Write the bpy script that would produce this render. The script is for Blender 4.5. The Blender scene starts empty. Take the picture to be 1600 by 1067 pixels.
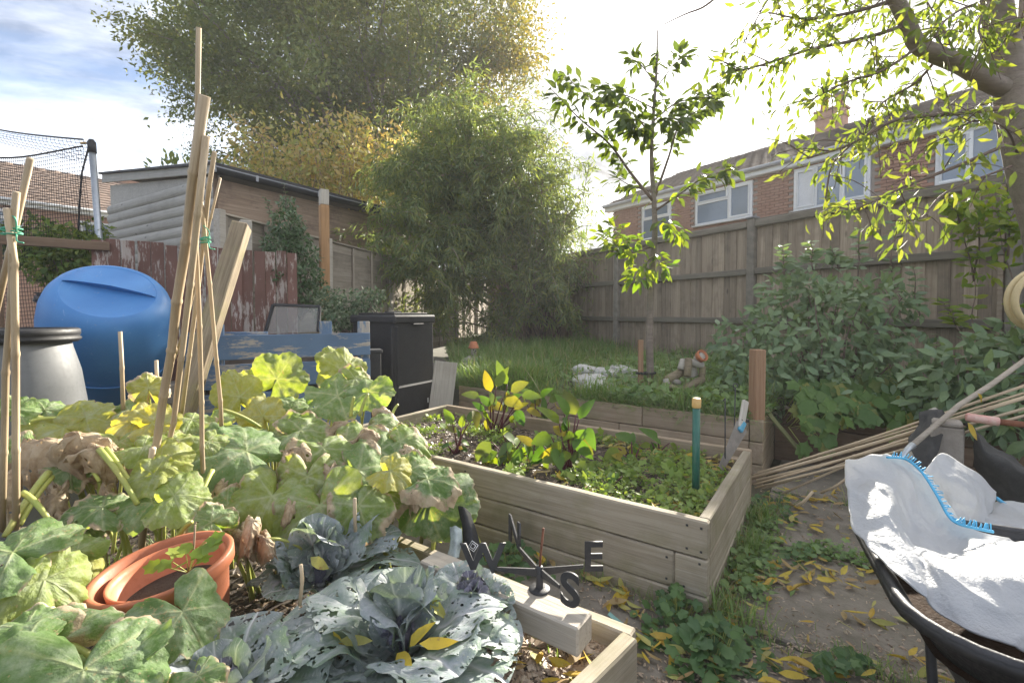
import bpy, bmesh, math, random
import numpy as np
from mathutils import Vector, Matrix, noise
random.seed(7); rng = np.random.default_rng(11)
scene = bpy.context.scene
col = scene.collection
R = math.radians
# ------------------------------------------------------------------ camera
F_PX, PITCH, EYE = 729.0, R(1.7), 1.2
cam_d = bpy.data.cameras.new('camera'); cam = bpy.data.objects.new('camera', cam_d); col.objects.link(cam)
cam_d.sensor_width = 36; cam_d.lens = 36 * F_PX / 1600; cam_d.shift_y = -21.9 / 1600
cam_d.clip_start = .02; cam_d.clip_end = 1500
cam.location = (0, 0, EYE); cam.rotation_euler = (R(90) - PITCH, 0, 0); scene.camera = cam
# ------------------------------------------------------------------ sun and sky
SUN_EL, SUN_AZ = R(22.5), R(29.5)            # azimuth measured from +Y towards +X
SUN = Vector((math.sin(SUN_AZ) * math.cos(SUN_EL), math.cos(SUN_AZ) * math.cos(SUN_EL), math.sin(SUN_EL)))
sd = bpy.data.lights.new('sun', 'SUN'); sd.energy = 3.0; sd.angle = R(1.2); sd.color = (1, .93, .8)
so = bpy.data.objects.new('sun', sd); col.objects.link(so); so.rotation_euler = (-SUN).to_track_quat('-Z', 'Y').to_euler(); so.location = (8, 14, 20)
scene.view_settings.view_transform = 'Standard'; scene.view_settings.look = 'None'
scene.view_settings.exposure = 2.68; scene.view_settings.gamma = 1
scene.cycles.use_denoising = True
scene.cycles.max_bounces = 8; scene.cycles.transparent_max_bounces = 12; scene.cycles.caustics_reflective = False; scene.cycles.caustics_refractive = False
scene.cycles.sample_clamp_indirect = 6

class NT:
    """small helper to write node trees"""
    def __init__(s, nt): s.t = nt; s.n = nt.nodes; s.n.clear()
    def add(s, typ, **kw):
        n = s.n.new(typ)
        ins = kw.pop('ins', {})
        for k, v in kw.items(): setattr(n, k, v)
        for k, v in ins.items(): s.put(n.inputs[k], v)
        return n
    def put(s, sock, v):
        if isinstance(v, bpy.types.NodeSocket): s.t.links.new(v, sock)
        elif isinstance(v, (tuple, list)) and sock.type == 'RGBA' and len(v) == 3: sock.default_value = (*v, 1)
        else: sock.default_value = v
    def math(s, op, a, b=0.0, c=None, clamp=False):
        n = s.add('ShaderNodeMath', operation=op, use_clamp=clamp); s.put(n.inputs[0], a); s.put(n.inputs[1], b)
        if c is not None: s.put(n.inputs[2], c)
        return n.outputs[0]
    def vmath(s, op, a, b=None):
        n = s.add('ShaderNodeVectorMath', operation=op); s.put(n.inputs[0], a)
        if b is not None: s.put(n.inputs[1], b)
        return n
    def mix(s, f, a, b, blend='MIX'):
        n = s.add('ShaderNodeMix', data_type='RGBA', blend_type=blend); n.clamp_factor = True
        s.put(n.inputs[0], f); s.put(n.inputs[6], a); s.put(n.inputs[7], b); return n.outputs[2]
    def noise(s, vec, scale, detail=3, rough=.55, w=None, dist=0.0):
        n = s.add('ShaderNodeTexNoise', noise_dimensions='4D' if w is not None else '3D')
        if vec is not None: s.put(n.inputs['Vector'], vec)
        if w is not None: s.put(n.inputs['W'], w)
        n.inputs['Scale'].default_value = scale; n.inputs['Detail'].default_value = detail; n.inputs['Roughness'].default_value = rough
        n.inputs['Distortion'].default_value = dist
        return n.outputs[0]
    def ramp(s, f, stops, interp='LINEAR'):
        n = s.add('ShaderNodeValToRGB'); s.put(n.inputs[0], f); cr = n.color_ramp; cr.interpolation = interp
        while len(cr.elements) < len(stops): cr.elements.new(.5)
        for e, (p, c) in zip(cr.elements, stops): e.position = p; e.color = (*c, 1) if len(c) == 3 else c
        return n.outputs[0]
    def rng(s, v, a, b, c=0.0, d=1.0):
        n = s.add('ShaderNodeMapRange'); s.put(n.inputs[0], v)
        for i, x in enumerate((a, b, c, d)): s.put(n.inputs[i + 1], x)
        return n.outputs[0]

world = bpy.data.worlds.new('World'); scene.world = world; world.use_nodes = True
w = NT(world.node_tree)
sky = w.add('ShaderNodeTexSky', sky_type='NISHITA', sun_disc=False, sun_elevation=SUN_EL, sun_rotation=SUN_AZ, air_density=1.0, dust_density=1.2, ozone_density=1.6)
gen = w.add('ShaderNodeTexCoord').outputs['Generated']
sep = w.add('ShaderNodeSeparateXYZ', ins={0: gen})
zz = w.math('ADD', w.math('MAXIMUM', sep.outputs[2], 0.0), .22)
cx = w.math('DIVIDE', sep.outputs[0], zz); cy = w.math('DIVIDE', sep.outputs[1], zz)
cv = w.add('ShaderNodeCombineXYZ', ins={0: w.math('ADD', w.math('MULTIPLY', cx, .8), w.math('MULTIPLY', cy, .35)), 1: w.math('ADD', w.math('MULTIPLY', cy, 1.7), w.math('MULTIPLY', cx, -.7)), 2: 0.3}).outputs[0]
n1 = w.noise(cv, 1.6, 7, .62, dist=.5)
n2 = w.noise(cv, .7, 2, .5)
sundot = w.vmath('DOT_PRODUCT', gen, tuple(SUN)).outputs['Value']
near = w.rng(sundot, .62, 1.0)                # thin cloud thickens towards the sun
cl = w.math('ADD', w.math('ADD', n1, w.math('MULTIPLY', n2, .35)), w.math('MULTIPLY', near, .36))
cover = w.rng(cl, .46, .98, .16, 1.0)
glow = w.math('POWER', w.math('MAXIMUM', sundot, 0.0), 22)
glow2 = w.math('POWER', w.math('MAXIMUM', sundot, 0.0), 160)
cb = w.math('ADD', w.math('ADD', 4.1, w.math('MULTIPLY', glow, .7)), w.math('MULTIPLY', glow2, 5))
shade = w.rng(w.noise(cv, 1.9, 6, .62), .37, .66, .16, .92)
ccol = w.vmath('SCALE', (1.0, .985, .965)); w.put(ccol.inputs['Scale'], w.math('MULTIPLY', cb, shade))
skyc = w.mix(1.0, sky.outputs[0], (.27, .305, .36), 'MULTIPLY')
full = w.mix(cover, skyc, ccol.outputs[0])
bg = w.add('ShaderNodeBackground', ins={0: full, 1: .12})
wo = w.add('ShaderNodeOutputWorld', ins={0: bg.outputs[0]})
# ------------------------------------------------------------------ pixel helpers (places measured in the photograph, 1600 x 1067)
CU = Vector((0, math.sin(PITCH), math.cos(PITCH))); CF = Vector((0, math.cos(PITCH), -math.sin(PITCH)))
CAM = Vector((0, 0, EYE))
def ray(px, py): return Vector((1, 0, 0)) * ((px - 800) / F_PX) - CU * ((py - 511.6) / F_PX) + CF
def at(px, py, Y): d = ray(px, py); return CAM + d * (Y / d.y)
def gnd(px, py, z=0.0): d = ray(px, py); return CAM + d * ((z - EYE) / d.z)
E1 = Vector((.824, -.566, 0)); E2 = Vector((.566, .824, 0)); ZUP = Vector((0, 0, 1))
BED = Vector((.775, 1.82, 0))
def bf(a, b, z=0.0): return BED + E1 * a + E2 * b + ZUP * z      # raised bed frame
# ------------------------------------------------------------------ object helpers
W = {}
def put(name, me, M=None, parent=None, label=None, cat=None, group=None, kind=None):
    o = bpy.data.objects.new(name, me); col.objects.link(o)
    if M is None: M = Matrix.Identity(4)
    W[o.name] = M
    if parent is not None:
        o.parent = parent; o.matrix_basis = W[parent.name].inverted() @ M
    else: o.matrix_basis = M
    if label: o['label'] = label
    if cat: o['category'] = cat
    if group: o['group'] = group
    if kind: o['kind'] = kind
    return o
def thing(name, label, cat, loc=(0, 0, 0), group=None): return put(name, None, Matrix.Translation(Vector(loc)), None, label, cat, group)
def mesh(name, V, Fc, m=None, smooth=False):
    me = bpy.data.meshes.new(name); me.from_pydata([tuple(v) for v in V], [], Fc)
    if m: me.materials.append(m)
    if smooth: me.polygons.foreach_set('use_smooth', [True] * len(me.polygons))
    me.update(); return me
def npmesh(name, V, T, m=None, smooth=True, attrs={}):
    V = np.asarray(V, dtype=np.float32); T = np.asarray(T, dtype=np.int32); k = T.shape[1]
    me = bpy.data.meshes.new(name); me.vertices.add(len(V)); me.vertices.foreach_set('co', V.ravel())
    me.loops.add(T.size); me.loops.foreach_set('vertex_index', T.ravel())
    me.polygons.add(len(T)); me.polygons.foreach_set('loop_start', np.arange(0, T.size, k, dtype=np.int32))
    me.polygons.foreach_set('use_smooth', np.full(len(T), smooth))
    for a, v in attrs.items():
        at_ = me.attributes.new(a, 'FLOAT', 'POINT'); at_.data.foreach_set('value', np.asarray(v, dtype=np.float32))
    if m: me.materials.append(m)
    me.update(calc_edges=True); me.validate(); return me
def frame(o, x, z):
    """matrix with local X along x and local Z close to z"""
    x = Vector(x).normalized(); y = Vector(z).cross(x)
    if y.length < 1e-6: y = Vector((0, 1, 0)).cross(x)
    y.normalize(); z = x.cross(y)
    M = Matrix((x, y, z)).transposed().to_4x4(); M.translation = Vector(o); return M
_box = {}
def cbox(lx, ly, lz, m, c=.004, wob=0.0, seed=0):
    key = (round(lx, 3), round(ly, 4), round(lz, 4), m.name, round(c, 4), wob, seed)
    if key in _box: return _box[key]
    bm = bmesh.new(); bmesh.ops.create_cube(bm, size=1)
    for v in bm.verts: v.co = Vector((v.co.x * lx, v.co.y * ly, v.co.z * lz))
    if wob:
        n = max(2, int(lx / .12))
        ee = [e for e in bm.edges if abs((e.verts[0].co - e.verts[1].co).x) > 1e-6]
        bmesh.ops.subdivide_edges(bm, edges=ee, cuts=n, use_grid_fill=True)
    if c: bmesh.ops.bevel(bm, geom=[e for e in bm.edges if e.calc_face_angle(0) > .5], offset=min(c, ly * .4, lz * .4), segments=1, affect='EDGES')
    if wob:
        for v in bm.verts:
            nz = noise.noise_vector(Vector((v.co.x * 4, v.co.y * 9 + seed * 3.3, v.co.z * 9)))
            v.co.y += nz.y * wob; v.co.z += nz.z * wob
    me = bpy.data.meshes.new('board'); bm.to_mesh(me); bm.free(); me.materials.append(m)
    _box[key] = me; return me
def plank(name, parent, A, B, wdir, w_, t, m, c=.004, wob=0.0, seed=0, **kw):
    A = Vector(A); B = Vector(B)
    return put(name, cbox((B - A).length, t, w_, m, c, wob, seed), frame((A + B) / 2, B - A, wdir), parent, **kw)
def box(name, parent, ctr, size, m, x=(1, 0, 0), z=(0, 0, 1), c=.004, **kw): return put(name, cbox(size[0], size[1], size[2], m, c), frame(ctr, x, z), parent, **kw)
def tubeVF(P, rad, n=8, cap=True, V=None, Fc=None):
    P = [Vector(p) for p in P]
    if not isinstance(rad, (list, tuple)): rad = [rad] * len(P)
    V = [] if V is None else V; Fc = [] if Fc is None else Fc; b0 = len(V)
    T = [(P[min(i + 1, len(P) - 1)] - P[max(i - 1, 0)]).normalized() for i in range(len(P))]
    u = T[0].orthogonal().normalized()
    for i, p in enumerate(P):
        u = (u - T[i] * u.dot(T[i]));
        if u.length < 1e-6: u = T[i].orthogonal()
        u.normalize(); v = T[i].cross(u)
        for k in range(n):
            a = 2 * math.pi * k / n; V.append(p + (u * math.cos(a) + v * math.sin(a)) * rad[i])
    for i in range(len(P) - 1):
        for k in range(n):
            a = b0 + i * n + k; b = b0 + i * n + (k + 1) % n; Fc.append((a, b, b + n, a + n))
    if cap: Fc.append(tuple(b0 + k for k in range(n))[::-1]); Fc.append(tuple(b0 + (len(P) - 1) * n + k for k in range(n)))
    return V, Fc
def tube(name, parent, P, rad, m, n=8, cap=True, smooth=True, **kw):
    P = [Vector(p) for p in P]; o = P[0].copy()
    V, Fc = tubeVF([p - o for p in P], rad, n, cap)
    return put(name, mesh(name, V, Fc, m, smooth), Matrix.Translation(o), parent, **kw)
def smoothpath(P, n=6):
    """Catmull-Rom through the points"""
    P = [Vector(p) for p in P]; Q = [P[0] * 2 - P[1]] + P + [P[-1] * 2 - P[-2]]; out = []
    for i in range(1, len(Q) - 2):
        for k in range(n):
            t = k / n; a, b, c, d = Q[i - 1], Q[i], Q[i + 1], Q[i + 2]
            out.append(.5 * ((2 * b) + (c - a) * t + (2 * a - 5 * b + 4 * c - d) * t * t + (3 * b - a - 3 * c + d) * t ** 3))
    out.append(P[-1]); return out
def latheVF(prof, n=40, V=None, Fc=None):
    V = [] if V is None else V; Fc = [] if Fc is None else Fc; b0 = len(V)
    for r, z in prof:
        for k in range(n): a = 2 * math.pi * k / n; V.append(Vector((r * math.cos(a), r * math.sin(a), z)))
    for i in range(len(prof) - 1):
        for k in range(n):
            a = b0 + i * n + k; b = b0 + i * n + (k + 1) % n; Fc.append((a, b, b + n, a + n))
    return V, Fc
def lathe(name, parent, prof, m, M, n=40, smooth=True, **kw):
    V, Fc = latheVF(prof, n)
    return put(name, mesh(name, V, Fc, m, smooth), M, parent, **kw)
def autosmooth(o, ang=40):
    for p in o.data.polygons: p.use_smooth = True
    try: o.data.set_sharp_from_angle(angle=R(ang))
    except Exception: pass
# ------------------------------------------------------------------ materials
def newmat(name):
    m = bpy.data.materials.new(name); m.use_nodes = True; t = NT(m.node_tree)
    out = t.add('ShaderNodeOutputMaterial'); return m, t, out
def objrand(t): return t.add('ShaderNodeObjectInfo').outputs['Random']
def m_plain(name, c, rough=.6, metal=0.0, var=.25, scale=6, bump=.15, spec=.5, c2=None, coat=0.0, rv=.15):
    m, t, out = newmat(name); co = t.add('ShaderNodeTexCoord').outputs['Object']; rnd = objrand(t)
    a = t.noise(co, scale, 5, .6, w=t.math('MULTIPLY', rnd, 40)); b = t.noise(co, scale * 9, 4, .6)
    c2 = c2 or tuple(x * (1 - var) for x in c)
    base = t.mix(t.rng(a, .35, .68), c, c2)
    base = t.mix(t.rng(b, .55, .8, 0, .5), base, tuple(x * .6 for x in c))
    hs = t.add('ShaderNodeHueSaturation', ins={'Color': base, 'Value': t.rng(rnd, 0, 1, 1 - rv, 1 + rv)}).outputs[0]
    bu = t.add('ShaderNodeBump', ins={'Strength': bump, 'Distance': .01, 'Height': t.math('ADD', a, t.math('MULTIPLY', b, .5))}).outputs[0]
    p = t.add('ShaderNodeBsdfPrincipled', ins={'Base Color': hs, 'Roughness': t.rng(b, .3, .7, max(rough - .1, 0), min(rough + .12, 1)), 'Metallic': metal, 'Normal': bu, 'Specular IOR Level': spec, 'Coat Weight': coat})
    t.put(out.inputs[0], p.outputs[0]); return m
def m_wood(name, c1, c2, dirt=(.06, .05, .04), dirt_amt=.5, moss=None, paint=None, paint_lo=.45, knots=True, rv=.22, grain=1.0, rough=.8, bump=.45, wear_scale=1.0):
    """weathered board: grain runs along local X"""
    m, t, out = newmat(name); co = t.add('ShaderNodeTexCoord').outputs['Object']; rnd = objrand(t); wv = t.math('MULTIPLY', rnd, 53)
    mp = t.add('ShaderNodeMapping', ins={'Vector': co, 'Scale': (1.6 * grain, 46 * grain, 46 * grain)}).outputs[0]
    g = t.noise(mp, 1, 5, .65, w=wv, dist=.6)
    mp2 = t.add('ShaderNodeMapping', ins={'Vector': co, 'Scale': (5 * grain, 170 * grain, 170 * grain)}).outputs[0]
    g2 = t.noise(mp2, 1, 3, .6, w=wv)
    big = t.noise(co, 3.2, 4, .6, w=wv)
    base = t.mix(t.rng(g, .3, .7), c1, c2)
    base = t.mix(t.rng(g2, .52, .78, 0, .55), base, tuple(x * .55 for x in c1))
    base = t.mix(t.rng(big, .5, .75, 0, dirt_amt), base, dirt)
    if knots:
        vo = t.add('ShaderNodeTexVoronoi', voronoi_dimensions='4D', ins={'Vector': t.add('ShaderNodeMapping', ins={'Vector': co, 'Scale': (2.6, 7, 7)}).outputs[0], 'W': wv, 'Scale': 1.0}).outputs['Distance']
        base = t.mix(t.rng(vo, .07, .16, .75, 0), base, tuple(x * .3 for x in c1))
    if moss: base = t.mix(t.rng(t.noise(co, 5, 4, .6, w=t.math('ADD', wv, 7)), .5, .72, 0, .6), base, moss)
    h = t.math('ADD', t.math('MULTIPLY', g, .7), t.math('MULTIPLY', g2, .4))
    if paint:
        f = t.math('ADD', t.math('MULTIPLY', t.noise(t.add('ShaderNodeMapping', ins={'Vector': co, 'Scale': (3 * wear_scale, 16 * wear_scale, 16 * wear_scale)}).outputs[0], 1, 6, .75, w=wv), 1.0), t.math('MULTIPLY', t.noise(co, 2.2, 2, .5, w=wv), .5))
        k = t.rng(f, paint_lo, paint_lo + .06)
        pc = t.mix(t.rng(big, .3, .7), paint, tuple(x * .72 for x in paint))
        base = t.mix(k, base, pc)
    hs = t.add('ShaderNodeHueSaturation', ins={'Color': base, 'Value': t.rng(rnd, 0, 1, 1 - rv, 1 + rv)}).outputs[0]
    bu = t.add('ShaderNodeBump', ins={'Strength': bump, 'Distance': .006, 'Height': h}).outputs[0]
    p = t.add('ShaderNodeBsdfPrincipled', ins={'Base Color': hs, 'Roughness': rough, 'Normal': bu, 'Specular IOR Level': .3})
    t.put(out.inputs[0], p.outputs[0]); return m
def m_leaf(name, cols, src='attr', trans=.4, rough=.5, tint=(1.25, 1.2, .5), spots=None, spec=.35):
    """cols: stops of a ramp picked per leaf; light passes through the leaf"""
    m, t, out = newmat(name); co = t.add('ShaderNodeTexCoord').outputs['Object']
    rnd = t.add('ShaderNodeAttribute', attribute_name='rnd').outputs['Fac'] if src == 'attr' else objrand(t)
    n = len(cols); base = t.ramp(rnd, [(i / (n - 1), c) for i, c in enumerate(cols)])
    geo = t.add('ShaderNodeNewGeometry').outputs['Position']
    nz = t.noise(geo, 45, 3, .6)
    base = t.mix(t.rng(nz, .35, .7, 0, .35), base, t.mix(1, base, (.55, .6, .5), 'MULTIPLY'))
    if spots: base = t.mix(t.rng(t.noise(geo, 30, 4, .7), .58, .68, 0, .8), base, spots)
    p = t.add('ShaderNodeBsdfPrincipled', ins={'Base Color': base, 'Roughness': rough, 'Specular IOR Level': spec})
    tr = t.add('ShaderNodeBsdfTranslucent', ins={'Color': t.mix(1, base, tint, 'MULTIPLY')})
    mx = t.add('ShaderNodeMixShader', ins={0: trans, 1: p.outputs[0], 2: tr.outputs[0]})
    t.put(out.inputs[0], mx.outputs[0]); return m
# ------------------------------------------------------------------ material library
bed_wood = m_wood('bed_wood', (.30, .25, .18), (.47, .41, .32), dirt=(.17, .15, .09), dirt_amt=.75, moss=(.22, .21, .09), rv=.13, bump=.7)
sleeper_wood = m_wood('sleeper_wood', (.30, .22, .15), (.44, .35, .25), dirt=(.17, .14, .09), moss=(.2, .19, .08), rv=.12)
dark_sleeper = m_wood('dark_sleeper', (.14, .09, .06), (.22, .15, .10), dirt=(.07, .06, .04), rv=.15)
fence_wood = m_wood('fence_wood', (.27, .205, .15), (.44, .355, .27), dirt=(.09, .07, .055), dirt_amt=.6, rv=.24, knots=True, grain=.7)
rail_wood = m_wood('rail_wood', (.15, .13, .10), (.24, .21, .17), dirt=(.08, .07, .06), rv=.15)
lap_wood = m_wood('lap_wood', (.26, .22, .175), (.42, .365, .30), dirt=(.14, .12, .095), dirt_amt=.6, rv=.22)
shed_wood = m_wood('shed_wood', (.35, .33, .30), (.48, .46, .43), dirt=(.25, .23, .21), dirt_amt=.5, rv=.1)
shed_side = m_wood('shed_side', (.20, .14, .10), (.36, .27, .20), dirt=(.075, .05, .045), dirt_amt=.75, rv=.2)
red_wood = m_wood('red_wood', (.36, .30, .26), (.48, .42, .38), paint=(.19, .10, .08), paint_lo=.66, dirt=(.2, .15, .13), dirt_amt=.3, rv=.2, knots=False, wear_scale=1.5)
blue_wood = m_wood('blue_wood', (.36, .32, .28), (.50, .46, .41), paint=(.14, .22, .35), paint_lo=.66, dirt=(.2, .18, .15), dirt_amt=.3, rv=.14, knots=False, wear_scale=1.3)
post_wood = m_wood('post_wood', (.27, .15, .085), (.39, .24, .145), dirt_amt=.2, rv=.08, dirt=(.19, .11, .07))
orange_wood = m_wood('orange_wood', (.36, .20, .095), (.52, .31, .155), dirt=(.28, .16, .08), dirt_amt=.4, rv=.05)
grey_wood = m_wood('grey_wood', (.36, .32, .27), (.52, .48, .42), dirt=(.22, .19, .15), dirt_amt=.4, rv=.12)
beam_wood = m_wood('beam_wood', (.33, .29, .24), (.50, .45, .38), dirt=(.22, .19, .15), dirt_amt=.4, rv=.05, knots=False, bump=.8)
log_wood = m_wood('log_wood', (.15, .11, .07), (.32, .26, .18), dirt=(.11, .09, .06), moss=(.23, .22, .09), rv=.15, bump=.9)
green_wood = m_wood('green_wood', (.14, .14, .06), (.22, .22, .10), rv=.1)
bamboo = m_wood('bamboo', (.40, .30, .19), (.56, .45, .31), dirt=(.26, .20, .15), dirt_amt=.7, rv=.2, knots=False, bump=.15, rough=.5)
bark = m_wood('bark', (.19, .15, .12), (.33, .27, .23), dirt=(.10, .09, .07), moss=(.2, .19, .12), rv=.1, bump=1.0, knots=False, grain=.5)
twig_bark = m_plain('twig_bark', (.20, .14, .11), .8, var=.4)
pale_twig = m_plain('pale_twig', (.40, .29, .20), .8, var=.4)
concrete_post = m_plain('concrete_post', (.30, .265, .22), .9, var=.35, scale=14, bump=.5)
slab_m = m_plain('slab_concrete', (.235, .205, .17), .92, var=.55, scale=7, c2=(.13, .115, .085), bump=.9, rv=.06)
soil_m = m_plain('soil', (.075, .055, .040), .95, var=.5, scale=14, bump=1.0)
bank_m = m_plain('bank_soil', (.085, .085, .045), .95, var=.5, scale=9, bump=1.0)
ground_m = m_plain('ground_earth', (.10, .09, .055), .95, var=.4, scale=3, bump=.6)
chip_m = m_plain('wood_chips', (.30, .21, .15), .85, var=.5, scale=30)
black_pl = m_plain('black_plastic', (.022, .022, .024), .55, var=.3, scale=12, bump=.08, spec=.4)
bin_pl = m_plain('bin_plastic', (.030, .030, .033), .62, var=.3, scale=9, bump=.2, spec=.35)
grey_pl = m_plain('grey_plastic', (.135, .14, .145), .55, var=.15, scale=5, bump=.05)
white_pl = m_plain('white_plastic', (.78, .79, .80), .4, var=.06, scale=4, bump=.02)
gutter_pl = m_plain('gutter_plastic', (.30, .31, .34), .4, var=.2, scale=4, bump=.03)
dark_metal = m_plain('dark_metal', (.055, .055, .060), .55, metal=.4, var=.3, scale=20, bump=.2)
steel = m_plain('galvanised_steel', (.42, .45, .48), .4, metal=.75, var=.25, scale=9, bump=.05)
rust_m = m_plain('rusty_rod', (.22, .085, .045), .85, var=.5, scale=30)
terracotta = m_plain('terracotta_plastic', (.46, .155, .075), .5, var=.16, scale=6, bump=.05, spec=.35)
terra_clay = m_plain('terracotta_clay', (.52, .19, .09), .8, var=.25, scale=12)
felt_m = m_plain('roof_felt', (.06, .06, .065), .9, var=.3, scale=20)
red_grip = m_plain('red_grip', (.52, .07, .06), .45, var=.3, scale=10, c2=(.60, .45, .38))
green_pl = m_plain('green_coated_pole', (.02, .115, .085), .4, var=.25, scale=7)
cream_pl = m_plain('cream_cap', (.72, .50, .20), .5, var=.2, scale=14, c2=(.62, .34, .1))
hose_m = m_plain('cream_hose', (.70, .55, .30), .45, var=.1, scale=5)
string_m = m_plain('green_string', (.10, .42, .27), .7)
black_cloth = m_plain('black_fabric', (.060, .058, .056), .9, var=.4, scale=20, bump=.4)
blue_stitch = m_plain('blue_stitching', (.10, .45, .72), .6, var=.3, scale=30)
blue_pl = m_plain('blue_handle', (.12, .42, .60), .45)
stone_m = m_plain('grey_stone', (.33, .29, .25), .9, var=.35, scale=14, bump=.7)
white_stone = m_plain('white_stone', (.58, .56, .53), .9, var=.3, scale=14, bump=.6)
glass_d = m_plain('window_glass', (.20, .25, .32), .06, var=.15, scale=.8, bump=0, spec=.8)
curtain = m_plain('net_curtain', (.66, .67, .69), .8, var=.15, scale=3)
net_m = m_plain('black_netting', (.022, .022, .026), .8)
brick_m = m_plain('red_brick', (.44, .26, .185), .9, var=.28, scale=9, bump=.3, rv=.22, c2=(.36, .20, .145))
mortar_m = m_plain('mortar', (.42, .36, .31), .95, var=.2, scale=12)
tile_m = m_plain('roof_tile', (.155, .115, .095), .95, spec=.08, var=.3, scale=7, bump=.3, rv=.22, c2=(.11, .09, .08))
tile2_m = m_plain('brown_roof_tile', (.215, .150, .115), .85, var=.3, scale=7, bump=.3, rv=.22)
lead_m = m_plain('lead_grey', (.20, .20, .21), .8)
def m_barrel():
    m, t, out = newmat('blue_barrel_plastic'); co = t.add('ShaderNodeTexCoord').outputs['Object']
    a = t.noise(co, 4, 5, .6); sc = t.noise(t.add('ShaderNodeMapping', ins={'Vector': co, 'Rotation': (.4, .3, .2), 'Scale': (60, 3, 60)}).outputs[0], 1, 3, .6)
    base = t.mix(t.rng(a, .35, .7), (.05, .19, .47), (.075, .24, .53))
    base = t.mix(t.rng(sc, .66, .74, 0, .45), base, (.3, .45, .68))
    base = t.mix(t.rng(t.noise(co, 30, 2, .5), .72, .76, 0, .4), base, (.3, .3, .3))
    p = t.add('ShaderNodeBsdfPrincipled', ins={'Base Color': base, 'Roughness': t.rng(a, .3, .7, .45, .6), 'Specular IOR Level': .5, 'Subsurface Weight': .0})
    t.put(out.inputs[0], p.outputs[0]); return m
barrel_m = m_barrel()
def m_sheet():
    m, t, out = newmat('white_woven_sheet'); co = t.add('ShaderNodeTexCoord').outputs['Object']
    a = t.noise(co, 4, 5, .6); wv = t.noise(t.add('ShaderNodeMapping', ins={'Vector': co, 'Scale': (14, 14, 14)}).outputs[0], 1, 6, .7)
    base = t.mix(t.rng(a, .52, .78, 0, .55), (.52, .53, .55), (.34, .32, .28))
    base = t.mix(t.rng(wv, .6, .78, 0, .35), base, (.5, .47, .42))
    fib = t.noise(co, 160, 2, .5)
    bu = t.add('ShaderNodeBump', ins={'Strength': .8, 'Distance': .02, 'Height': t.math('ADD', wv, t.math('MULTIPLY', fib, .06))}).outputs[0]
    p = t.add('ShaderNodeBsdfPrincipled', ins={'Base Color': base, 'Roughness': .55, 'Normal': bu})
    tr = t.add('ShaderNodeBsdfTranslucent', ins={'Color': (.75, .74, .7, 1)})
    t.put(out.inputs[0], t.add('ShaderNodeMixShader', ins={0: .3, 1: p.outputs[0], 2: tr.outputs[0]}).outputs[0]); return m
sheet_m = m_sheet()
def m_squash():
    """large rough leaf; attributes: vein, dry, mil (mildew)"""
    m, t, out = newmat('squash_leaf'); rnd = objrand(t)
    A = lambda n: t.add('ShaderNodeAttribute', attribute_name=n).outputs['Fac']
    pos = t.add('ShaderNodeNewGeometry').outputs['Position']
    base = t.ramp(rnd, [(0, (.12, .21, .07)), (.35, (.17, .27, .07)), (.6, (.25, .32, .065)), (.82, (.35, .37, .07)), (1, (.48, .40, .08))])
    nz = t.noise(pos, 60, 4, .65)
    base = t.mix(t.rng(nz, .4, .7, 0, .5), base, t.mix(1, base, (.5, .62, .45), 'MULTIPLY'))
    mil = t.math('MULTIPLY', A('mil'), t.rng(t.noise(pos, 26, 5, .7), .36, .68), clamp=True)
    base = t.mix(mil, base, (.50, .54, .46))
    base = t.mix(t.math('MULTIPLY', A('vein'), .7), base, (.42, .47, .24))
    dn = t.noise(pos, 22, 5, .7)
    dry = t.rng(t.math('ADD', A('dry'), t.math('MULTIPLY', t.math('SUBTRACT', dn, .5), .9)), .42, .58)
    dc = t.ramp(t.noise(pos, 14, 4, .6), [(.3, (.26, .18, .11)), (.5, (.46, .36, .24)), (.7, (.56, .47, .34))])
    base = t.mix(dry, base, dc)
    co = t.add('ShaderNodeTexCoord').outputs['Object']; sp = t.noise(pos, 95, 2, .6)
    base = t.mix(t.rng(t.math('ADD', sp, t.math('MULTIPLY', t.noise(pos, 9, 2, .5), .35)), .82, .88, 0, .7), base, (.42, .33, .18))
    bu = t.add('ShaderNodeBump', ins={'Strength': .9, 'Distance': .006, 'Height': t.math('SUBTRACT', nz, t.math('MULTIPLY', A('vein'), .7))}).outputs[0]
    p = t.add('ShaderNodeBsdfPrincipled', ins={'Base Color': base, 'Roughness': .62, 'Normal': bu, 'Specular IOR Level': .25})
    tr = t.add('ShaderNodeBsdfTranslucent', ins={'Color': t.mix(1, base, t.mix(dry, (1.75, 1.6, .38), (1.1, 1, .9)), 'MULTIPLY')})
    leaf = t.add('ShaderNodeMixShader', ins={0: t.rng(dry, 0, 1, .42, .25), 1: p.outputs[0], 2: tr.outputs[0]}).outputs[0]
    hn = t.math('SUBTRACT', t.math('ADD', t.noise(pos, 34, 2, .5, dist=.5), t.math('MULTIPLY', A('dry'), .10)), t.math('MULTIPLY', A('vein'), .2))
    t.put(out.inputs[0], t.add('ShaderNodeMixShader', ins={0: t.rng(hn, .735, .745), 1: leaf, 2: t.add('ShaderNodeBsdfTransparent').outputs[0]}).outputs[0]); return m
squash_m = m_squash()
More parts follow.
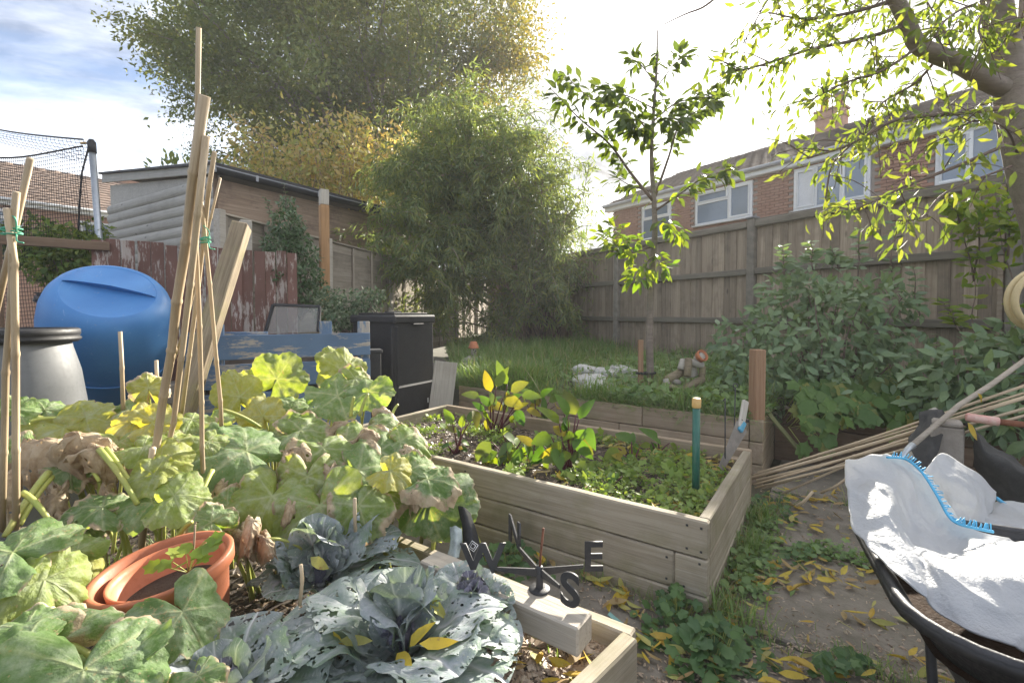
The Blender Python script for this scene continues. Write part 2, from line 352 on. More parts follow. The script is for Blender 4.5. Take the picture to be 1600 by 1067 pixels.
def m_cabbage():
    m, t, out = newmat('cabbage_leaf'); rnd = objrand(t)
    A = lambda n: t.add('ShaderNodeAttribute', attribute_name=n).outputs['Fac']
    pos = t.add('ShaderNodeNewGeometry').outputs['Position']
    base = t.ramp(rnd, [(0, (.27, .30, .33)), (.4, (.33, .36, .39)), (.75, (.29, .34, .31)), (1, (.38, .40, .44))])
    nz = t.noise(pos, 40, 5, .7)
    base = t.mix(t.rng(nz, .38, .66), base, t.mix(1, base, (.62, .72, .66), 'MULTIPLY'))
    base = t.mix(t.rng(t.noise(pos, 12, 3, .6), .48, .70, 0, .75), base, (.17, .27, .14))
    base = t.mix(t.math('MULTIPLY', A('core'), 1.0), base, (.20, .19, .26))
    base = t.mix(t.rng(t.noise(pos, 160, 2, .5), .66, .72, 0, .8), base, (.50, .52, .42))
    base = t.mix(t.math('MULTIPLY', A('vein'), .9), base, (.58, .58, .62))
    bu = t.add('ShaderNodeBump', ins={'Strength': .5, 'Distance': .006, 'Height': t.math('ADD', nz, A('vein'))}).outputs[0]
    p = t.add('ShaderNodeBsdfPrincipled', ins={'Base Color': base, 'Roughness': .5, 'Normal': bu, 'Specular IOR Level': .35})
    tr = t.add('ShaderNodeBsdfTranslucent', ins={'Color': t.mix(1, base, (1.0, 1.2, .5), 'MULTIPLY')})
    co = t.add('ShaderNodeTexCoord').outputs['Object']; w4 = t.math('MULTIPLY', rnd, 31)
    hn = t.math('ADD', t.noise(co, 17, 2, .5, w=w4, dist=.25), t.math('MULTIPLY', t.math('SUBTRACT', t.noise(co, 5, 2, .5, w=w4), .5), .55))
    hn = t.math('SUBTRACT', t.math('SUBTRACT', hn, t.math('MULTIPLY', A('vein'), .22)), t.math('MULTIPLY', A('core'), .5))
    eat = t.rng(hn, .600, .612)
    leaf = t.add('ShaderNodeMixShader', ins={0: .22, 1: p.outputs[0], 2: tr.outputs[0]}).outputs[0]
    t.put(out.inputs[0], t.add('ShaderNodeMixShader', ins={0: eat, 1: leaf, 2: t.add('ShaderNodeBsdfTransparent').outputs[0]}).outputs[0]); return m
cabbage_m = m_cabbage()
stalk_m = m_plain('squash_stalk', (.30, .36, .07), .5, var=.35, scale=12, bump=.2, c2=(.38, .36, .10), rv=.2)
vein_stalk = m_plain('cabbage_stalk', (.38, .36, .42), .5, var=.2)
beet_stalk = m_plain('beet_stalk', (.11, .018, .035), .45, var=.4, scale=20)
beet_leaf = m_leaf('beet_leaf', [(.06, .14, .03), (.12, .22, .035), (.20, .26, .03), (.07, .13, .06), (.34, .27, .03)], 'obj', .45, tint=(1.6, 1.5, .4))
fall_obj = m_leaf('fallen_leaf', [(.42, .34, .07), (.50, .36, .05), (.34, .33, .10), (.55, .36, .045), (.40, .26, .12)], 'obj', .2, tint=(1.1, 1, .6), spots=(.22, .12, .06))
fall_att = m_leaf('fallen_leaves_mass', [(.42, .34, .07), (.50, .36, .05), (.30, .20, .10), (.34, .33, .10), (.36, .24, .14)], 'attr', .2, tint=(1.1, 1, .6), spots=(.22, .12, .06))
grass_m = m_leaf('grass_blade', [(.15, .25, .08), (.20, .31, .10), (.25, .35, .12), (.19, .28, .11), (.40, .36, .20)], 'attr', .35, tint=(1.3, 1.3, .45))
weed_m = m_leaf('weed_leaf', [(.15, .24, .10), (.19, .30, .11), (.24, .34, .12), (.21, .30, .14)], 'attr', .35)
chick_m = m_leaf('chickweed_leaf', [(.17, .27, .06), (.23, .33, .07), (.29, .36, .09), (.15, .24, .07)], 'attr', .4)
tree_m = m_leaf('hornbeam_leaf', [(.13, .18, .06), (.165, .215, .065), (.20, .235, .07), (.24, .255, .08), (.26, .22, .09)], 'attr', .35, tint=(1.4, 1.25, .4))
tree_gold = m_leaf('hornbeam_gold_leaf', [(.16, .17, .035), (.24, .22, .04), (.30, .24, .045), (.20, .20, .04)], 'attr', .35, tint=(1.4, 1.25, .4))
autumn_m = m_leaf('autumn_leaf', [(.32, .38, .12), (.42, .44, .14), (.56, .50, .16), (.58, .42, .18), (.54, .48, .28), (.44, .46, .18)], 'attr', .45, tint=(1.3, 1.1, .5))
budd_m = m_leaf('buddleia_leaf', [(.15, .21, .105), (.20, .26, .125), (.25, .30, .13), (.31, .33, .10), (.19, .24, .13)], 'attr', .42, tint=(1.3, 1.3, .5))
cherry_obj = m_leaf('young_tree_leaf', [(.08, .12, .04), (.11, .155, .04), (.14, .18, .045), (.12, .155, .05)], 'obj', .4, tint=(1.5, 1.5, .4))
bright_obj = m_leaf('bright_shoot_leaf', [(.16, .27, .04), (.24, .33, .04), (.32, .36, .04), (.13, .22, .05)], 'obj', .45, tint=(1.4, 1.4, .4))
bright_att = m_leaf('bright_shoot_leaf_mass', [(.16, .27, .04), (.24, .33, .04), (.32, .36, .04), (.13, .22, .05)], 'attr', .45, tint=(1.4, 1.4, .4))
peach_obj = m_leaf('narrow_leaf', [(.14, .20, .06), (.18, .25, .065), (.21, .28, .07), (.28, .31, .08), (.18, .23, .08)], 'obj', .45, tint=(1.4, 1.3, .4))
peach_att = m_leaf('narrow_leaf_mass', [(.14, .20, .06), (.18, .25, .065), (.21, .28, .07), (.28, .31, .08), (.18, .23, .08)], 'attr', .45, tint=(1.4, 1.3, .4))
shrub_obj = m_leaf('shrub_leaf', [(.16, .25, .13), (.20, .28, .15), (.23, .32, .15), (.18, .26, .16)], 'obj', .3, spec=.5, rough=.38)
shrub_att = m_leaf('shrub_leaf_mass', [(.16, .25, .13), (.20, .28, .15), (.23, .32, .15), (.18, .26, .16)], 'attr', .3, spec=.5, rough=.38)
holly_att = m_leaf('evergreen_leaf_mass', [(.07, .13, .06), (.09, .155, .065), (.12, .19, .075), (.10, .16, .07)], 'attr', .2, spec=.55, rough=.3)
hedge_att = m_leaf('hedge_leaf_mass', [(.07, .13, .03), (.12, .19, .04), (.22, .26, .05), (.09, .15, .035)], 'attr', .4)
# ------------------------------------------------------------------ leaf templates (triangles only)
def tpl_leaf(L=1.0, wd=.4, curl=.15, fold=.15, n=3, tip=1.0, twist=0.0):
    V = []; T = []
    for i in range(n + 1):
        u = i / n; ww = wd * .5 * (math.sin(math.pi * min(1, u ** .75 * .97 + .015)) ** .8) if 0 < u < 1 else .0
        zc = -curl * u * u * L; a = twist * u
        if i in (0, n): V.append((u * L, 0, zc))
        else:
            for s in (-1, 0, 1): V.append((u * L, s * ww * L * math.cos(a), zc + abs(s) * fold * ww * L + s * ww * L * math.sin(a)))
    def r(i, s): return 0 if i == 0 else (len(V) - 1 if i == n else 1 + (i - 1) * 3 + s)
    for i in range(n):
        for s in (0, 1):
            q = [r(i, s), r(i + 1, s), r(i + 1, s + 1), r(i, s + 1)]
            if i == 0: T.append((q[0], q[1], q[2]))
            elif i == n - 1: T.append((q[0], q[1], q[3]))
            else: T += [(q[0], q[1], q[2]), (q[0], q[2], q[3])]
    return np.array(V), np.array(T)
def tpl_diamond(wd=.45, fold=.1, curl=.1):
    V = [(0, 0, 0), (.45, wd / 2, fold), (.45, -wd / 2, fold), (1, 0, -curl)]
    return np.array(V), np.array([(0, 2, 3), (0, 3, 1)])
def tpl_round(n=9, lob=.12, k=5, cup=.2, r=.5):
    V = [(r, 0, 0)]
    for i in range(n):
        a = math.pi + (i + .5) / n * 2 * math.pi; rr = r * (1 + lob * math.cos(a * k)); V.append((r + rr * math.cos(a), rr * math.sin(a), cup * rr * (.6 + .4 * math.cos(a * 3))))
    return np.array(V), np.array([(0, i + 1, (i + 1) % n + 1) for i in range(n)])
def tpl_blade(h=1.0, wd=.03, bend=.4):
    return np.array([(0, -wd / 2, 0), (0, wd / 2, 0), (bend * .3, -wd * .4, h * .55), (bend * .3, wd * .4, h * .55), (bend, 0, h * .95)]), np.array([(0, 1, 3), (0, 3, 2), (2, 3, 4)])
def norm(a): return a / np.maximum(np.linalg.norm(a, axis=1, keepdims=True), 1e-9)
def scatter(name, tpls, P, X, Z, S, m, parent=None, rnd=None, smooth=True, **kw):
    P = np.asarray(P, float); X = norm(np.asarray(X, float)); Z = np.asarray(Z, float); N = len(P)
    if N == 0: return None
    S = np.full(N, S) if np.isscalar(S) else np.asarray(S, float)
    Y = np.cross(Z, X); bad = np.linalg.norm(Y, axis=1) < 1e-5; Y[bad] = (0, 1, 0); Y = norm(Y); Z = np.cross(X, Y)
    rnd = rng.random(N) if rnd is None else np.asarray(rnd)
    ti = rng.integers(0, len(tpls), N); Vs = []; Ts = []; Rs = []; b = 0
    o = P.mean(0)
    for k, (V, T) in enumerate(tpls):
        id_ = np.where(ti == k)[0]
        if len(id_) == 0: continue
        M = np.stack([X[id_], Y[id_], Z[id_]], axis=1)            # rows are axes
        vv = np.einsum('vi,nij->nvj', V, M) * S[id_][:, None, None] + (P[id_] - o)[:, None, :]
        Vs.append(vv.reshape(-1, 3)); tt = T[None] + (np.arange(len(id_)) * len(V))[:, None, None] + b
        Ts.append(tt.reshape(-1, 3)); Rs.append(np.repeat(rnd[id_], len(V))); b += len(id_) * len(V)
    me = npmesh(name, np.concatenate(Vs), np.concatenate(Ts), m, smooth, {'rnd': np.concatenate(Rs)})
    return put(name, me, Matrix.Translation(Vector(o)), parent, **kw)
def tplmesh(name, tpl, m): V, T = tpl; return npmesh(name, V, T, m)
def leaf_parts(parent, meshes, P, X, Z, S, name='leaf'):
    for i in range(len(P)):
        M = frame(P[i], X[i], Z[i]) @ Matrix.Scale(float(S[i]), 4)
        put(name, random.choice(meshes), M, parent)
def split_leaves(parent, tpls, P, X, Z, S, m_obj, m_att, mass, limit=295):
    """the leaves that show largest become parts, the rest one mass"""
    P = np.asarray(P, float); X = np.asarray(X, float); Z = np.asarray(Z, float); S = np.asarray(S, float)
    d = np.linalg.norm(P - np.array(CAM), axis=1); o = np.argsort(d / S)
    a, b = o[:limit], o[limit:]
    leaf_parts(parent, [tplmesh('leaf', t, m_obj) for t in tpls], P[a], X[a], Z[a], S[a])
    if len(b): scatter(mass, tpls, P[b], X[b], Z[b], S[b], m_att, parent, kind='stuff')
def rdir(n): return norm(rng.normal(size=(n, 3)))
# ------------------------------------------------------------------ ground, path, bank
def inpoly(x, y, P):
    c = False; j = len(P) - 1
    for i in range(len(P)):
        if (P[i][1] > y) != (P[j][1] > y) and x < (P[j][0] - P[i][0]) * (y - P[i][1]) / (P[j][1] - P[i][1]) + P[i][0]: c = not c
        j = i
    return c
def sheet(name, x0, x1, y0, y1, st, zf, m, keep=lambda x, y: True, **kw):
    nx = int((x1 - x0) / st) + 1; ny = int((y1 - y0) / st) + 1; V = []; Fc = []
    for j in range(ny):
        for i in range(nx):
            x = x0 + i * st; y = y0 + j * st; V.append((x, y, zf(x, y)))
    for j in range(ny - 1):
        for i in range(nx - 1):
            if keep(x0 + (i + .5) * st, y0 + (j + .5) * st): a = j * nx + i; Fc.append((a, a + 1, a + 1 + nx, a + nx))
    return put(name, mesh(name, V, Fc, m, True), None, None, **kw)
put('ground', mesh('ground', [(-90, -90, -.05), (90, -90, -.05), (90, 90, -.05), (-90, 90, -.05)], [(0, 1, 2, 3)], ground_m), kind='structure')
def ab(x, y): dx, dy = x - BED.x, y - BED.y; return dx * E1.x + dy * E1.y, dx * E2.x + dy * E2.y
def added_haze():
    m, t, out = newmat('tone_lifting_haze'); v = t.add('ShaderNodeVolumePrincipled', ins={'Color': (.96, .97, 1.0, 1), 'Density': .0026, 'Anisotropy': .2}); t.put(out.inputs['Volume'], v.outputs[0])
    put('added_haze', cbox(190, 190, 16.0, m, 0), Matrix.Translation((0, 0, 6.9)), kind='stuff')  # thin volume added to lift distant dark tones and veil towards the sun
added_haze()
def bank_z(x, y):
    a, b = ab(x, y)
    return .385 + min(.19, max(0, b - 1.9) * .032) + .03 * noise.noise(Vector((x * 1.6, y * 1.6, 3))) + .015 * noise.noise(Vector((x * 6, y * 6, 1)))
def in_bank(x, y):
    a, b = ab(x, y)
    return b > 1.88 and x > -.16 * y + .20 and .866 * x + .499 * y < 6.2 and (a < .0 or b > 2.62)
sheet('grass_bank', -3.2, 6.5, 2, 15, .14, bank_z, bank_m, in_bank, kind='structure')
path = put('path', None, Matrix.Identity(4), kind='structure')
as_ = [-2.75, -1.85, -.9, .05, 1.0, 1.95, 2.9]; bs_ = [-2.4, -1.6, -.8, 0.0, .82, 1.64, 2.46]
for i in range(6):
    for j in range(6):
        if as_[i] < 0 and bs_[j] > -.5: continue
        lx = as_[i + 1] - as_[i] - .03; ly = bs_[j + 1] - bs_[j] - .03
        me = cbox(round(lx, 2), round(ly, 2), .06, slab_m, .006)
        c = bf((as_[i] + as_[i + 1]) / 2, (bs_[j] + bs_[j + 1]) / 2, -.03 + random.uniform(-.005, .005))
        M = frame(c, E1, (random.uniform(-.008, .008), random.uniform(-.008, .008), 1))
        put('paving_slab', me, M, path)
SOILP = [(.38, 1.46), (-1.44, 2.72), (-1.75, 3.0), (-3.2, 3.2), (-4.2, 2.4), (-3, -.6), (.0, .5), (.14, 1.2), (.2, 1.29)]
def soil_z(x, y): return .10 + .025 * noise.noise(Vector((x * 5, y * 5, 0))) + .012 * noise.noise(Vector((x * 17, y * 17, 0)))
put_soil = sheet('soil', -4.2, .6, -.6, 3.3, .04, soil_z, soil_m, lambda x, y: inpoly(x, y, SOILP), kind='structure')
# ------------------------------------------------------------------ raised bed
BL, BW, BT = 2.5, 1.22, .37
bed = thing('raised_bed', 'raised vegetable bed of pale weathered planks holding beetroot and chickweed', 'raised bed', bf(0, 0))
rows = [(-.06, .065), (.069, .217), (.221, .372)]
for k, (z0, z1) in enumerate(rows):
    zm, hh = (z0 + z1) / 2, z1 - z0
    cut = 0 if k != 1 else .13
    plank('plank', bed, bf(-BL, .0225, zm), bf(-cut, .0225, zm), ZUP, hh, .045, bed_wood, .007, .005, k)
    if cut: plank('plank', bed, bf(-cut + .002, .0225, zm), bf(0, .0225, zm), ZUP, hh, .045, bed_wood, .005)
    plank('plank', bed, bf(-.0225, .047, zm), bf(-.0225, BW - .047, zm - .002), ZUP, hh, .045, bed_wood, .005, .0025, k + 3)
    plank('plank', bed, bf(-BL, BW - .0225, zm), bf(0, BW - .0225, zm), ZUP, hh, .045, sleeper_wood, .005, .0025, k + 6)
    plank('plank', bed, bf(-BL + .0225, .047, zm), bf(-BL + .0225, BW - .047, zm), ZUP, hh, .045, bed_wood, .005, .0025, k + 9)
for a, b in ((-.085, .087), (-BL + .085, .087), (-.085, BW - .087), (-BL + .085, BW - .087)):
    box('corner_post', bed, bf(a, b, .14), (.075, .075, .38), sleeper_wood, E1, c=.003)
scr = cbox(.009, .009, .003, dark_metal, .001)
for a, z in ((-.025, .345), (-.025, .25), (-.03, .20), (-.09, .09), (-.03, .03), (-1.25, .34), (-1.25, .26), (-1.24, .19), (-1.25, .10), (-.16, .19), (-.16, .10), (-.08, .345), (-.08, .25)):
    put('screw', scr, frame(bf(a, -.002, z), E1, -E2), bed)
def bedsoil_z(x, y):
    return .285 + .03 * noise.noise(Vector((x * 3, y * 3, 5))) + .012 * noise.noise(Vector((x * 14, y * 14, 2)))
sheet('bed_soil', -2.0, 1.6, 1.7, 4.5, .045, bedsoil_z, soil_m, lambda x, y: -BL + .03 < ab(x, y)[0] < -.03 and .03 < ab(x, y)[1] < BW - .03, kind='structure')
# ------------------------------------------------------------------ retaining walls
rw = thing('retaining_wall', 'low timber sleeper wall behind the raised bed holding back the grass bank', 'retaining wall', bf(0, 1.84))
for k, (z0, z1) in enumerate(((-.05, .10), (.105, .262), (.268, .425))):
    zm, hh = (z0 + z1) / 2, z1 - z0; off = .004 * k
    plank('sleeper', rw, bf(-2.9, 1.86 + off, zm), bf(-1.3 + .2 * k, 1.86 + off, zm), ZUP, hh, .05, sleeper_wood, .005, .003, k)
    plank('sleeper', rw, bf(-1.295 + .2 * k, 1.86 + off, zm), bf(-.10, 1.86 + off, zm), ZUP, hh, .05, sleeper_wood, .005, .003, k + 4)
    plank('sleeper', rw, bf(-.05, 1.83 + off, zm), bf(-.05, 2.62, zm), ZUP, hh, .09, sleeper_wood, .006, .003, k + 8)
rw2 = thing('retaining_wall', 'dark brown timber retaining wall under the geranium leaves beside the leaning canes', 'retaining wall', bf(.8, 2.6))
for k, (z0, z1) in enumerate(((-.05, .115), (.121, .256), (.262, .40))):
    zm, hh = (z0 + z1) / 2, z1 - z0
    plank('sleeper', rw2, bf(.0, 2.63 - .004 * k, zm), bf(1.6 + .15 * k, 2.60 - .004 * k, zm), ZUP, hh, .06, dark_sleeper, .006, .003, k)
    plank('sleeper', rw2, bf(1.61 + .15 * k, 2.60 - .004 * k, zm), bf(3.6, 2.56 - .004 * k, zm), ZUP, hh, .06, dark_sleeper, .006, .003, k + 5)
# ------------------------------------------------------------------ board fence behind (concrete posts, feather edge boards)
G0 = Vector((2.0, 8.82, 0)); GD = Vector((.499, -.866, 0)); GN = Vector((-.866, -.499, 0))
def gf(t, o=0.0, z=0.0): return G0 + GD * t + GN * o + ZUP * z
bfence = thing('board_fence', 'tall brown featheredge board fence with concrete posts along the end of the garden', 'fence', gf(0, 0, .6))
PT = [-5.2, -2.6, 0.0, 2.686, 5.24, 7.9]
for i, t in enumerate(PT):
    box('post', bfence, gf(t, .02, 1.27), (.11, .11, 2.46), concrete_post, GD, c=.012)
for i in range(5):
    a, b = PT[i] + .06, PT[i + 1] - .06; n = int((b - a) / .098); st = (b - a) / n; zt = 2.44 + .01 * (i % 2); z0 = .52
    fl = cbox(st + .018, .014, round(zt - z0, 2), fence_wood, .002)
    for k in range(n):
        zc = (zt + z0) / 2 + random.uniform(-.006, .006)
        M = frame(gf(a + (k + .5) * st, -.012 + .006 * (k % 2), zc), (0, 0, 1), (GD + GN * .09 + ZUP * random.uniform(-.006, .006)))
        put('board', cbox(round(zt - z0, 2), .014, round(st + .016, 3), fence_wood, .002), M, bfence)
    for z, hh in ((2.43, .085), (1.78, .085), (1.10, .085)):
        plank('rail', bfence, gf(a, .035, z), gf(b, .035, z), ZUP, hh, .06, rail_wood, .008, .003, i)
    plank('capping', bfence, gf(a, .01, zt + .03), gf(b, .01, zt + .03), GN, .075, .03, rail_wood, .005)
    plank('gravel_board', bfence, gf(a, -.01, .46), gf(b, -.01, .46), ZUP, .14, .03, rail_wood, .004)
for i in (2, 3, 4): box('post_cap', bfence, gf(PT[i], .02, 2.515), (.14, .14, .03), lead_m, GD, c=.01)
box('batten', bfence, gf(PT[4] - .09, .04, 1.3), (.04, .03, 2.2), fence_wood, GD)
# ------------------------------------------------------------------ lapped fence on the neighbour's side
L0 = Vector((-2.98, 4.77, 0)); LD = Vector((.206, .979, 0)).normalized(); LN = Vector((LD.y, -LD.x, 0))
def lf(t, o=0.0, z=0.0): return L0 + LD * t + LN * o + ZUP * z
lfence = thing('lap_fence', 'weathered grey lapped panel fence below the shed beside the buddleia', 'fence', lf(3, 0, .4))
for p in range(6):
    a = -.02 + p * 1.86 + .05; b = a + 1.76; zt = 2.2
    nrow = 15; z0 = .42; ph = (zt - z0) / nrow
    for k in range(nrow):
        z = z0 + (k + .5) * ph
        plank('slat', lfence, lf(a, .003 * (k % 2), z), lf(b, .003 * (k % 2), z), ZUP + LN * .09, ph + .03, .009, lap_wood, 0, .006, p * 20 + k)
    for tt in (a + .03, a + .6, a + 1.17, b - .03):
        plank('batten', lfence, lf(tt, .028, z0), lf(tt, .028, zt), LD, .042, .022, lap_wood)
    plank('capping', lfence, lf(a, .01, zt + .02), lf(b, .01, zt + .02), LN, .06, .022, lap_wood)
    box('post', lfence, lf(a - .05, .03, 1.2), (.08, .08, 2.1), grey_wood, LD)
# ------------------------------------------------------------------ red picket fence with a gap
RA, RB = Vector((-3.33, 3.70, 0)), Vector((-2.10, 4.58, 0)); RD = (RB - RA).normalized(); RN = Vector((RD.y, -RD.x, 0))
def rf(t, o=0.0, z=0.0): return RA + RD * t + RN * o + ZUP * z
rfence = thing('picket_fence', 'old fence of closely set boards with peeling red paint behind the blue barrel', 'fence', rf(.7))
LEN = (RB - RA).length; n = 16; st = LEN / n
for k in range(n):
    zt = 1.79 + random.uniform(-.012, .012)
    A = rf((k + .5) * st, random.uniform(-.004, .004), -.04); B = rf((k + .5) * st + random.uniform(-.006, .006), random.uniform(-.01, .01), zt)
    plank('board', rfence, A, B, RD + RN * random.uniform(.03, .14), st * random.uniform(.9, .97), .018, red_wood, .002)
plank('rail', rfence, rf(-2.2, .04, 1.735), rf(.12, .028, 1.735), ZUP, .07, .04, dark_sleeper, .004, .003, 1)
plank('rail', rfence, rf(-.02, -.04, .55), rf(LEN, -.04, .55), ZUP, .09, .04, dark_sleeper)
for k in range(6):
    t = -.62 - .125 * k
    plank('board', rfence, rf(t, 0, -.04), rf(t, .01, 1.71 + random.uniform(-.01, .01)), RD + RN * .06, .118, .018, red_wood, .002)
box('post', rfence, rf(-.54, -.03, .9), (.09, .09, 1.68), dark_sleeper, RD)
stub = thing('fence_post', 'short grey square post showing above the red fence below the shed', 'post', at(384, 384, 4.42))
box('post_body', stub, at(384, 370, 4.42) - ZUP * .6, (.10, .09, 1.5), grey_wood, RD, c=.006)
op = thing('wooden_post', 'tall orange brown square post with a pale unpainted top in front of the lapped fence', 'post', at(503, 480, 5.9) - ZUP * 1.2)
topz = at(506, 297, 5.9); ps = at(506, 316, 5.9)
plank('post_body', op, (topz.x - .005, 5.9, .2), (ps.x, 5.9, ps.z - .04), RD, .105, .105, orange_wood, .006)
plank('bare_top', op, (ps.x, 5.9, ps.z - .039), (topz.x, 5.9, topz.z), RD, .103, .103, grey_wood, .006, label='pale unpainted top of the post')
# ------------------------------------------------------------------ shed
S0 = Vector((-4.398, 7.0, 0)); SD = Vector((.517, .856, 0)).normalized(); SN = Vector((SD.y, -SD.x, 0)); GL = -SN      # gable runs along GL
def sf(t, g=0.0, z=0.0, o=0.0): return S0 + SD * t + GL * g + ZUP * z + SN * o
shed = thing('shed', 'grey timber shed with rounded log boards, felt roof and black gutter', 'shed', sf(0))
EZ = 3.30
def loglap(length):
    key = ('lap', round(length, 2))
    if key in _box: return _box[key]
    prof = [(0, 0)] + [(.028 * math.sin(math.pi * k / 7) ** .6 + .004, k / 7) for k in range(1, 7)] + [(0, 1)]
    V = []; Fc = []; hh = .165
    for x in (-length / 2, length / 2):
        for d, u in prof: V.append((x, -d, (u - .5) * hh))
    n = len(prof)
    for k in range(n - 1): Fc.append((k, k + 1, n + k + 1, n + k))
    me = mesh('board', V, Fc, shed_wood, True); _box[key] = me; return me
GW = 3.9
for k in range(16):
    z = .7 + .165 * k
    M = frame(sf(0, GW / 2, z), -GL, ZUP)
    put('board', loglap(GW), M, shed)
# gable top filler under the sloping fascia and inner wall
def quadbox(name, parent, pts, th, nrm, m, **kw):
    """prism of a planar polygon"""
    nrm = Vector(nrm).normalized() * th; P = [Vector(p) for p in pts]; o = P[0]; n = len(P)
    V = [p - o for p in P] + [p - o - nrm for p in P]; Fc = [tuple(range(n)), tuple(range(2 * n - 1, n - 1, -1))]
    for i in range(n): j = (i + 1) % n; Fc.append((j, i, n + i, n + j))
    me = mesh(name, V, Fc, m); bm = bmesh.new(); bm.from_mesh(me); bmesh.ops.recalc_face_normals(bm, faces=bm.faces); bm.to_mesh(me); bm.free()
    return put(name, me, Matrix.Translation(o), parent, **kw)
quadbox('gable_wall', shed, [sf(.03, 0, .3), sf(.03, GW, .3), sf(.03, GW, 3.66), sf(.03, 0, 3.26)], .02, -SD, shed_wood)
plank('fascia', shed, sf(-.045, -.06, 3.36), sf(-.045, GW + .1, 3.80), ZUP, .19, .03, shed_wood, .004, .003, 2)
for k in range(9):
    z = .95 + k * .265
    plank('board', shed, sf(-.0, 0, z, .0), sf(5.0, 0, z, .0), ZUP + SN * .05, .262, .018, shed_side, .002, .003, k)
box('corner_strip', shed, sf(-.02, -.012, 1.8), (.05, .04, 3.0), dark_sleeper, SD)
plank('eaves_board', shed, sf(-.06, -.03, EZ + .08), sf(5.1, -.03, EZ + .08), ZUP, .10, .022, dark_metal, .003)
quadbox('roof', shed, [sf(-.1, -.10, 3.415), sf(5.15, -.10, 3.415), sf(5.15, GW + .15, 3.90), sf(-.1, GW + .15, 3.90)], .035, (0, 0, 1), felt_m)
# half round gutter
V = []; Fc = []
for j, t in enumerate((-.10, 5.1)):
    for k in range(9):
        a = math.pi * k / 8; V.append(sf(t, -.085 - .06 + .06 * math.cos(a), EZ + .02 - .075 * math.sin(a)))
for k in range(8): Fc.append((k, k + 1, 10 + k, 9 + k))
V2 = [v - SN * 0 for v in V]; o = V[0]
gme = mesh('gutter', [v - o for v in V], Fc, black_pl, True); gut = put('gutter', gme, Matrix.Translation(o), shed)
sol = gut.modifiers.new('s', 'SOLIDIFY'); sol.thickness = .006
plank('gutter_lip', shed, sf(-.10, -.205, EZ + .025), sf(5.1, -.205, EZ + .025), ZUP, .022, .012, gutter_pl, .002)
box('gutter_end', shed, sf(-.115, -.145, EZ - .005), (.05, .125, .10), gutter_pl, SD, c=.008)
for t in (.5, 1.6, 2.7, 3.8): box('gutter_clip', shed, sf(t, -.2095, EZ - .005), (.04, .012, .09), gutter_pl, SD, c=.003)
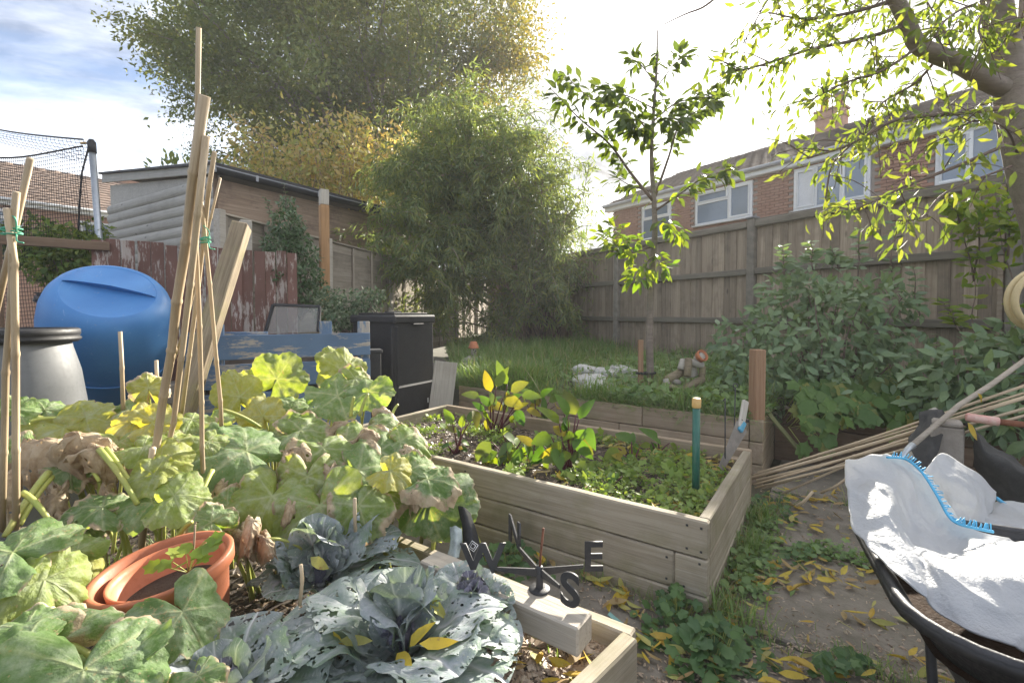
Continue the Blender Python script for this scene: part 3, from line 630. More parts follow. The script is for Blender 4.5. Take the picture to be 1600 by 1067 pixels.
# ------------------------------------------------------------------ brick houses
def house(name, label, H0, HD, NRM, length, z_lo, z_e, z_r, back, windows, brick_rows, tile_rows, tile_mat, brick=True, over=.22):
    h = thing(name, label, 'house', H0)
    def P(t, o=0.0, z=0.0): return H0 + HD * t + NRM * o + ZUP * z
    wall = quadbox('wall', h, [P(0, -.012, -1), P(length, -.012, -1), P(length, -.012, z_e), P(0, -.012, z_e)], .25, NRM, mortar_m if brick else brick_m)
    quadbox('side_wall', h, [P(-.002, -.03, -1), P(-.002, -2 * back, -1), P(-.002, -2 * back, z_e), P(-.002, -back, z_r - .12), P(-.002, -.03, z_e)], .02, -HD, brick_m)
    if brick:
        me = cbox(.215, .04, .065, brick_m, .003); half = cbox(.1025, .04, .065, brick_m, .003)
        pl = []
        nr = int((z_e - brick_rows) / .075)
        for r in range(nr):
            z = brick_rows + (r + .5) * .075; t = -.1125 if r % 2 else 0.0
            while t < length:
                c = t + .1125
                if c > .03 and not any(w0 - .1 < c < w1 + .1 and zz0 - .03 < z < zz1 + .03 for w0, w1, zz0, zz1, _ in windows): pl.append((c, z))
                t += .225
        pl.sort(key=lambda q: -q[0])
        for c, z in pl[:290]: put('brick', me, frame(P(c, .004 + random.uniform(-.002, .002), z), HD, ZUP), wall)
        rest = pl[290:]
        bm = bmesh.new()
        for c, z in rest:
            g = bmesh.ops.create_cube(bm, size=1, matrix=Matrix.Translation(HD * c + NRM * (.004 + random.uniform(-.002, .002)) + ZUP * z) @ frame((0, 0, 0), HD, ZUP) @ Matrix.Diagonal((.215, .04, .065, 1)))
        bme = bpy.data.meshes.new('brickwork'); bm.to_mesh(bme); bm.free(); bme.materials.append(brick_m)
        put('brickwork', bme, Matrix.Translation(H0), h, kind='stuff')
    for w0, w1, z0, z1, kind in windows:
        wn = put('window', None, Matrix.Translation(P((w0 + w1) / 2, 0, z0)), h)
        fw = .065
        fr = put('frame', cbox(w1 - w0, .07, fw, white_pl, .006), frame(P((w0 + w1) / 2, .02, z0 + fw / 2), HD, ZUP), wn)
        plank('frame', wn, P(w0, .02, z1 - fw / 2), P(w1, .02, z1 - fw / 2), ZUP, fw, .07, white_pl, .006)
        for t in (w0 + fw / 2, w1 - fw / 2): plank('frame', wn, P(t, .02, z0 + fw + .001), P(t, .02, z1 - fw - .001), HD, fw, .07, white_pl, .006)
        plank('sill', wn, P(w0 - .05, .07, z0 - .025), P(w1 + .05, .07, z0 - .025), NRM, .16, .03, white_pl, .005)
        def sash(a, b, c, d, open_=True, cur=False):
            sw = .045
            if open_:
                for q in ((P(a, .05, c + sw / 2), P(b, .05, c + sw / 2), ZUP), (P(a, .05, d - sw / 2), P(b, .05, d - sw / 2), ZUP), (P(a + sw / 2, .051, c + sw), P(a + sw / 2, .051, d - sw), HD), (P(b - sw / 2, .051, c + sw), P(b - sw / 2, .051, d - sw), HD)):
                    plank('sash', wn, q[0], q[1], q[2], sw, .05, white_pl, .005)
            quadbox('pane', wn, [P(a, .03, c), P(b, .03, c), P(b, .03, d), P(a, .03, d)], .02, NRM, curtain if cur else glass_d)
        a, b, c, d = w0 + fw, w1 - fw, z0 + fw, z1 - fw; L = b - a
        mull = lambda t: plank('mullion', wn, P(t, .025, c), P(t, .025, d), HD, .06, .07, white_pl, .005)
        if kind == 2:      # transom light and a fixed pane beside
            m_ = a + L * .62; mull(m_); tz = c + (d - c) * .66
            plank('transom', wn, P(a, .026, tz), P(m_ - .03, .026, tz), ZUP, .05, .07, white_pl, .005)
            sash(a, m_ - .03, tz + .025, d); sash(a, m_ - .03, c, tz - .025, False); sash(m_ + .03, b, c, d)
        elif kind == 1:
            tz = c + (d - c) * .62; plank('transom', wn, P(a, .026, tz), P(b, .026, tz), ZUP, .05, .07, white_pl, .005)
            sash(a, b, tz + .025, d); sash(a, b, c, tz - .025, False)
        elif kind == 3:
            m1, m2 = a + L * .30, a + L * .66; mull(m1); mull(m2)
            sash(a, m1 - .03, c, d, True, True); sash(m1 + .03, m2 - .03, c, d, False); sash(m2 + .03, b, c, d)
        else:
            m1 = a + L * .45; mull(m1); sash(a, m1 - .03, c, d); sash(m1 + .03, b, c, d, False)
    # roof: eaves boards, gutter, slab and separate tiles
    plank('fascia', h, P(-over, over - .02, z_e + .03), P(length, over - .02, z_e + .03), ZUP, .20, .025, white_pl, .004)
    plank('soffit', h, P(-over, over / 2 - .02, z_e - .075), P(length, over / 2 - .02, z_e - .075), NRM, over, .015, white_pl, .003)
    tube('gutter', h, [P(-over, over + .05, z_e + .09), P(length, over + .05, z_e + .09)], .055, gutter_pl if brick else white_pl, 10)
    sl = Vector(P(0, -back, z_r) - P(0, over, z_e + .14)); sl_len = sl.length; sd_ = sl.normalized(); rn = HD.cross(sd_); rn = rn if rn.z > 0 else -rn
    e0 = P(-over, over, z_e + .14)
    rf_ = quadbox('roof', h, [e0, e0 + HD * (length + over), e0 + HD * (length + over) + sl, e0 + sl], .05, rn, tile_mat)
    quadbox('rear_slope', h, [e0 + sl, e0 + HD * (length + over) + sl, P(length, -2 * back - over, z_e + .14), P(-over, -2 * back - over, z_e + .14)], .05, (rn - 2 * NRM * rn.dot(NRM)), tile_mat)
    quadbox('verge_board', h, [e0 - HD * .004 - rn * .05, e0 + sl - HD * .004 - rn * .05, e0 + sl - HD * .004 - rn * .22, e0 - HD * .004 - rn * .2], .02, -HD, white_pl)
    st = sl_len / tile_rows; tw = .30
    prof = [(-.5, .0), (-.30, .003), (-.1, .003), (.1, .0), (.3, .0), (.5, .0)]
    V = []; Fc = []
    for u, zz_ in ((0, .030), (1, .0)):
        for x, z in prof: V.append((x * tw, u * (st + .04), z + zz_))
    for x, z in prof: V.append((x * tw, 0, z - .004))
    for k in range(5): Fc.append((k, k + 1, 7 + k, 6 + k)); Fc.append((12 + k, 13 + k, k + 1, k))
    tm = mesh('roof_tile', V, Fc, tile_mat)
    tl = []
    for r in range(tile_rows):
        x = .15 if r % 2 else 0.0
        while x < length + over: tl.append((x, r)); x += tw
    tl.sort(key=lambda q: -q[0] * 1.0)
    vis = tl[:290]
    for x, r in vis: put('roof_tile', tm, frame(e0 + HD * x + sd_ * (st * r - .02) + rn * (.004 + random.uniform(0, .004)), HD, rn), rf_)
    if tl[290:]:
        bm = bmesh.new()
        for x, r in tl[290:]:
            Mx = Matrix.Translation(e0 - H0) @ Matrix.Translation(HD * x + sd_ * (st * r - .02) + rn * (.004 + random.uniform(0, .004))) @ frame((0, 0, 0), HD, rn)
            vs = [bm.verts.new(Mx @ Vector(v)) for v in V]
            for f in Fc: bm.faces.new([vs[i] for i in f])
        tme = bpy.data.meshes.new('tiling'); bm.to_mesh(tme); bm.free(); tme.materials.append(tile_mat)
        put('tiling', tme, Matrix.Translation(H0), h, kind='stuff')
    k = int((length + over) / .45); rme = None
    for i in range(k):
        q = e0 + sl + HD * (.225 + .45 * i)
        if rme is None:
            Vr, Fr = tubeVF([(-.222, 0, 0), (.222, 0, 0)], [.105, .115], 10); rme = mesh('ridge_tile', Vr, Fr, tile_mat, True)
        put('ridge_tile', rme, frame(q - ZUP * .05, HD, ZUP), rf_)
    return h, P, e0, sl
HD1 = Vector((.566, -.825, 0)).normalized(); HN1 = Vector((-.825, -.566, 0)).normalized(); H01 = Vector((3.62, 16.8, 0))
def tpx(px): r = (px - 800) / F_PX; return (r * H01.y - H01.x) / (HD1.x - r * HD1.y)
wins = [(tpx(1003), tpx(1048), 3.62, 4.74, 1), (tpx(1086), tpx(1174), 3.80, 4.78, 2), (tpx(1238), tpx(1356), 3.74, 4.78, 3), (tpx(1456), tpx(1583), 3.74, 4.78, 4)]
h1, P1, e01, sl1 = house('brick_house', 'red brick house with white windows and a long tiled roof beyond the tall board fence', H01, HD1, HN1, 12.2, 0, 4.9, 6.85, 3.9, wins, 3.35, 14, tile_m)
def chimney(parent, c, HD, NRM, z0, z1, wx, wy, pots=2):
    ch = put('chimney', cbox(wx, wy, z1 - z0, brick_m, .01), frame(Vector((c.x, c.y, (z0 + z1) / 2)), HD, ZUP), parent)
    box('course', ch, Vector((c.x, c.y, z1 + .031)), (wx + .08, wy + .08, .06), brick_m, HD)
    box('course', ch, Vector((c.x, c.y, z1 - .2)), (wx + .06, wy + .06, .07), brick_m, HD)
    for i in range(pots):
        q = Vector((c.x, c.y, z1 + .06)) + HD * ((i - (pots - 1) / 2) * .42)
        lathe('chimney_pot', ch, [(.11, 0), (.10, .26), (.13, .28), (.13, .33), (.09, .33), (.09, .1)], terra_clay, Matrix.Translation(q), 16)
        lathe('cowl', ch, [(.02, .38), (.17, .40), (.13, .45), (.0, .47)], lead_m, Matrix.Translation(q), 16)
cq = P1(tpx(1232), -3.9, 0)
for tt in np.linspace(5, 12, 80):      # the chimney stands on the ridge where the photograph shows it
    q = P1(tt, -3.9, 7.2)
    if abs(800 + F_PX * q.x / q.y - 1291) < abs(800 + F_PX * cq.x / cq.y - 1291): cq = P1(tt, -3.9, 0)
chimney(h1, cq, HD1, HN1, 6.3, 7.42, .75, .45)
HA = Vector((-17.07, 15.56, 0)); HD2 = Vector((1.87, 2.54, 0)).normalized(); HN2 = Vector((HD2.y, -HD2.x, 0)); HA = HA - HD2 * 3.0
h2, P2, e02, sl2 = house('brick_house', 'distant brown roofed brick house beyond the trampoline net', HA, HD2, HN2, 9.5, 0, 4.9, 7.0, 3.6, [(2.6, 3.6, 3.9, 4.7, 1), (5.05, 6.15, 3.6, 4.6, 4)], 3.6, 13, tile2_m, brick=False, over=.2)
c2 = at(203, 300, 21.5); chimney(h2, Vector((c2.x, c2.y, 0)), HD2, HN2, 6.2, 7.55, .8, .5, 0)
# ------------------------------------------------------------------ plants: trees and shrubs
LF_OV = [tpl_leaf(1, .46, c, f, 3) for c, f in ((.1, .2), (.25, .1), (-.05, .25), (.35, .3))]
LF_NAR = [tpl_leaf(1, .32, c, f, 3, twist=tw) for c, f, tw in ((.15, .3, 0), (.3, .2, .8), (.45, .3, -.6), (.05, .2, .4))]
LF_SM = [tpl_diamond(.5, .1, .1), tpl_diamond(.42, .05, .2), tpl_diamond(.6, .15, 0)]
LF_LANCE = [tpl_leaf(1, .17, .25, .2, 2), tpl_leaf(1, .15, .5, .2, 3), tpl_diamond(.16, .03, .3)]
def wobble_line(A, B, n=6, amp=.08, sag=0.0, seed=0):
    A, B = Vector(A), Vector(B); L = (B - A).length; out = []
    for i in range(n + 1):
        u = i / n; p = A.lerp(B, u)
        nz = noise.noise_vector(Vector((u * 2.3 + seed * 7.1, seed * 1.7, 0))) * amp * L * math.sin(math.pi * u) * 1.5
        p = p + nz; p.z += sag * L * 4 * u * (1 - u); out.append(p)
    return out
class Wood:
    """branches of one plant joined into one mesh"""
    def __init__(s): s.V = []; s.F = []
    def add(s, P, r0, r1, n=6):
        k = len(P); tubeVF(P, [r0 + (r1 - r0) * i / (k - 1) for i in range(k)], n, True, s.V, s.F)
    def build(s, name, parent, m, **kw):
        if not s.V: return
        o = s.V[0].copy(); return put(name, mesh(name, [v - o for v in s.V], s.F, m, True), Matrix.Translation(o), parent, **kw)
# ---- big hornbeam-like tree beyond the shed
def big_tree():
    base = Vector((-5.2, 16.5, 0)); t = thing('broadleaf_tree', 'huge dense green tree towering over the shed roof', 'tree', base)
    wd = Wood(); tips = []
    wd.add(wobble_line(base, base + Vector((.2, 0, 6.5)), 6, .02), .38, .24, 10)
    cen = Vector((-5.3, 16.5, 9.2)); RX, RY, RZ = 6.3, 4.0, 4.3
    for i in range(56):
        d = Vector((random.gauss(0, 1), random.gauss(0, 1), random.gauss(0, .9) + .15)).normalized()
        e = cen + Vector((d.x * RX, d.y * RY, d.z * RZ)) * random.uniform(.72, .98)
        if e.z < 5.4 + .04 * abs(e.x - cen.x): e.z = 5.6 + random.uniform(0, 1)
        s = base + Vector((.1, 0, random.uniform(2.8, 7.2)))
        P = wobble_line(s, e, 6, .05, .05, i); wd.add(P, .10, .02, 5)
        for u in (2, 3, 4, 5, 6): tips.append((P[u], (e - s).normalized(), .55 + .1 * u))
        for j in range(5):
            q = P[random.randint(2, 6)]; dd = (d + Vector(rdir(1)[0]) * .8).normalized(); e2 = q + dd * random.uniform(1.0, 2.3)
            P2 = wobble_line(q, e2, 4, .06, -.03, i * 9 + j); wd.add(P2, .03, .008, 4)
            for u in (1, 2, 3, 4): tips.append((P2[u], dd, .5 + .08 * u))
    for i, (x0, y0, x1, y1) in enumerate(((560, 300, 470, 90), (600, 300, 560, 20), (640, 300, 700, 60), (560, 280, 420, 150), (620, 280, 640, 10), (660, 290, 770, 120), (540, 290, 380, 60), (520, 270, 430, 120), (600, 260, 600, 40), (650, 270, 690, 20))):
        L = wobble_line(at(x0, y0, 15.2), at(x1, y1, 13.9 + .2 * (i % 4)), 9, .05, .03, i * 5); wd.add(L, .085, .02, 6)
    wd.build('trunk', t, bark)
    Pp = []; Xx = []; Ss = []; Rr = []
    for c, d, sc in tips:
        n = int(random.uniform(40, 80)); q = rng.normal(size=(n, 3)) * np.array([.42, .42, .24]) * sc * 1.15 + np.array(c)
        x = rdir(n) * .8 + np.array(d) * .6 + np.array([0, 0, -.35])
        tone = min(max(.42 + .5 * noise.noise(c * .35) + random.uniform(-.18, .18), 0), 1)
        Pp.append(q); Xx.append(x); Ss.append(rng.uniform(.10, .20, n)); Rr.append(np.clip(tone + rng.normal(size=n) * .12, 0, 1))
    for i in range(760):
        a = random.uniform(0, 6.283); rr = random.random() ** .5; px, py = 548 + 285 * rr * math.cos(a), 30 + 205 * rr * math.sin(a)
        c = at(px + random.gauss(0, 8), py + random.gauss(0, 6), random.uniform(13.6, 17.5)); n = random.randint(60, 130)
        if noise.noise(c * .55) < -.33: continue
        q = rng.normal(size=(n, 3)) * np.array([.46, .42, .27]) * random.uniform(.7, 1.15) + np.array(c); tone = min(max(.38 + .5 * noise.noise(c * .35) + random.uniform(-.18, .18), 0), 1)
        Pp.append(q); Xx.append(rdir(n) * .9 + np.array([0, 0, -.35])); Ss.append(rng.uniform(.09, .16, n)); Rr.append(np.clip(tone + rng.normal(size=n) * .12, 0, 1))
    Pp = np.concatenate(Pp); Xx = np.concatenate(Xx); Ss = np.concatenate(Ss); Rr = np.concatenate(Rr)
    # keep out of the house side, gold leaves on the right flank
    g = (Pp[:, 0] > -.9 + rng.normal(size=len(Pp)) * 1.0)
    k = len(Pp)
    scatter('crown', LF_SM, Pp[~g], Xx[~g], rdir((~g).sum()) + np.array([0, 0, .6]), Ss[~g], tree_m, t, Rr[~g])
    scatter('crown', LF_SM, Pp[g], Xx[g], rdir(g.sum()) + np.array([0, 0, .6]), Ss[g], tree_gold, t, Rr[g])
    # twiggy sprays standing out against the sky at the left edge
    sp = Wood(); P3 = []; X3 = []
    for (x0, y0, x1, y1) in ((330, 60, 262, 20), (330, 110, 245, 62), (335, 120, 240, 100), (335, 170, 262, 135), (340, 60, 285, 20), (340, 210, 280, 178), (345, 250, 300, 232), (700, 30, 800, -10), (760, 90, 815, 55), (790, 150, 838, 120), (770, 40, 812, 20)):
        A, B = at(x0, y0, 16), at(x1, y1, 15.6); P = wobble_line(A, B, 8, .08, .05, x0 + y0); sp.add(P, .02, .004, 4)
        for u in range(1, 9):
            for _ in range(60):
                q = P[u] + Vector(rng.normal(size=3)) * .19; P3.append(q); X3.append((B - A).normalized() + Vector(rdir(1)[0]) * .9)
    sp.build('twigs', t, twig_bark, kind='stuff')
    scatter('spray', LF_SM, P3, X3, rdir(len(P3)) + np.array([0, 0, .6]), rng.uniform(.06, .11, len(P3)), tree_m, t, rng.uniform(.1, .6, len(P3)))
big_tree()
# ---- autumn shrub behind the shed
def cloud(ctrs, n, m_templates):
    pass
def autumn():
    base = Vector((-3.4, 11.5, 0)); t = thing('autumn_shrub', 'yellow and orange leaved shrub with bare pinkish twigs rising behind the shed roof', 'shrub', base)
    wd = Wood(); P = []; X = []; S = []
    for i in range(95):
        px = random.uniform(335, 650); top = 205 + 22 * noise.noise(Vector((px * .02, 1, 0))) + random.uniform(-12, 75)
        if px < 380: top += 40
        Y = random.uniform(10.6, 12.4); e = at(px, top, Y); s = at(px + random.uniform(-30, 30), 400, Y)
        L = wobble_line(s, e, 8, .06, 0, i); wd.add(L, .022, .005, 4)
        for u in range(3, 9):
            for _ in range(13 + u):
                q = L[u] + Vector(rng.normal(size=3)) * .24; P.append(q); X.append(rdir(1)[0] + np.array([0, 0, -.4])); S.append(random.uniform(.08, .17))
    wd.build('branches', t, pale_twig)
    tw = Wood()
    for (a, b, c, d) in ((440, 240, 365, 178), (430, 230, 362, 212), (470, 235, 520, 172), (520, 260, 545, 190), (500, 240, 478, 180), (590, 230, 560, 185), (395, 240, 352, 205)):
        L = wobble_line(at(a, b, 11.2), at(c, d, 11), 6, .12, .05, a); tw.add(L, .016, .006, 4)
        for u in (3, 4, 5, 6):
            for _ in range(6): q = L[u] + Vector(rng.normal(size=3)) * .12; P.append(q); X.append(rdir(1)[0]); S.append(random.uniform(.1, .18))
    tw.build('twigs', t, pale_twig, kind='stuff')
    split_leaves(t, LF_OV, P, X, rdir(len(P)) + np.array([0, -.4, .7]), S, m_leaf('autumn_leaf_single', [(.32, .38, .12), (.42, .44, .14), (.56, .50, .16), (.58, .42, .18), (.54, .48, .28)], 'obj', .45, tint=(1.3, 1.1, .5)), autumn_m, 'foliage')
autumn()
def sprig():
    base = at(262, 330, 12.5); t = thing('leafy_sprig', 'small twig of brownish leaves showing above the shed gable near the chimney', 'shrub', base)
    wd = Wood(); P = []; X = []
    for (a, b) in ((235, 262), (262, 246), (292, 258), (275, 255), (245, 272), (305, 268)):
        e = at(a, b, 12.5); L = wobble_line(base, e, 5, .1, 0, a); wd.add(L, .02, .006, 4)
        for u in (3, 4, 5):
            for _ in range(6): P.append(L[u] + Vector(rng.normal(size=3)) * .10); X.append((e - base).normalized() + Vector(rdir(1)[0]) * .7)
    wd.build('twigs', t, twig_bark, kind='stuff'); leaf_parts(t, [tplmesh('leaf', q, peach_obj) for q in LF_OV], P, X, rdir(len(P)), rng.uniform(.14, .24, len(P)))
sprig()
# ---- buddleia filling the far corner
def buddleia():
    base = Vector((.55, 10.1, .52)); t = thing('buddleia', 'huge arching buddleia with narrow grey green leaves filling the far fence corner', 'shrub', base)
    wd = Wood(); P = []; X = []; S = []; Rr = []
    def sprayleaf(L, d0, dens, spread):
        n = len(L)
        for u in range(1, n):
            q0, q1 = L[u - 1], L[u]; d = (q1 - q0).normalized()
            for k in range(dens):
                q = q0.lerp(q1, random.random()) + Vector(rng.normal(size=3)) * spread
                x = d * random.uniform(.2, .9) + Vector(rdir(1)[0]) * .75 + Vector((0, 0, -.35)); P.append(q); X.append(x); S.append(random.uniform(.09, .19))
    # (top pixel x, top pixel y, depth) of the main arching stems
    tops = []
    for i in range(74):
        a = random.random(); px = 585 + 330 * a
        rim = 150 + 26 * abs(math.sin(a * 9)) + (130 * max(0, (a - .68) / .32) ** 1.3) + 185 * max(0, (.16 - a) / .16) ** .9
        py = rim + random.random() ** 1.3 * 230; tops.append((px, py, random.uniform(8.3, 11.0) if px > 640 else random.uniform(8.0, 9.6)))
    for i, (px, py, Y) in enumerate(tops):
        e = at(px, py, Y); s = base + Vector((random.uniform(-.5, .4), random.uniform(-.25, .25), 0))
        mid = s.lerp(e, .55) + Vector((0, 0, .55)); L = smoothpath([s, mid, e], 6); wd.add(L, random.uniform(.018, .035), .006, 5)
        right = px > 800
        sprayleaf(L[5:], None, 7 if right else 16, .13)
        for j in range(6 if right else 9):
            u = random.randint(5, len(L) - 1); q = L[u]; dd = Vector((random.gauss(-.25 if not right else .2, .8), random.gauss(-.5, .5), random.gauss(.25, .5))).normalized()
            e2 = q + dd * random.uniform(.5, 1.15) - ZUP * random.uniform(0, .35); m2 = q.lerp(e2, .5) + ZUP * .18
            L2 = smoothpath([q, m2, e2], 3); wd.add(L2, .009, .003, 4); sprayleaf(L2, None, 9 if right else 17, .07)
    # lower drooping sprays over the lapped fence
    for (px, py, Y) in ((690, 480, 8.6), (660, 440, 8.2), (640, 400, 8.0), (720, 500, 9.0), (760, 520, 9.2), (780, 500, 9.4), (900, 500, 9.3), (610, 340, 7.9), (600, 380, 8.0), (820, 440, 9.0), (870, 450, 9.2), (740, 430, 8.7), (700, 390, 8.4), (630, 300, 8.2), (775, 545, 9.0), (905, 520, 9.2)):
        e = at(px, py, Y); s = at(px + random.uniform(30, 90) * (1 if px < 850 else -1), py - random.uniform(40, 90), Y + .5)
        L = smoothpath([s, s.lerp(e, .5) + ZUP * .2, e], 4); wd.add(L, .014, .004, 4)
        for j in range(12):
            q = L[random.randint(2, len(L) - 1)]; e2 = q + Vector((random.gauss(0, .35), random.gauss(-.1, .3), random.gauss(-.12, .22))); L2 = smoothpath([q, q.lerp(e2, .5) + ZUP * .08, e2], 3); wd.add(L2, .007, .003, 4); sprayleaf(L2, None, 11, .06)
        sprayleaf(L, None, 10, .1)
    wd.build('stems', t, pale_twig)
    # old brown stump and dead stems at the foot
    st = Wood()
    for i in range(46):
        s = base + Vector((random.gauss(0, .28), random.gauss(-.1, .12), -.05)); st.add(wobble_line(s, s + Vector((random.gauss(0, .25), random.gauss(0, .12), random.uniform(.7, 1.7))), 4, .06, 0, i), random.uniform(.012, .04), .008, 5)
    st.build('old_stems', t, twig_bark)
    split_leaves(t, LF_LANCE, P, X, rdir(len(P)) + np.array([0, -.3, .8]), S, m_leaf('buddleia_leaf_single', [(.15, .21, .105), (.20, .26, .125), (.25, .30, .13), (.31, .33, .10)], 'obj', .42), budd_m, 'foliage')
buddleia()
# ---- young tree on the bank
def young_tree():
    Y = 4.65; b = at(1017, 603, Y); b.z = bank_z(b.x, b.y) - .03
    t = thing('young_tree', 'slender young tree with reddish trunk standing staked on the grass bank', 'tree', b)
    wd = Wood(); P = []; X = []; S = []
    fork = at(1022, 318, Y)
    trunk = smoothpath([b, at(1015, 520, Y), at(1018, 430, Y), at(1023, 370, Y), fork, at(1018, 250, Y), at(1021, 180, Y), at(1026, 110, Y), at(1027, 48, Y)], 4)
    k = len(trunk); rad = [.034 * (1 - i / k) ** .8 + .004 for i in range(k)]
    tube('trunk', t, trunk, rad, bark, 10)
    br = [([(1022, 316, Y), (985, 270, Y - .05), (952, 225, Y - .1), (905, 185, Y - .2), (862, 140, Y - .25)], .016),
          ([(1022, 312, Y), (1045, 245, Y + .1), (1062, 195, Y + .15), (1095, 170, Y + .2), (1130, 150, Y + .2)], .014),
          ([(1023, 330, Y), (1060, 305, Y - .2), (1100, 278, Y - .3), (1155, 262, Y - .4)], .012),
          ([(1020, 300, Y), (985, 290, Y + .2), (960, 275, Y + .3)], .009),
          ([(1019, 215, Y), (985, 175, Y + .1), (925, 155, Y + .1), (885, 120, Y + .1)], .010),
          ([(1020, 190, Y), (1060, 160, Y - .15), (1120, 150, Y - .2)], .009),
          ([(1022, 170, Y), (980, 150, Y - .2), (940, 140, Y - .25)], .008),
          ([(1024, 140, Y), (1050, 105, Y), (1068, 85, Y)], .006), ([(1024, 130, Y), (1000, 100, Y), (985, 92, Y)], .006),
          ([(1021, 200, Y), (1000, 190, Y - .3), (975, 185, Y - .45)], .007), ([(1021, 195, Y), (1045, 185, Y - .3), (1075, 195, Y - .5)], .007),
          ([(1019, 235, Y), (1005, 205, Y - .25), (990, 200, Y - .35)], .007),
          ([(1022, 345, Y), (1045, 350, Y - .1), (1062, 370, Y - .2)], .005),
          ([(1020, 385, Y), (985, 395, Y - .15), (960, 380, Y - .3), (940, 370, Y - .4)], .008), ([(1019, 400, Y), (1000, 425, Y - .2), (990, 440, Y - .25)], .006),
          ([(1019, 395, Y), (1035, 415, Y - .1), (1048, 420, Y - .2)], .005), ([(1020, 380, Y), (975, 370, Y - .1), (950, 350, Y - .2)], .006)]
    low = len(br) - 5
    for bi, (pp, r) in enumerate(br):
        L = smoothpath([at(*q) for q in pp], 5); wd.add(L, r, .003, 6); n = len(L)
        tot = sum((L[i + 1] - L[i]).length for i in range(n - 1)); m_ = int(tot * (85 if bi < low else 75)) + 6
        for j in range(m_):
            u = (.28 + .72 * random.random()) if bi < low else (.15 + .85 * random.random()); f = u * (n - 1); i = min(int(f), n - 2); q = L[i].lerp(L[i + 1], f - i)
            d = (L[i + 1] - L[i]).normalized(); side = Vector(rdir(1)[0]); x = d * .5 + side * .8 + Vector((0, 0, -.45 + .3 * random.random()))
            o = q + side * random.uniform(.01, .09); P.append(o); X.append(x); S.append(random.uniform(.085, .14))
    for i in range(60):
        f = random.uniform(.5, .995); q = trunk[int(f * (k - 1))]; P.append(q + Vector(rdir(1)[0]) * .04); X.append(Vector(rdir(1)[0]) + ZUP * .1); S.append(random.uniform(.08, .13))
    wd.build('branches', t, twig_bark)
    bright = [tplmesh('leaf', q, bright_obj) for q in LF_OV]; dark = [tplmesh('leaf', q, cherry_obj) for q in LF_OV]
    Z = rdir(len(P)) * .7 + np.array([0, -.2, .8])
    for i in range(len(P)): put('leaf', random.choice(bright if P[i].z < 2.4 and random.random() < .75 else dark), frame(P[i], X[i], Z[i]) @ Matrix.Scale(S[i], 4), t)  # upper crown takes the darker greens, its backlit silhouette put into the colour
    s = at(1001, 600, 4.5); z0 = bank_z(s.x, s.y)
    st = thing('tree_stake', 'short square stake tied beside the young tree trunk', 'stake', (s.x, s.y, z0))
    plank('stake_body', st, (s.x, s.y, z0 - .05), at(1001, 531, 4.5), (1, 0, 0), .045, .04, post_wood, .003)
    tie = thing('tree_tie', 'black rubber strap joining the stake to the young tree', 'strap', at(1008, 583, 4.55))
    tr = at(1016, 583, 4.65)
    V = [at(1001, 583, 4.5) + Vector((.04 * math.cos(a), .04 * math.sin(a), .004 * math.sin(a * 2))) for a in np.linspace(-.4, 5.2, 12)]
    tube('loop', tie, V, .012, black_pl, 6); tube('band', tie, [at(1001, 583, 4.45), at(1009, 584, 4.53), tr + Vector((.0, -.06, 0))], .012, black_pl, 6)
    tube('loop', tie, [tr + Vector((.05 * math.cos(a), .05 * math.sin(a), .003)) for a in np.linspace(0, 6.28, 16)], .012, black_pl, 6)
young_tree()
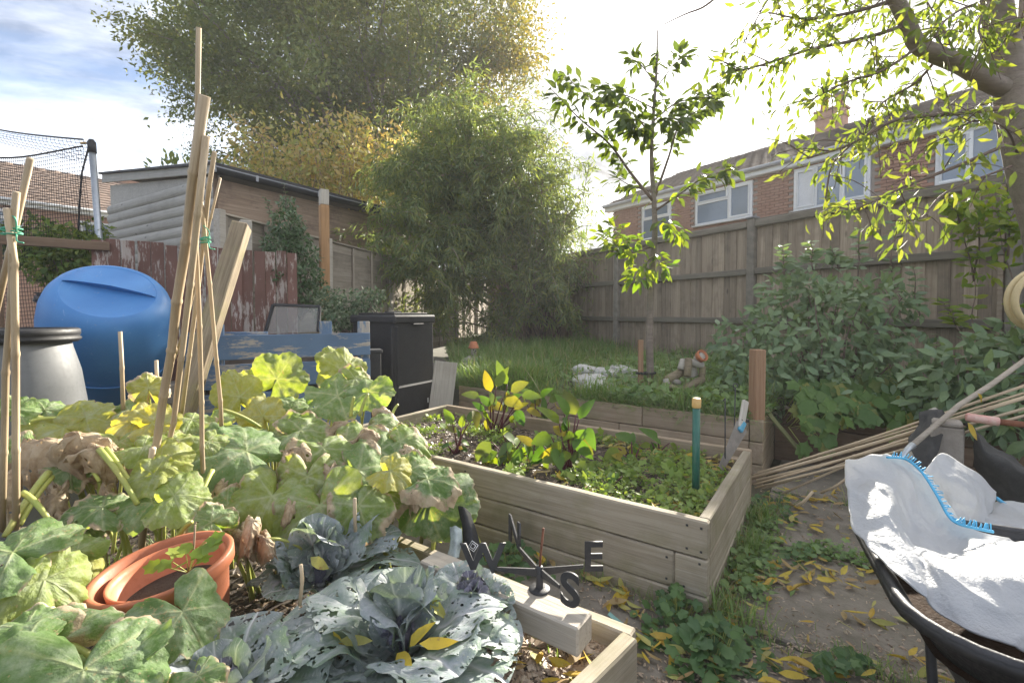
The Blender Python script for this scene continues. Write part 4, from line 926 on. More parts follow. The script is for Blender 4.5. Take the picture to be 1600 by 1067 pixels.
# ---- old tree overhanging from the right
def old_tree():
    Y = 3.25; base = Vector((3.75, 3.3, .3)); t = thing('old_fruit_tree', 'old tree with thick curved limbs and hanging narrow leaves overhanging from the right', 'tree', base)
    tr = smoothpath([base, at(1640, 420, 3.25), at(1606, 270, 3.25), at(1585, 170, 3.25), at(1574, 95, 3.25), at(1560, 30, 3.2), at(1552, -60, 3.1), at(1540, -170, 3.0)], 5); k = len(tr)
    tube('trunk', t, tr, [.125 - .060 * i / k for i in range(k)], bark, 14)
    l2 = smoothpath([at(1597, 215, 3.25), at(1602, 110, 3.35), at(1606, 20, 3.4), at(1612, -110, 3.4)], 5); tube('limb', t, l2, [.068 - .026 * i / len(l2) for i in range(len(l2))], bark, 12)
    l1 = smoothpath([at(1572, 140, 3.25), at(1545, 128, 3.2), at(1505, 103, 3.12), at(1462, 85, 3.05), at(1432, 68, 3.0), at(1418, 38, 2.95), at(1402, 5, 2.9), at(1375, -40, 2.85), at(1330, -90, 2.8)], 5)
    tube('limb', t, l1, [.062 - .028 * i / len(l1) for i in range(len(l1))], bark, 12)
    wd = Wood(); P = []; X = []; S = []
    boughs = [([(1560, 170, 3.2), (1490, 178, 3.0), (1400, 188, 2.9), (1330, 225, 2.85), (1262, 248, 2.8)], .017, 60),
              ([(1575, 225, 3.2), (1500, 258, 2.95), (1430, 285, 2.8), (1370, 312, 2.7), (1330, 330, 2.65)], .014, 45),
              ([(1415, 40, 2.95), (1350, 60, 2.9), (1260, 80, 2.85), (1180, 105, 2.8), (1150, 110, 2.8)], .012, 75),
              ([(1400, 0, 2.9), (1330, 20, 2.9), (1260, 30, 2.95), (1200, 20, 3.0)], .012, 60),
              ([(1395, -10, 2.9), (1320, -30, 3.1), (1220, -20, 3.2), (1160, 70, 3.3)], .010, 45),
              ([(1440, 70, 3.0), (1380, 110, 2.9), (1320, 130, 2.85), (1260, 160, 2.8)], .010, 65),
              ([(1470, 85, 3.1), (1430, 130, 3.2), (1380, 160, 3.3), (1350, 200, 3.3)], .010, 60),
              ([(1500, 100, 3.1), (1470, 40, 3.2), (1440, -10, 3.3)], .010, 45), ([(1560, 30, 3.2), (1520, 10, 3.0), (1480, 30, 2.8), (1460, 60, 2.75)], .009, 45),
              ([(1560, 20, 3.2), (1500, -30, 3.3), (1420, -30, 3.4), (1330, 40, 3.5)], .012, 60), ([(1555, -20, 3.1), (1530, 40, 2.9), (1540, 80, 2.8)], .008, 30),
              ([(1600, 60, 3.4), (1580, 50, 3.0), (1560, 80, 2.8)], .008, 25), ([(1590, 240, 3.2), (1570, 200, 2.9), (1520, 190, 2.8), (1480, 215, 2.75)], .008, 40),
              ([(1580, 260, 3.2), (1480, 300, 2.9), (1440, 340, 2.8), (1395, 345, 2.75)], .008, 25), ([(1330, 225, 2.85), (1300, 260, 2.8), (1290, 310, 2.8)], .006, 14)]
    for bi, (pp, r, n) in enumerate(boughs):
        L = smoothpath([at(*q) for q in pp], 6); wd.add(L, r, .004, 6); m_ = len(L)
        for j in range(max(6, n // 3)):
            u = .12 + .88 * (j + random.random()) / max(6, n // 3); f = min(u, .999) * (m_ - 1); i = int(f); q = L[i].lerp(L[i + 1], f - i); d = (L[i + 1] - L[i]).normalized()
            e = q + (d * .5 + Vector(rdir(1)[0]) * .7 + Vector((0, 0, -.2))).normalized() * random.uniform(.12, .34); L2 = smoothpath([q, q.lerp(e, .5) + ZUP * .03, e], 3); wd.add(L2, .004, .0015, 4)
            for _ in range(8):
                q2 = L2[random.randint(1, len(L2) - 1)] + Vector(rng.normal(size=3)) * .03; P.append(q2); X.append(Vector(rdir(1)[0]) * .75 + Vector((0, 0, -.55)) + (e - q).normalized() * .4); S.append(random.uniform(.055, .098))
    tw = smoothpath([at(1120, -4, 3), at(1098, 12, 3), at(1072, 22, 3), at(1038, 38, 3)], 4); wd.add(tw, .008, .003, 5)
    wd.build('branches', t, twig_bark)
    split_leaves(t, LF_NAR, P, X, rdir(len(P)), S, peach_obj, peach_att, 'foliage')
old_tree()
# ---- broad evergreen shrub against the fence, shoots beside it, climbers, hedge
def leafy(name, label, cat, base, lobes, n, tpls, size, m_obj, m_att, stems=14, shoots=(), zl=(0, -.5, .7), droop=-.35, stem_m=None, hollow=.55, limit=295):
    t = thing(name, label, cat, base); wd = Wood(); P = []; X = []; S = []
    for i in range(stems):
        c, r = lobes[i % len(lobes)]; e = Vector(c) + Vector(rdir(1)[0]) * r * .8; wd.add(wobble_line(base, e, 6, .08, .04, i), .014, .004, 5)
    for (a, b) in shoots:
        L = wobble_line(a, b, 8, .05, .0, int(a[0] * 100)); wd.add(L, .008, .002, 5)
        for u in range(2, 9):
            for k in range(5): P.append(L[u]); ang = k * 2.1 + u; X.append(Vector((math.cos(ang), math.sin(ang), .25))); S.append(random.uniform(*size) * (1.25 - .06 * u))
    if n:
        vol = np.array([r ** 2 for _, r in lobes]); cnt = rng.multinomial(n, vol / vol.sum())
        for (c, r), k in zip(lobes, cnt):
            d = rdir(k); rr = r * (hollow + (1 - hollow) * rng.random(k) ** .5); q = np.array(c) + d * rr[:, None] * np.array([1, 1, .9])
            for i in range(k):
                if noise.noise(Vector(q[i]) * 4.2) < -.28: continue
                P.append(Vector(q[i])); X.append(Vector(d[i]) * .6 + Vector(rdir(1)[0]) * .7 + Vector((0, 0, droop))); S.append(random.uniform(*size))
    wd.build('stems', t, stem_m or twig_bark)
    Z = rdir(len(P)) * .5 + np.array(zl)
    split_leaves(t, tpls, P, X, Z, S, m_obj, m_att, 'foliage', limit); return t
def lob(*L): return [(at(px, py, Y), rp * Y / F_PX) for px, py, Y, rp in L]
leafy('evergreen_shrub', 'large rounded glossy green shrub spreading in front of the board fence', 'shrub', at(1290, 660, 4.1),
      lob((1270, 520, 4.3, 95), (1340, 500, 4.2, 80), (1200, 560, 4.3, 70), (1280, 440, 4.5, 45), (1350, 590, 3.9, 75), (1240, 610, 4.0, 55), (1410, 560, 4.1, 55), (1150, 530, 4.6, 38), (1230, 460, 4.6, 42), (1165, 600, 4.2, 40), (1380, 470, 4.4, 40), (1310, 610, 3.8, 60)), 3300, LF_OV, (.075, .12), shrub_obj, shrub_att, 30,
      [(at(1340, 440, 4.4), at(1342, 360, 4.4)), (at(1270, 420, 4.4), at(1268, 378, 4.4)), (at(1225, 430, 4.5), at(1223, 385, 4.5)), (at(1395, 450, 4.5), at(1398, 335, 4.5)), (at(1440, 500, 4.1), at(1428, 420, 4.1)), (at(1310, 420, 4.4), at(1300, 390, 4.4))], zl=(0, -.7, .6))
leafy('leafy_shrub', 'dark leafed bush behind the leaning canes and black fabric', 'shrub', at(1520, 680, 3.2),
      lob((1500, 590, 3.2, 65), (1570, 570, 3.2, 65), (1450, 610, 3.4, 45), (1600, 640, 3.0, 70), (1550, 640, 3.1, 50), (1620, 560, 3.1, 60), (1590, 540, 3.3, 45)), 900, LF_OV, (.09, .15), shrub_obj, shrub_att, 14, zl=(0, -.6, .7), hollow=.3)
sh = [(at(1530, 560, 3.9), at(1522, 430, 3.9)), (at(1522, 440, 3.9), at(1500, 340, 3.85)), (at(1522, 430, 3.9), at(1535, 300, 3.8)), (at(1600, 560, 3.8), at(1560, 330, 3.7)), (at(1575, 400, 3.7), at(1590, 300, 3.7)), (at(1500, 520, 3.9), at(1470, 470, 3.9)), (at(1560, 350, 3.7), at(1590, 360, 3.6)), (at(1500, 350, 3.85), at(1475, 300, 3.8))]
leafy('tall_shoots', 'tall shoots with bright yellow green leaves rising in front of the board fence', 'shrub', at(1535, 620, 3.9),
      lob((1515, 310, 3.8, 35), (1545, 330, 3.75, 40), (1500, 340, 3.85, 32), (1580, 340, 3.7, 40), (1520, 370, 3.85, 30), (1600, 370, 3.7, 35), (1530, 420, 3.9, 24), (1570, 290, 3.7, 30)), 330, LF_OV, (.07, .12), bright_obj, bright_att, 0, sh, hollow=.1)
leafy('climbing_evergreen', 'dark small leaved evergreen climbing up between the red fence and the tall post', 'shrub', at(470, 500, 5.2),
      lob((448, 350, 5.25, 26), (440, 385, 5.2, 28), (462, 375, 5.3, 22), (430, 400, 5.2, 18), (480, 400, 5.3, 20), (482, 430, 5.2, 22), (478, 460, 5.2, 22), (448, 320, 5.3, 13), (424, 435, 4.5, 12), (432, 425, 4.5, 10), (500, 450, 5.4, 14)), 3400, LF_OV, (.035, .06), m_leaf('evergreen_leaf', [(.045, .09, .035), (.06, .115, .04), (.09, .15, .05)], 'obj', .2, spec=.55, rough=.3), holly_att, 16,
      [(at(448, 340, 5.3), at(444, 288, 5.3)), (at(430, 345, 5.2), at(414, 310, 5.2))], hollow=.25)
leafy('variegated_bush', 'low small leaved bush with pale berries behind the blue planter', 'shrub', at(550, 540, 4.9),
      lob((545, 478, 4.9, 28), (515, 470, 5.0, 24), (575, 470, 4.9, 22), (530, 495, 4.8, 24), (590, 462, 5.0, 14), (505, 490, 4.9, 20)), 2200, LF_OV, (.03, .055), m_leaf('bush_leaf', [(.07, .12, .055), (.11, .17, .08), (.30, .33, .20)], 'obj', .2, spec=.5), m_leaf('bush_leaf_mass', [(.07, .12, .055), (.10, .16, .075), (.12, .17, .08), (.34, .36, .24)], 'attr', .2, spec=.5), 12, hollow=.2)
leafy('garden_hedge', 'yellow green hedge seen through the gap in the red fence', 'hedge', at(110, 500, 6.8),
      lob((110, 385, 6.8, 40), (80, 400, 6.8, 40), (140, 400, 6.8, 36), (60, 372, 7.0, 36), (100, 420, 6.7, 40), (145, 360, 7.0, 22), (20, 380, 7, 36)), 3200, LF_SM, (.07, .13), m_leaf('hedge_leaf', [(.07, .13, .03), (.12, .19, .04), (.22, .26, .05)], 'obj', .4), hedge_att, 8, hollow=.4, limit=200)
ROUND = [tpl_round(14, .22, 5, .2), tpl_round(14, .28, 5, -.15), tpl_round(13, .18, 6, .12)]
ger_o = m_leaf('geranium_leaf', [(.08, .16, .045), (.11, .20, .05), (.14, .23, .06), (.09, .17, .055), (.32, .30, .08)], 'obj', .35)
def geranium():
    b = at(1330, 680, 3.5); t = thing('geranium_patch', 'patch of round lobed geranium leaves trailing over the dark retaining wall', 'plant', b); P = []; X = []; Z = []; S = []; wd = Wood()
    for i in range(270):
        px = random.uniform(1245, 1445); py = random.uniform(588, 655) + (px - 1345) * -.06; Y = 3.75 - (py - 588) * .006 + random.uniform(-.1, .1)
        if py > 640 and random.random() < .4: continue
        P.append(at(px, py, Y)); X.append(Vector((random.gauss(0, .6), -.4, -.6))); Z.append(Vector((random.gauss(0, .35), -.65, .75))); S.append(random.uniform(.075, .135))
    for (px, py) in ((1262, 668), (1275, 680), (1295, 690), (1270, 650), (1300, 672), (1330, 650), (1255, 690), (1405, 655), (1395, 668), (1415, 645)):
        for _ in range(2): P.append(at(px + random.uniform(-9, 9), py + random.uniform(-6, 6), 3.33)); X.append(Vector((random.gauss(0, .5), -.2, -1))); Z.append(Vector((random.gauss(0, .3), -.9, .4))); S.append(random.uniform(.07, .11))
    for i in range(0, len(P), 3): wd.add([Vector((P[i].x + random.uniform(-.05, .05), P[i].y + .15, max(.35, P[i].z - .22))), P[i]], .003, .002, 4)
    wd.build('stems', t, stalk_m, kind='stuff'); leaf_parts(t, [tplmesh('leaf', q, ger_o) for q in ROUND], P, X, Z, S)
geranium()
# ------------------------------------------------------------------ garden objects
# blue barrel lying tilted, its rounded bottom with the moulded step turned to the camera
def blue_barrel():
    c = at(172, 522, 3.15)
    ax = Vector((.46, -.52, .70)).normalized()
    M = frame(c, Vector((1, .25, .1)), ax); xx = ax.orthogonal()
    # local Z along the barrel axis (towards the upturned end)
    zx = Vector((1, .1, .24)); zx = (zx - ax * zx.dot(ax)).normalized(); M = Matrix((zx, ax.cross(zx), ax)).transposed().to_4x4(); M.translation = c
    t = thing('barrel', 'large blue plastic barrel tilted towards the camera with its end showing', 'barrel', c)
    prof = [(.0, -.48), (.27, -.48), (.31, -.45), (.315, -.40), (.335, -.30), (.352, -.12), (.357, .02), (.352, .14), (.335, .25), (.312, .32), (.285, .362), (.255, .388), (.235, .396), (.215, .392), (.12, .386), (.0, .385)]
    n = 64; V, Fc = latheVF(prof, n)
    # step moulded across the end: one half of the end stands higher
    lathe_me = mesh('body', V, Fc, barrel_m, True); o = put('body', lathe_me, M, t); autosmooth(o, 32)
    arc = [Vector((.232 * math.cos(a), .232 * math.sin(a), .394)) for a in np.linspace(.06, math.pi - .06, 25)]; y0 = arc[0].y; nn = len(arc)
    V = arc + [Vector((p.x, y0 + (p.y - y0) * .97 - .004, .391 + .040 * (1 - (p.y - y0) / .232) ** 1.2 * max(.0, 1 - abs(p.x) / .236) ** .35)) for p in arc] ; k0 = len(V)
    ch = [Vector((x, y0 - .002, .391 + .040 * max(.0, 1 - abs(x) / .236) ** .35)) for x in np.linspace(.226, -.226, 25)]; V += ch; V += [Vector((p.x, y0 + .010, .386)) for p in ch]
    Fc = [(i, i + 1, nn + i + 1, nn + i) for i in range(nn - 1)] + [(k0 + i, k0 + i + 1, nn + i + 1, nn + i)[::-1] for i in range(nn - 1)] + [(k0 + i, k0 + i + 1, k0 + 25 + i + 1, k0 + 25 + i) for i in range(24)]
    put('raised_half', mesh('raised_half', V, Fc, barrel_m, True), M, t); autosmooth(bpy.data.objects['raised_half'], 50)
    P = [Vector((.36 * math.cos(a), .36 * math.sin(a), .0)) for a in np.linspace(0, 2 * math.pi, 49)]
    for z in (-.13, ):
        me = mesh('hoop', *tubeVF([Vector((p.x, p.y, z)) for p in P], .006, 6, False), barrel_m, True); put('hoop', me, M, t)
    q0 = M @ Vector((-.335, .02, .19)); q1 = at(57, 464, 2.98)
    tube('tap_body', t, [q0, q0.lerp(q1, .5), q1], [.020, .017, .014], black_pl, 10); ta = q0.lerp(q1, .62)
    tube('tap_handle', t, [ta - ZUP * .0, ta + ZUP * .032], .009, black_pl, 8); box('tap_lever', t, ta + ZUP * .034, (.045, .012, .01), black_pl, (1, .4, 0))
    tube('tap_nozzle', t, [q1, q1 - ZUP * .03 + Vector((-.012, 0, 0))], .012, grey_pl, 8)
    # what the barrel rests on
    b = thing('block_stack', 'stack of grey concrete blocks under the blue barrel', 'blocks', (c.x, c.y + .25, 0))
    for i in range(5):
        for s in (-1, 1): put('block', cbox(.44, .2, .145, stone_m, .008), frame((c.x + s * .23, c.y + .22 + random.uniform(-.02, .02), .03 + .15 * i), (1, .3, 0), ZUP), b)
blue_barrel()
def grey_barrel():
    c = at(30, 600, 2.25); top = at(10, 520, 2.25).z; base = Vector((c.x - .06, 2.3, 0)); H = top
    t = thing('barrel', 'grey plastic barrel with a black rimmed lid beside the blue barrel', 'barrel', base)
    M = Matrix.Translation(base)
    lathe('body', t, [(.0, .02), (.21, .02), (.225, .06), (.245, .25), (.265, H * .45), (.258, H * .65), (.235, H * .82), (.205, H * .93), (.198, H * .97)], grey_pl, M, 48)
    lathe('lid_ring', t, [(.195, H * .955), (.225, H * .955), (.238, H * .965), (.240, H - .03), (.230, H - .02), (.236, H - .012), (.236, H + .012), (.225, H + .02), (.20, H + .02), (.195, H - .0), (.19, H - .025)], black_pl, M, 48)
    lathe('lid', t, [(.192, H - .012), (.12, H - .018), (.06, H - .008), (.0, H - .008)], grey_pl, M, 48)
grey_barrel()
# blue pallet compost bay
def pallets():
    A = at(283, 530, 3.38); B = at(578, 520, 3.9); A.z = B.z = 0; D = (B - A).normalized(); Nn = Vector((D.y, -D.x, 0)); L = (B - A).length
    t = thing('pallet_planter', 'compost bay of worn blue painted pallet boards behind the squash plants', 'planter', A + D * L / 2)
    zt = 1.035; hs = .185; gap = .035
    for k in range(5):
        z = zt - hs / 2 - k * (hs + gap)
        plank('board', t, A + D * .0 + ZUP * z, B + ZUP * (z + .006), ZUP, hs, .024, blue_wood, .003, .003, k)
    bk = Nn * -.85
    for k in range(4):
        z = zt - .07 - hs / 2 - k * (hs + gap)
        plank('back_board', t, A + bk + ZUP * z, B + bk + ZUP * z, ZUP, hs, .022, blue_wood, .003, .003, k + 5)
        plank('side_board', t, A - Nn * .05 + ZUP * z, A + bk + ZUP * z, ZUP, hs, .022, blue_wood, .003)
        plank('side_board', t, B - Nn * .05 - D * .02 + ZUP * z, B + bk - D * .02 + ZUP * z, ZUP, hs, .022, blue_wood, .003)
    for px, ex in ((330, 507), (497, 502), (562, 502)):
        u = ((px - 283) / (578 - 283)); q = A.lerp(B, u * 1.02) - Nn * .045; h = at(px, ex, q.y).z
        plank('post', t, (q.x, q.y, 0), (q.x, q.y, h), D, .095, .05, blue_wood, .004)
    plank('rail', t, A - Nn * .08 + ZUP * (zt - .01), A.lerp(B, .42) - Nn * .08 + ZUP * (zt - .01), ZUP, .07, .02, blue_wood, .003)
    return A, B, D, Nn
PA, PB, PD, PN = pallets()
pb = PA.lerp(PB, .5) + PN * -.42
hp = thing('compost_heap', 'brown heap of garden compost filling the blue pallet bay', 'compost', (pb.x, pb.y, 0))
def heap():
    V = []; Fc = []
    for j in range(14):
        for i in range(16):
            q = PA.lerp(PB, .03 + .94 * i / 15) + PN * (-.06 - .76 * j / 13); V.append((q.x - pb.x, q.y - pb.y, .80 + .10 * noise.noise(Vector((i * .5, j * .5, 0)))))
    for j in range(13):
        for i in range(15): a = j * 16 + i; Fc.append((a, a + 1, a + 17, a + 16))
    put('heap_body', mesh('heap', V, Fc, soil_m, True), Matrix.Translation((pb.x, pb.y, 0)), hp)
heap()
# black compost bin
def compost_bin():
    P0 = at(617, 640, 4.45); P0.z = 0; a = R(60); X = Vector((math.cos(a), math.sin(a), 0)); Yv = Vector((-math.sin(a), math.cos(a), 0)); S = .58
    c = P0 + (X + Yv) * S / 2; t = thing('compost_bin', 'tall square black plastic compost bin with a lid', 'compost bin', c)
    H = 1.10
    def ring(s, z): return [c + (X * i + Yv * j) * s / 2 + ZUP * z for i, j in ((-1, -1), (1, -1), (1, 1), (-1, 1))]
    rr = [ring(S * 1.06, 0), ring(S * 1.05, .48), ring(S * 1.015, .50), ring(S * .985, H)]
    V = [p - c for r_ in rr for p in r_]; Fc = [(k * 4 + i, k * 4 + (i + 1) % 4, k * 4 + 4 + (i + 1) % 4, k * 4 + 4 + i) for k in range(3) for i in range(4)]
    me = mesh('body', V, Fc, bin_pl); o = put('body', me, Matrix.Translation(c), t); m = o.modifiers.new('b', 'BEVEL'); m.width = .012; m.segments = 2
    o.modifiers.new('s', 'SOLIDIFY').thickness = .01
    box('lid', t, c + ZUP * (H + .045), (S * 1.07, S * 1.07, .085), bin_pl, X, c=.018); box('lid_top', t, c + ZUP * (H + .098), (S * .86, S * .86, .022), bin_pl, X, c=.008)
    box('handle', t, c + ZUP * (H + .115), (.2, .05, .02), bin_pl, X, c=.006)
    box('latch', t, c - Yv * (S * .545) + X * .02 + ZUP * (H - .01), (.16, .02, .022), black_pl, X, c=.004)
    for s in (-1, 1): box('corner_rib', t, P0 + (X + Yv) * -.004 + (X if s > 0 else Yv) * .035 + ZUP * .55, (.03, .03, 1.05), bin_pl, X, c=.008)
    tag = box('label_tag', t, c - Yv * (S * .536) + X * .17 + ZUP * .3, (.012, .004, .05), white_pl, X, c=.001)
compost_bin()
pk = thing('plastic_crate', 'small dark plastic crate between the blue planter and the black compost bin', 'crate', at(585, 600, 4.05) * 1 - ZUP * at(585, 600, 4.05).z)
box('crate_body', pk, (at(580, 610, 4.05).x, 4.05, .44), (.16, .16, .86), bin_pl, (1, .4, 0), c=.01); box('crate_rim', pk, (at(580, 610, 4.05).x, 4.05, .875), (.18, .18, .03), bin_pl, (1, .4, 0), c=.006)
bd = thing('wooden_board', 'pale wide board leaning upright between the black compost bin and the grass bank', 'board', gnd(690, 650, .0))
plank('board_body', bd, at(688, 640, 4.72), at(697, 565, 4.78), (1, .25, 0), .235, .022, grey_wood, .003, .003, 3)
# glazed cold frame lid standing in the compost bay
def coldframe():
    Y = 3.98; a, b, c, d = at(414, 522, Y), at(427, 476, Y + .1), at(500, 479, Y + .25), at(497, 518, Y + .15)
    t = thing('cold_frame_lid', 'black framed glazed lid leaning inside the blue planter', 'cold frame', (a + d) / 2)
    for P, Q in ((a, b), (b, c), (c, d)): plank('frame', t, P, Q, Vector((0, -1, .2)), .03, .022, black_pl if P is not b else dark_metal, .003)
    m, tn, out = newmat('dusty_glazing'); tr = tn.add('ShaderNodeBsdfTransparent', ins={0: (.85, .86, .86, 1)}); p = tn.add('ShaderNodeBsdfPrincipled', ins={'Base Color': (.5, .5, .48, 1), 'Roughness': .25})
    tn.put(out.inputs[0], tn.add('ShaderNodeMixShader', ins={0: .22, 1: tr.outputs[0], 2: p.outputs[0]}).outputs[0])
    quadbox('pane', t, [a, d, c, b], .004, (d - a).cross(b - a), m)
coldframe()
# weathered square beam leaning in front of the red fence
lg = thing('leaning_beam', 'mossy square timber leaning diagonally in front of the red fence', 'beam', at(300, 620, 3.0))
ba, bb = at(285, 650, 2.9), at(378, 352, 3.35); plank('beam_body', lg, ba - (bb - ba) * .46, bb, Vector((.8, .1, -.3)), .105, .115, log_wood, .008, .006, 5)
# retaining wall post, pole, stakes, saw
pst = thing('square_post', 'reddish brown square post standing on the end of the sleeper wall', 'post', bf(-.08, 1.98, .42))
q = at(1182, 656, 3.42); plank('post_body', pst, (q.x, q.y, .3), (q.x, q.y, at(1182, 546, 3.42).z), (1, .12, 0), .082, .082, post_wood, .004)
pole = thing('green_pole', 'dark green plastic pole with a cream cap standing in the raised bed', 'pole', gnd(1087, 787, .29))
g0 = gnd(1087, 787, .27); g1 = at(1088, 636, g0.y); g2 = at(1088.5, 622, g0.y)
tube('shaft', pole, [g0, g1], .0175, green_pl, 16); tube('cap', pole, [g1 - ZUP * .004, g1 + ZUP * .004, g2 - ZUP * .006, g2], [.0185, .0215, .0215, .017], cream_pl, 16)
for (x0, y0, x1, y1, lab) in ((1133, 742, 1133, 622, 'thin black wire plant support with a plain tip'), (1146, 722, 1149, 606, 'thin black wire plant support with a looped tip')):
    a = gnd(x0, y0, .27); b = at(x1, y1, a.y + (.02 if x0 > 1140 else 0)); s = thing('plant_support', lab + ' by the hand saw', 'plant support', a, 'wire plant supports in the raised bed')
    tube('wire', s, [a, b], .0035, dark_metal, 6)
    if x0 > 1140: tube('loop', s, [b + Vector((.014 * math.sin(u), 0, .014 - .014 * math.cos(u))) for u in np.linspace(0, 6.1, 14)], .003, dark_metal, 6)
    else: tube('tip', s, [b, b + Vector((-.012, 0, -.018))], .003, dark_metal, 6)
def saw():
    a = at(1126, 735, 2.62); b = at(1159, 665, 2.80); e = at(1165, 626, 2.86); t = thing('hand_saw', 'old hand saw leaning in the far corner of the raised bed', 'hand saw', a)
    ax = (b - a).normalized(); nz = Vector((.25, -1, .15)); sd2 = nz.cross(ax).normalized()
    P = [a - sd2 * .015, a + sd2 * .022, b + sd2 * .045, b - sd2 * .05]; quadbox('blade', t, P, .003, nz, m_plain('saw_steel', (.27, .24, .21), .55, .3, var=.4, scale=14), label='dusty saw blade')
    plank('handle', t, b - ax * .02, e, sd2, .045, .022, grey_wood, .006)
    plank('grip', t, b - ax * .045 + nz * .002, b + ax * .03 + nz * .002, sd2, .035, .028, blue_pl, .006); plank('bracket', t, b + ax * .032, b + ax * .045 + sd2 * .01, sd2, .07, .03, black_pl, .004)
saw()
gs = thing('green_stake', 'thin greenish batten leaning down against the dark retaining wall', 'stake', at(1255, 712, 3.38))
plank('stake_body', gs, at(1257, 714, 3.36), at(1196, 640, 3.5), (1, 0, .6), .03, .022, green_wood, .003)
# log man sculpture and pot hat gnome
def logman():
    Y = 4.25; base = at(1062, 612, Y); t = thing('log_figure', 'small seated figure made of cut logs with a flowerpot hat on the grass bank', 'garden ornament', base)
    def seg(n, x0, y0, x1, y1, w, dy0=0, dy1=0):
        a, b = at(x0, y0, Y + dy0), at(x1, y1, Y + dy1); r = w * Y / F_PX / 2
        tube(n, t, [a, a.lerp(b, .03), a.lerp(b, .5), a.lerp(b, .97), b], [r * .92, r, r * 1.03, r, r * .9], log_wood if n in ('leg', 'foot') else grey_wood, 12)
    seg('torso', 1075, 566, 1080, 588, 22, .08, .08); seg('leg', 1069, 579, 1042, 594, 13, 0, -.1); seg('leg', 1076, 560, 1074, 588, 11, -.06, -.1)
    seg('arm', 1068, 562, 1063, 577, 10, -.03, -.06); seg('arm', 1074, 564, 1098, 571, 11, -.02, 0); seg('foot', 1041, 603, 1066, 613, 13, -.12, -.15); seg('foot', 1064, 611, 1098, 592, 12, -.13, 0); seg('leg', 1098, 572, 1096, 594, 10, 0, 0)
    seg('shin', 1041, 592, 1043, 603, 10, -.1, -.12)
    c = at(1092, 559, Y); hd = Vector((.35, -.65, .45)).normalized(); r = 17 * Y / F_PX / 2
    tube('head', t, [c - hd * .03, c + hd * .045], [r * .7, r * .68], grey_wood, 14)
    M = frame(c + hd * .035, hd.orthogonal(), hd); lathe('hat', t, [(r * 1.12, .0), (r * 1.12, .022), (r * .98, .022), (r * .98, -.03), (r * .86, -.03), (r * .86, .0)], terra_clay, M, 24)
    put('stone', mesh('stone', *latheVF([(0, -.02), (.04, -.01), (.045, .01), (.02, .03), (0, .032)], 9), stone_m, True), Matrix.Translation(at(1057, 598, Y - .1)), t)
logman()
def gnome():
    Y = 6.6; b = at(740, 572, Y); b.z = bank_z(b.x, b.y); t = thing('log_figure', 'small log figure wearing an orange flowerpot hat among the long grass', 'garden ornament', b)
    k = Y / F_PX
    tube('body', t, [b - ZUP * .05, at(740, 557, Y)], [10 * k, 8.5 * k], grey_wood, 14); tube('head', t, [at(740, 555, Y), at(740, 540, Y)], [4.5 * k, 4.3 * k], grey_wood, 14)
    tube('arm', t, [at(735, 559, Y), at(724, 565, Y - .1)], [4 * k, 4.5 * k], grey_wood, 10); tube('arm', t, [at(724, 566, Y - .1), at(736, 569, Y - .2)], [3.5 * k, 4 * k], grey_wood, 10); tube('arm', t, [at(746, 558, Y), at(756, 564, Y)], [3.5 * k, 4 * k], grey_wood, 10)
    h0, h1 = at(740, 544, Y), at(740, 533.5, Y); tube('hat', t, [h0, h0 + ZUP * .012, h1 - ZUP * .01, h1], [8.8 * k, 8 * k, 5.2 * k, 4.4 * k], terra_clay, 20)
    for s in (-1, 1): tube('eye', t, [at(741.5 + s * 1.7, 547.5 + s, Y - 4.2 * k), at(741.5 + s * 1.7, 547.5 + s, Y - 4.6 * k)], .009, black_pl, 8)
    tube('nose', t, [at(741.8, 550, Y - 4.2 * k), at(742, 551, Y - 5 * k)], .006, black_pl, 6)
gnome()
for i, (px, py, s) in enumerate(((925, 598, .22), (945, 588, .17), (912, 585, .15), (968, 586, .16), (935, 608, .15), (987, 590, .12))):
    V, Fc = latheVF([(0, .05), (.6 * s, .05), (.9 * s, .03), (s, 0), (.95 * s, -.06)], 9)
    V = [Vector((v.x * (1 + .3 * noise.noise(Vector((v.x * 9 + i, v.y * 9, 0)))), v.y * (1 + .3 * noise.noise(Vector((v.x * 9, v.y * 9 + i, 4)))), v.z + .02 * noise.noise(v * 14))) for v in V]
    p = gnd(px, py, .45); put('stone', mesh('stone', V, Fc, white_stone), Matrix.Translation((p.x, p.y, bank_z(p.x, p.y) + .075)), None, ['broad white stone slab lying in the grass before the young tree', 'middle sized white stone at the back of the grass', 'small white stone at the end away from the young tree', 'white stone just beside the tree stake', 'flat white stone lowest on the grass bank', 'smallest white stone touching the tree stake'][i], 'stone', 'white stones in the grass')
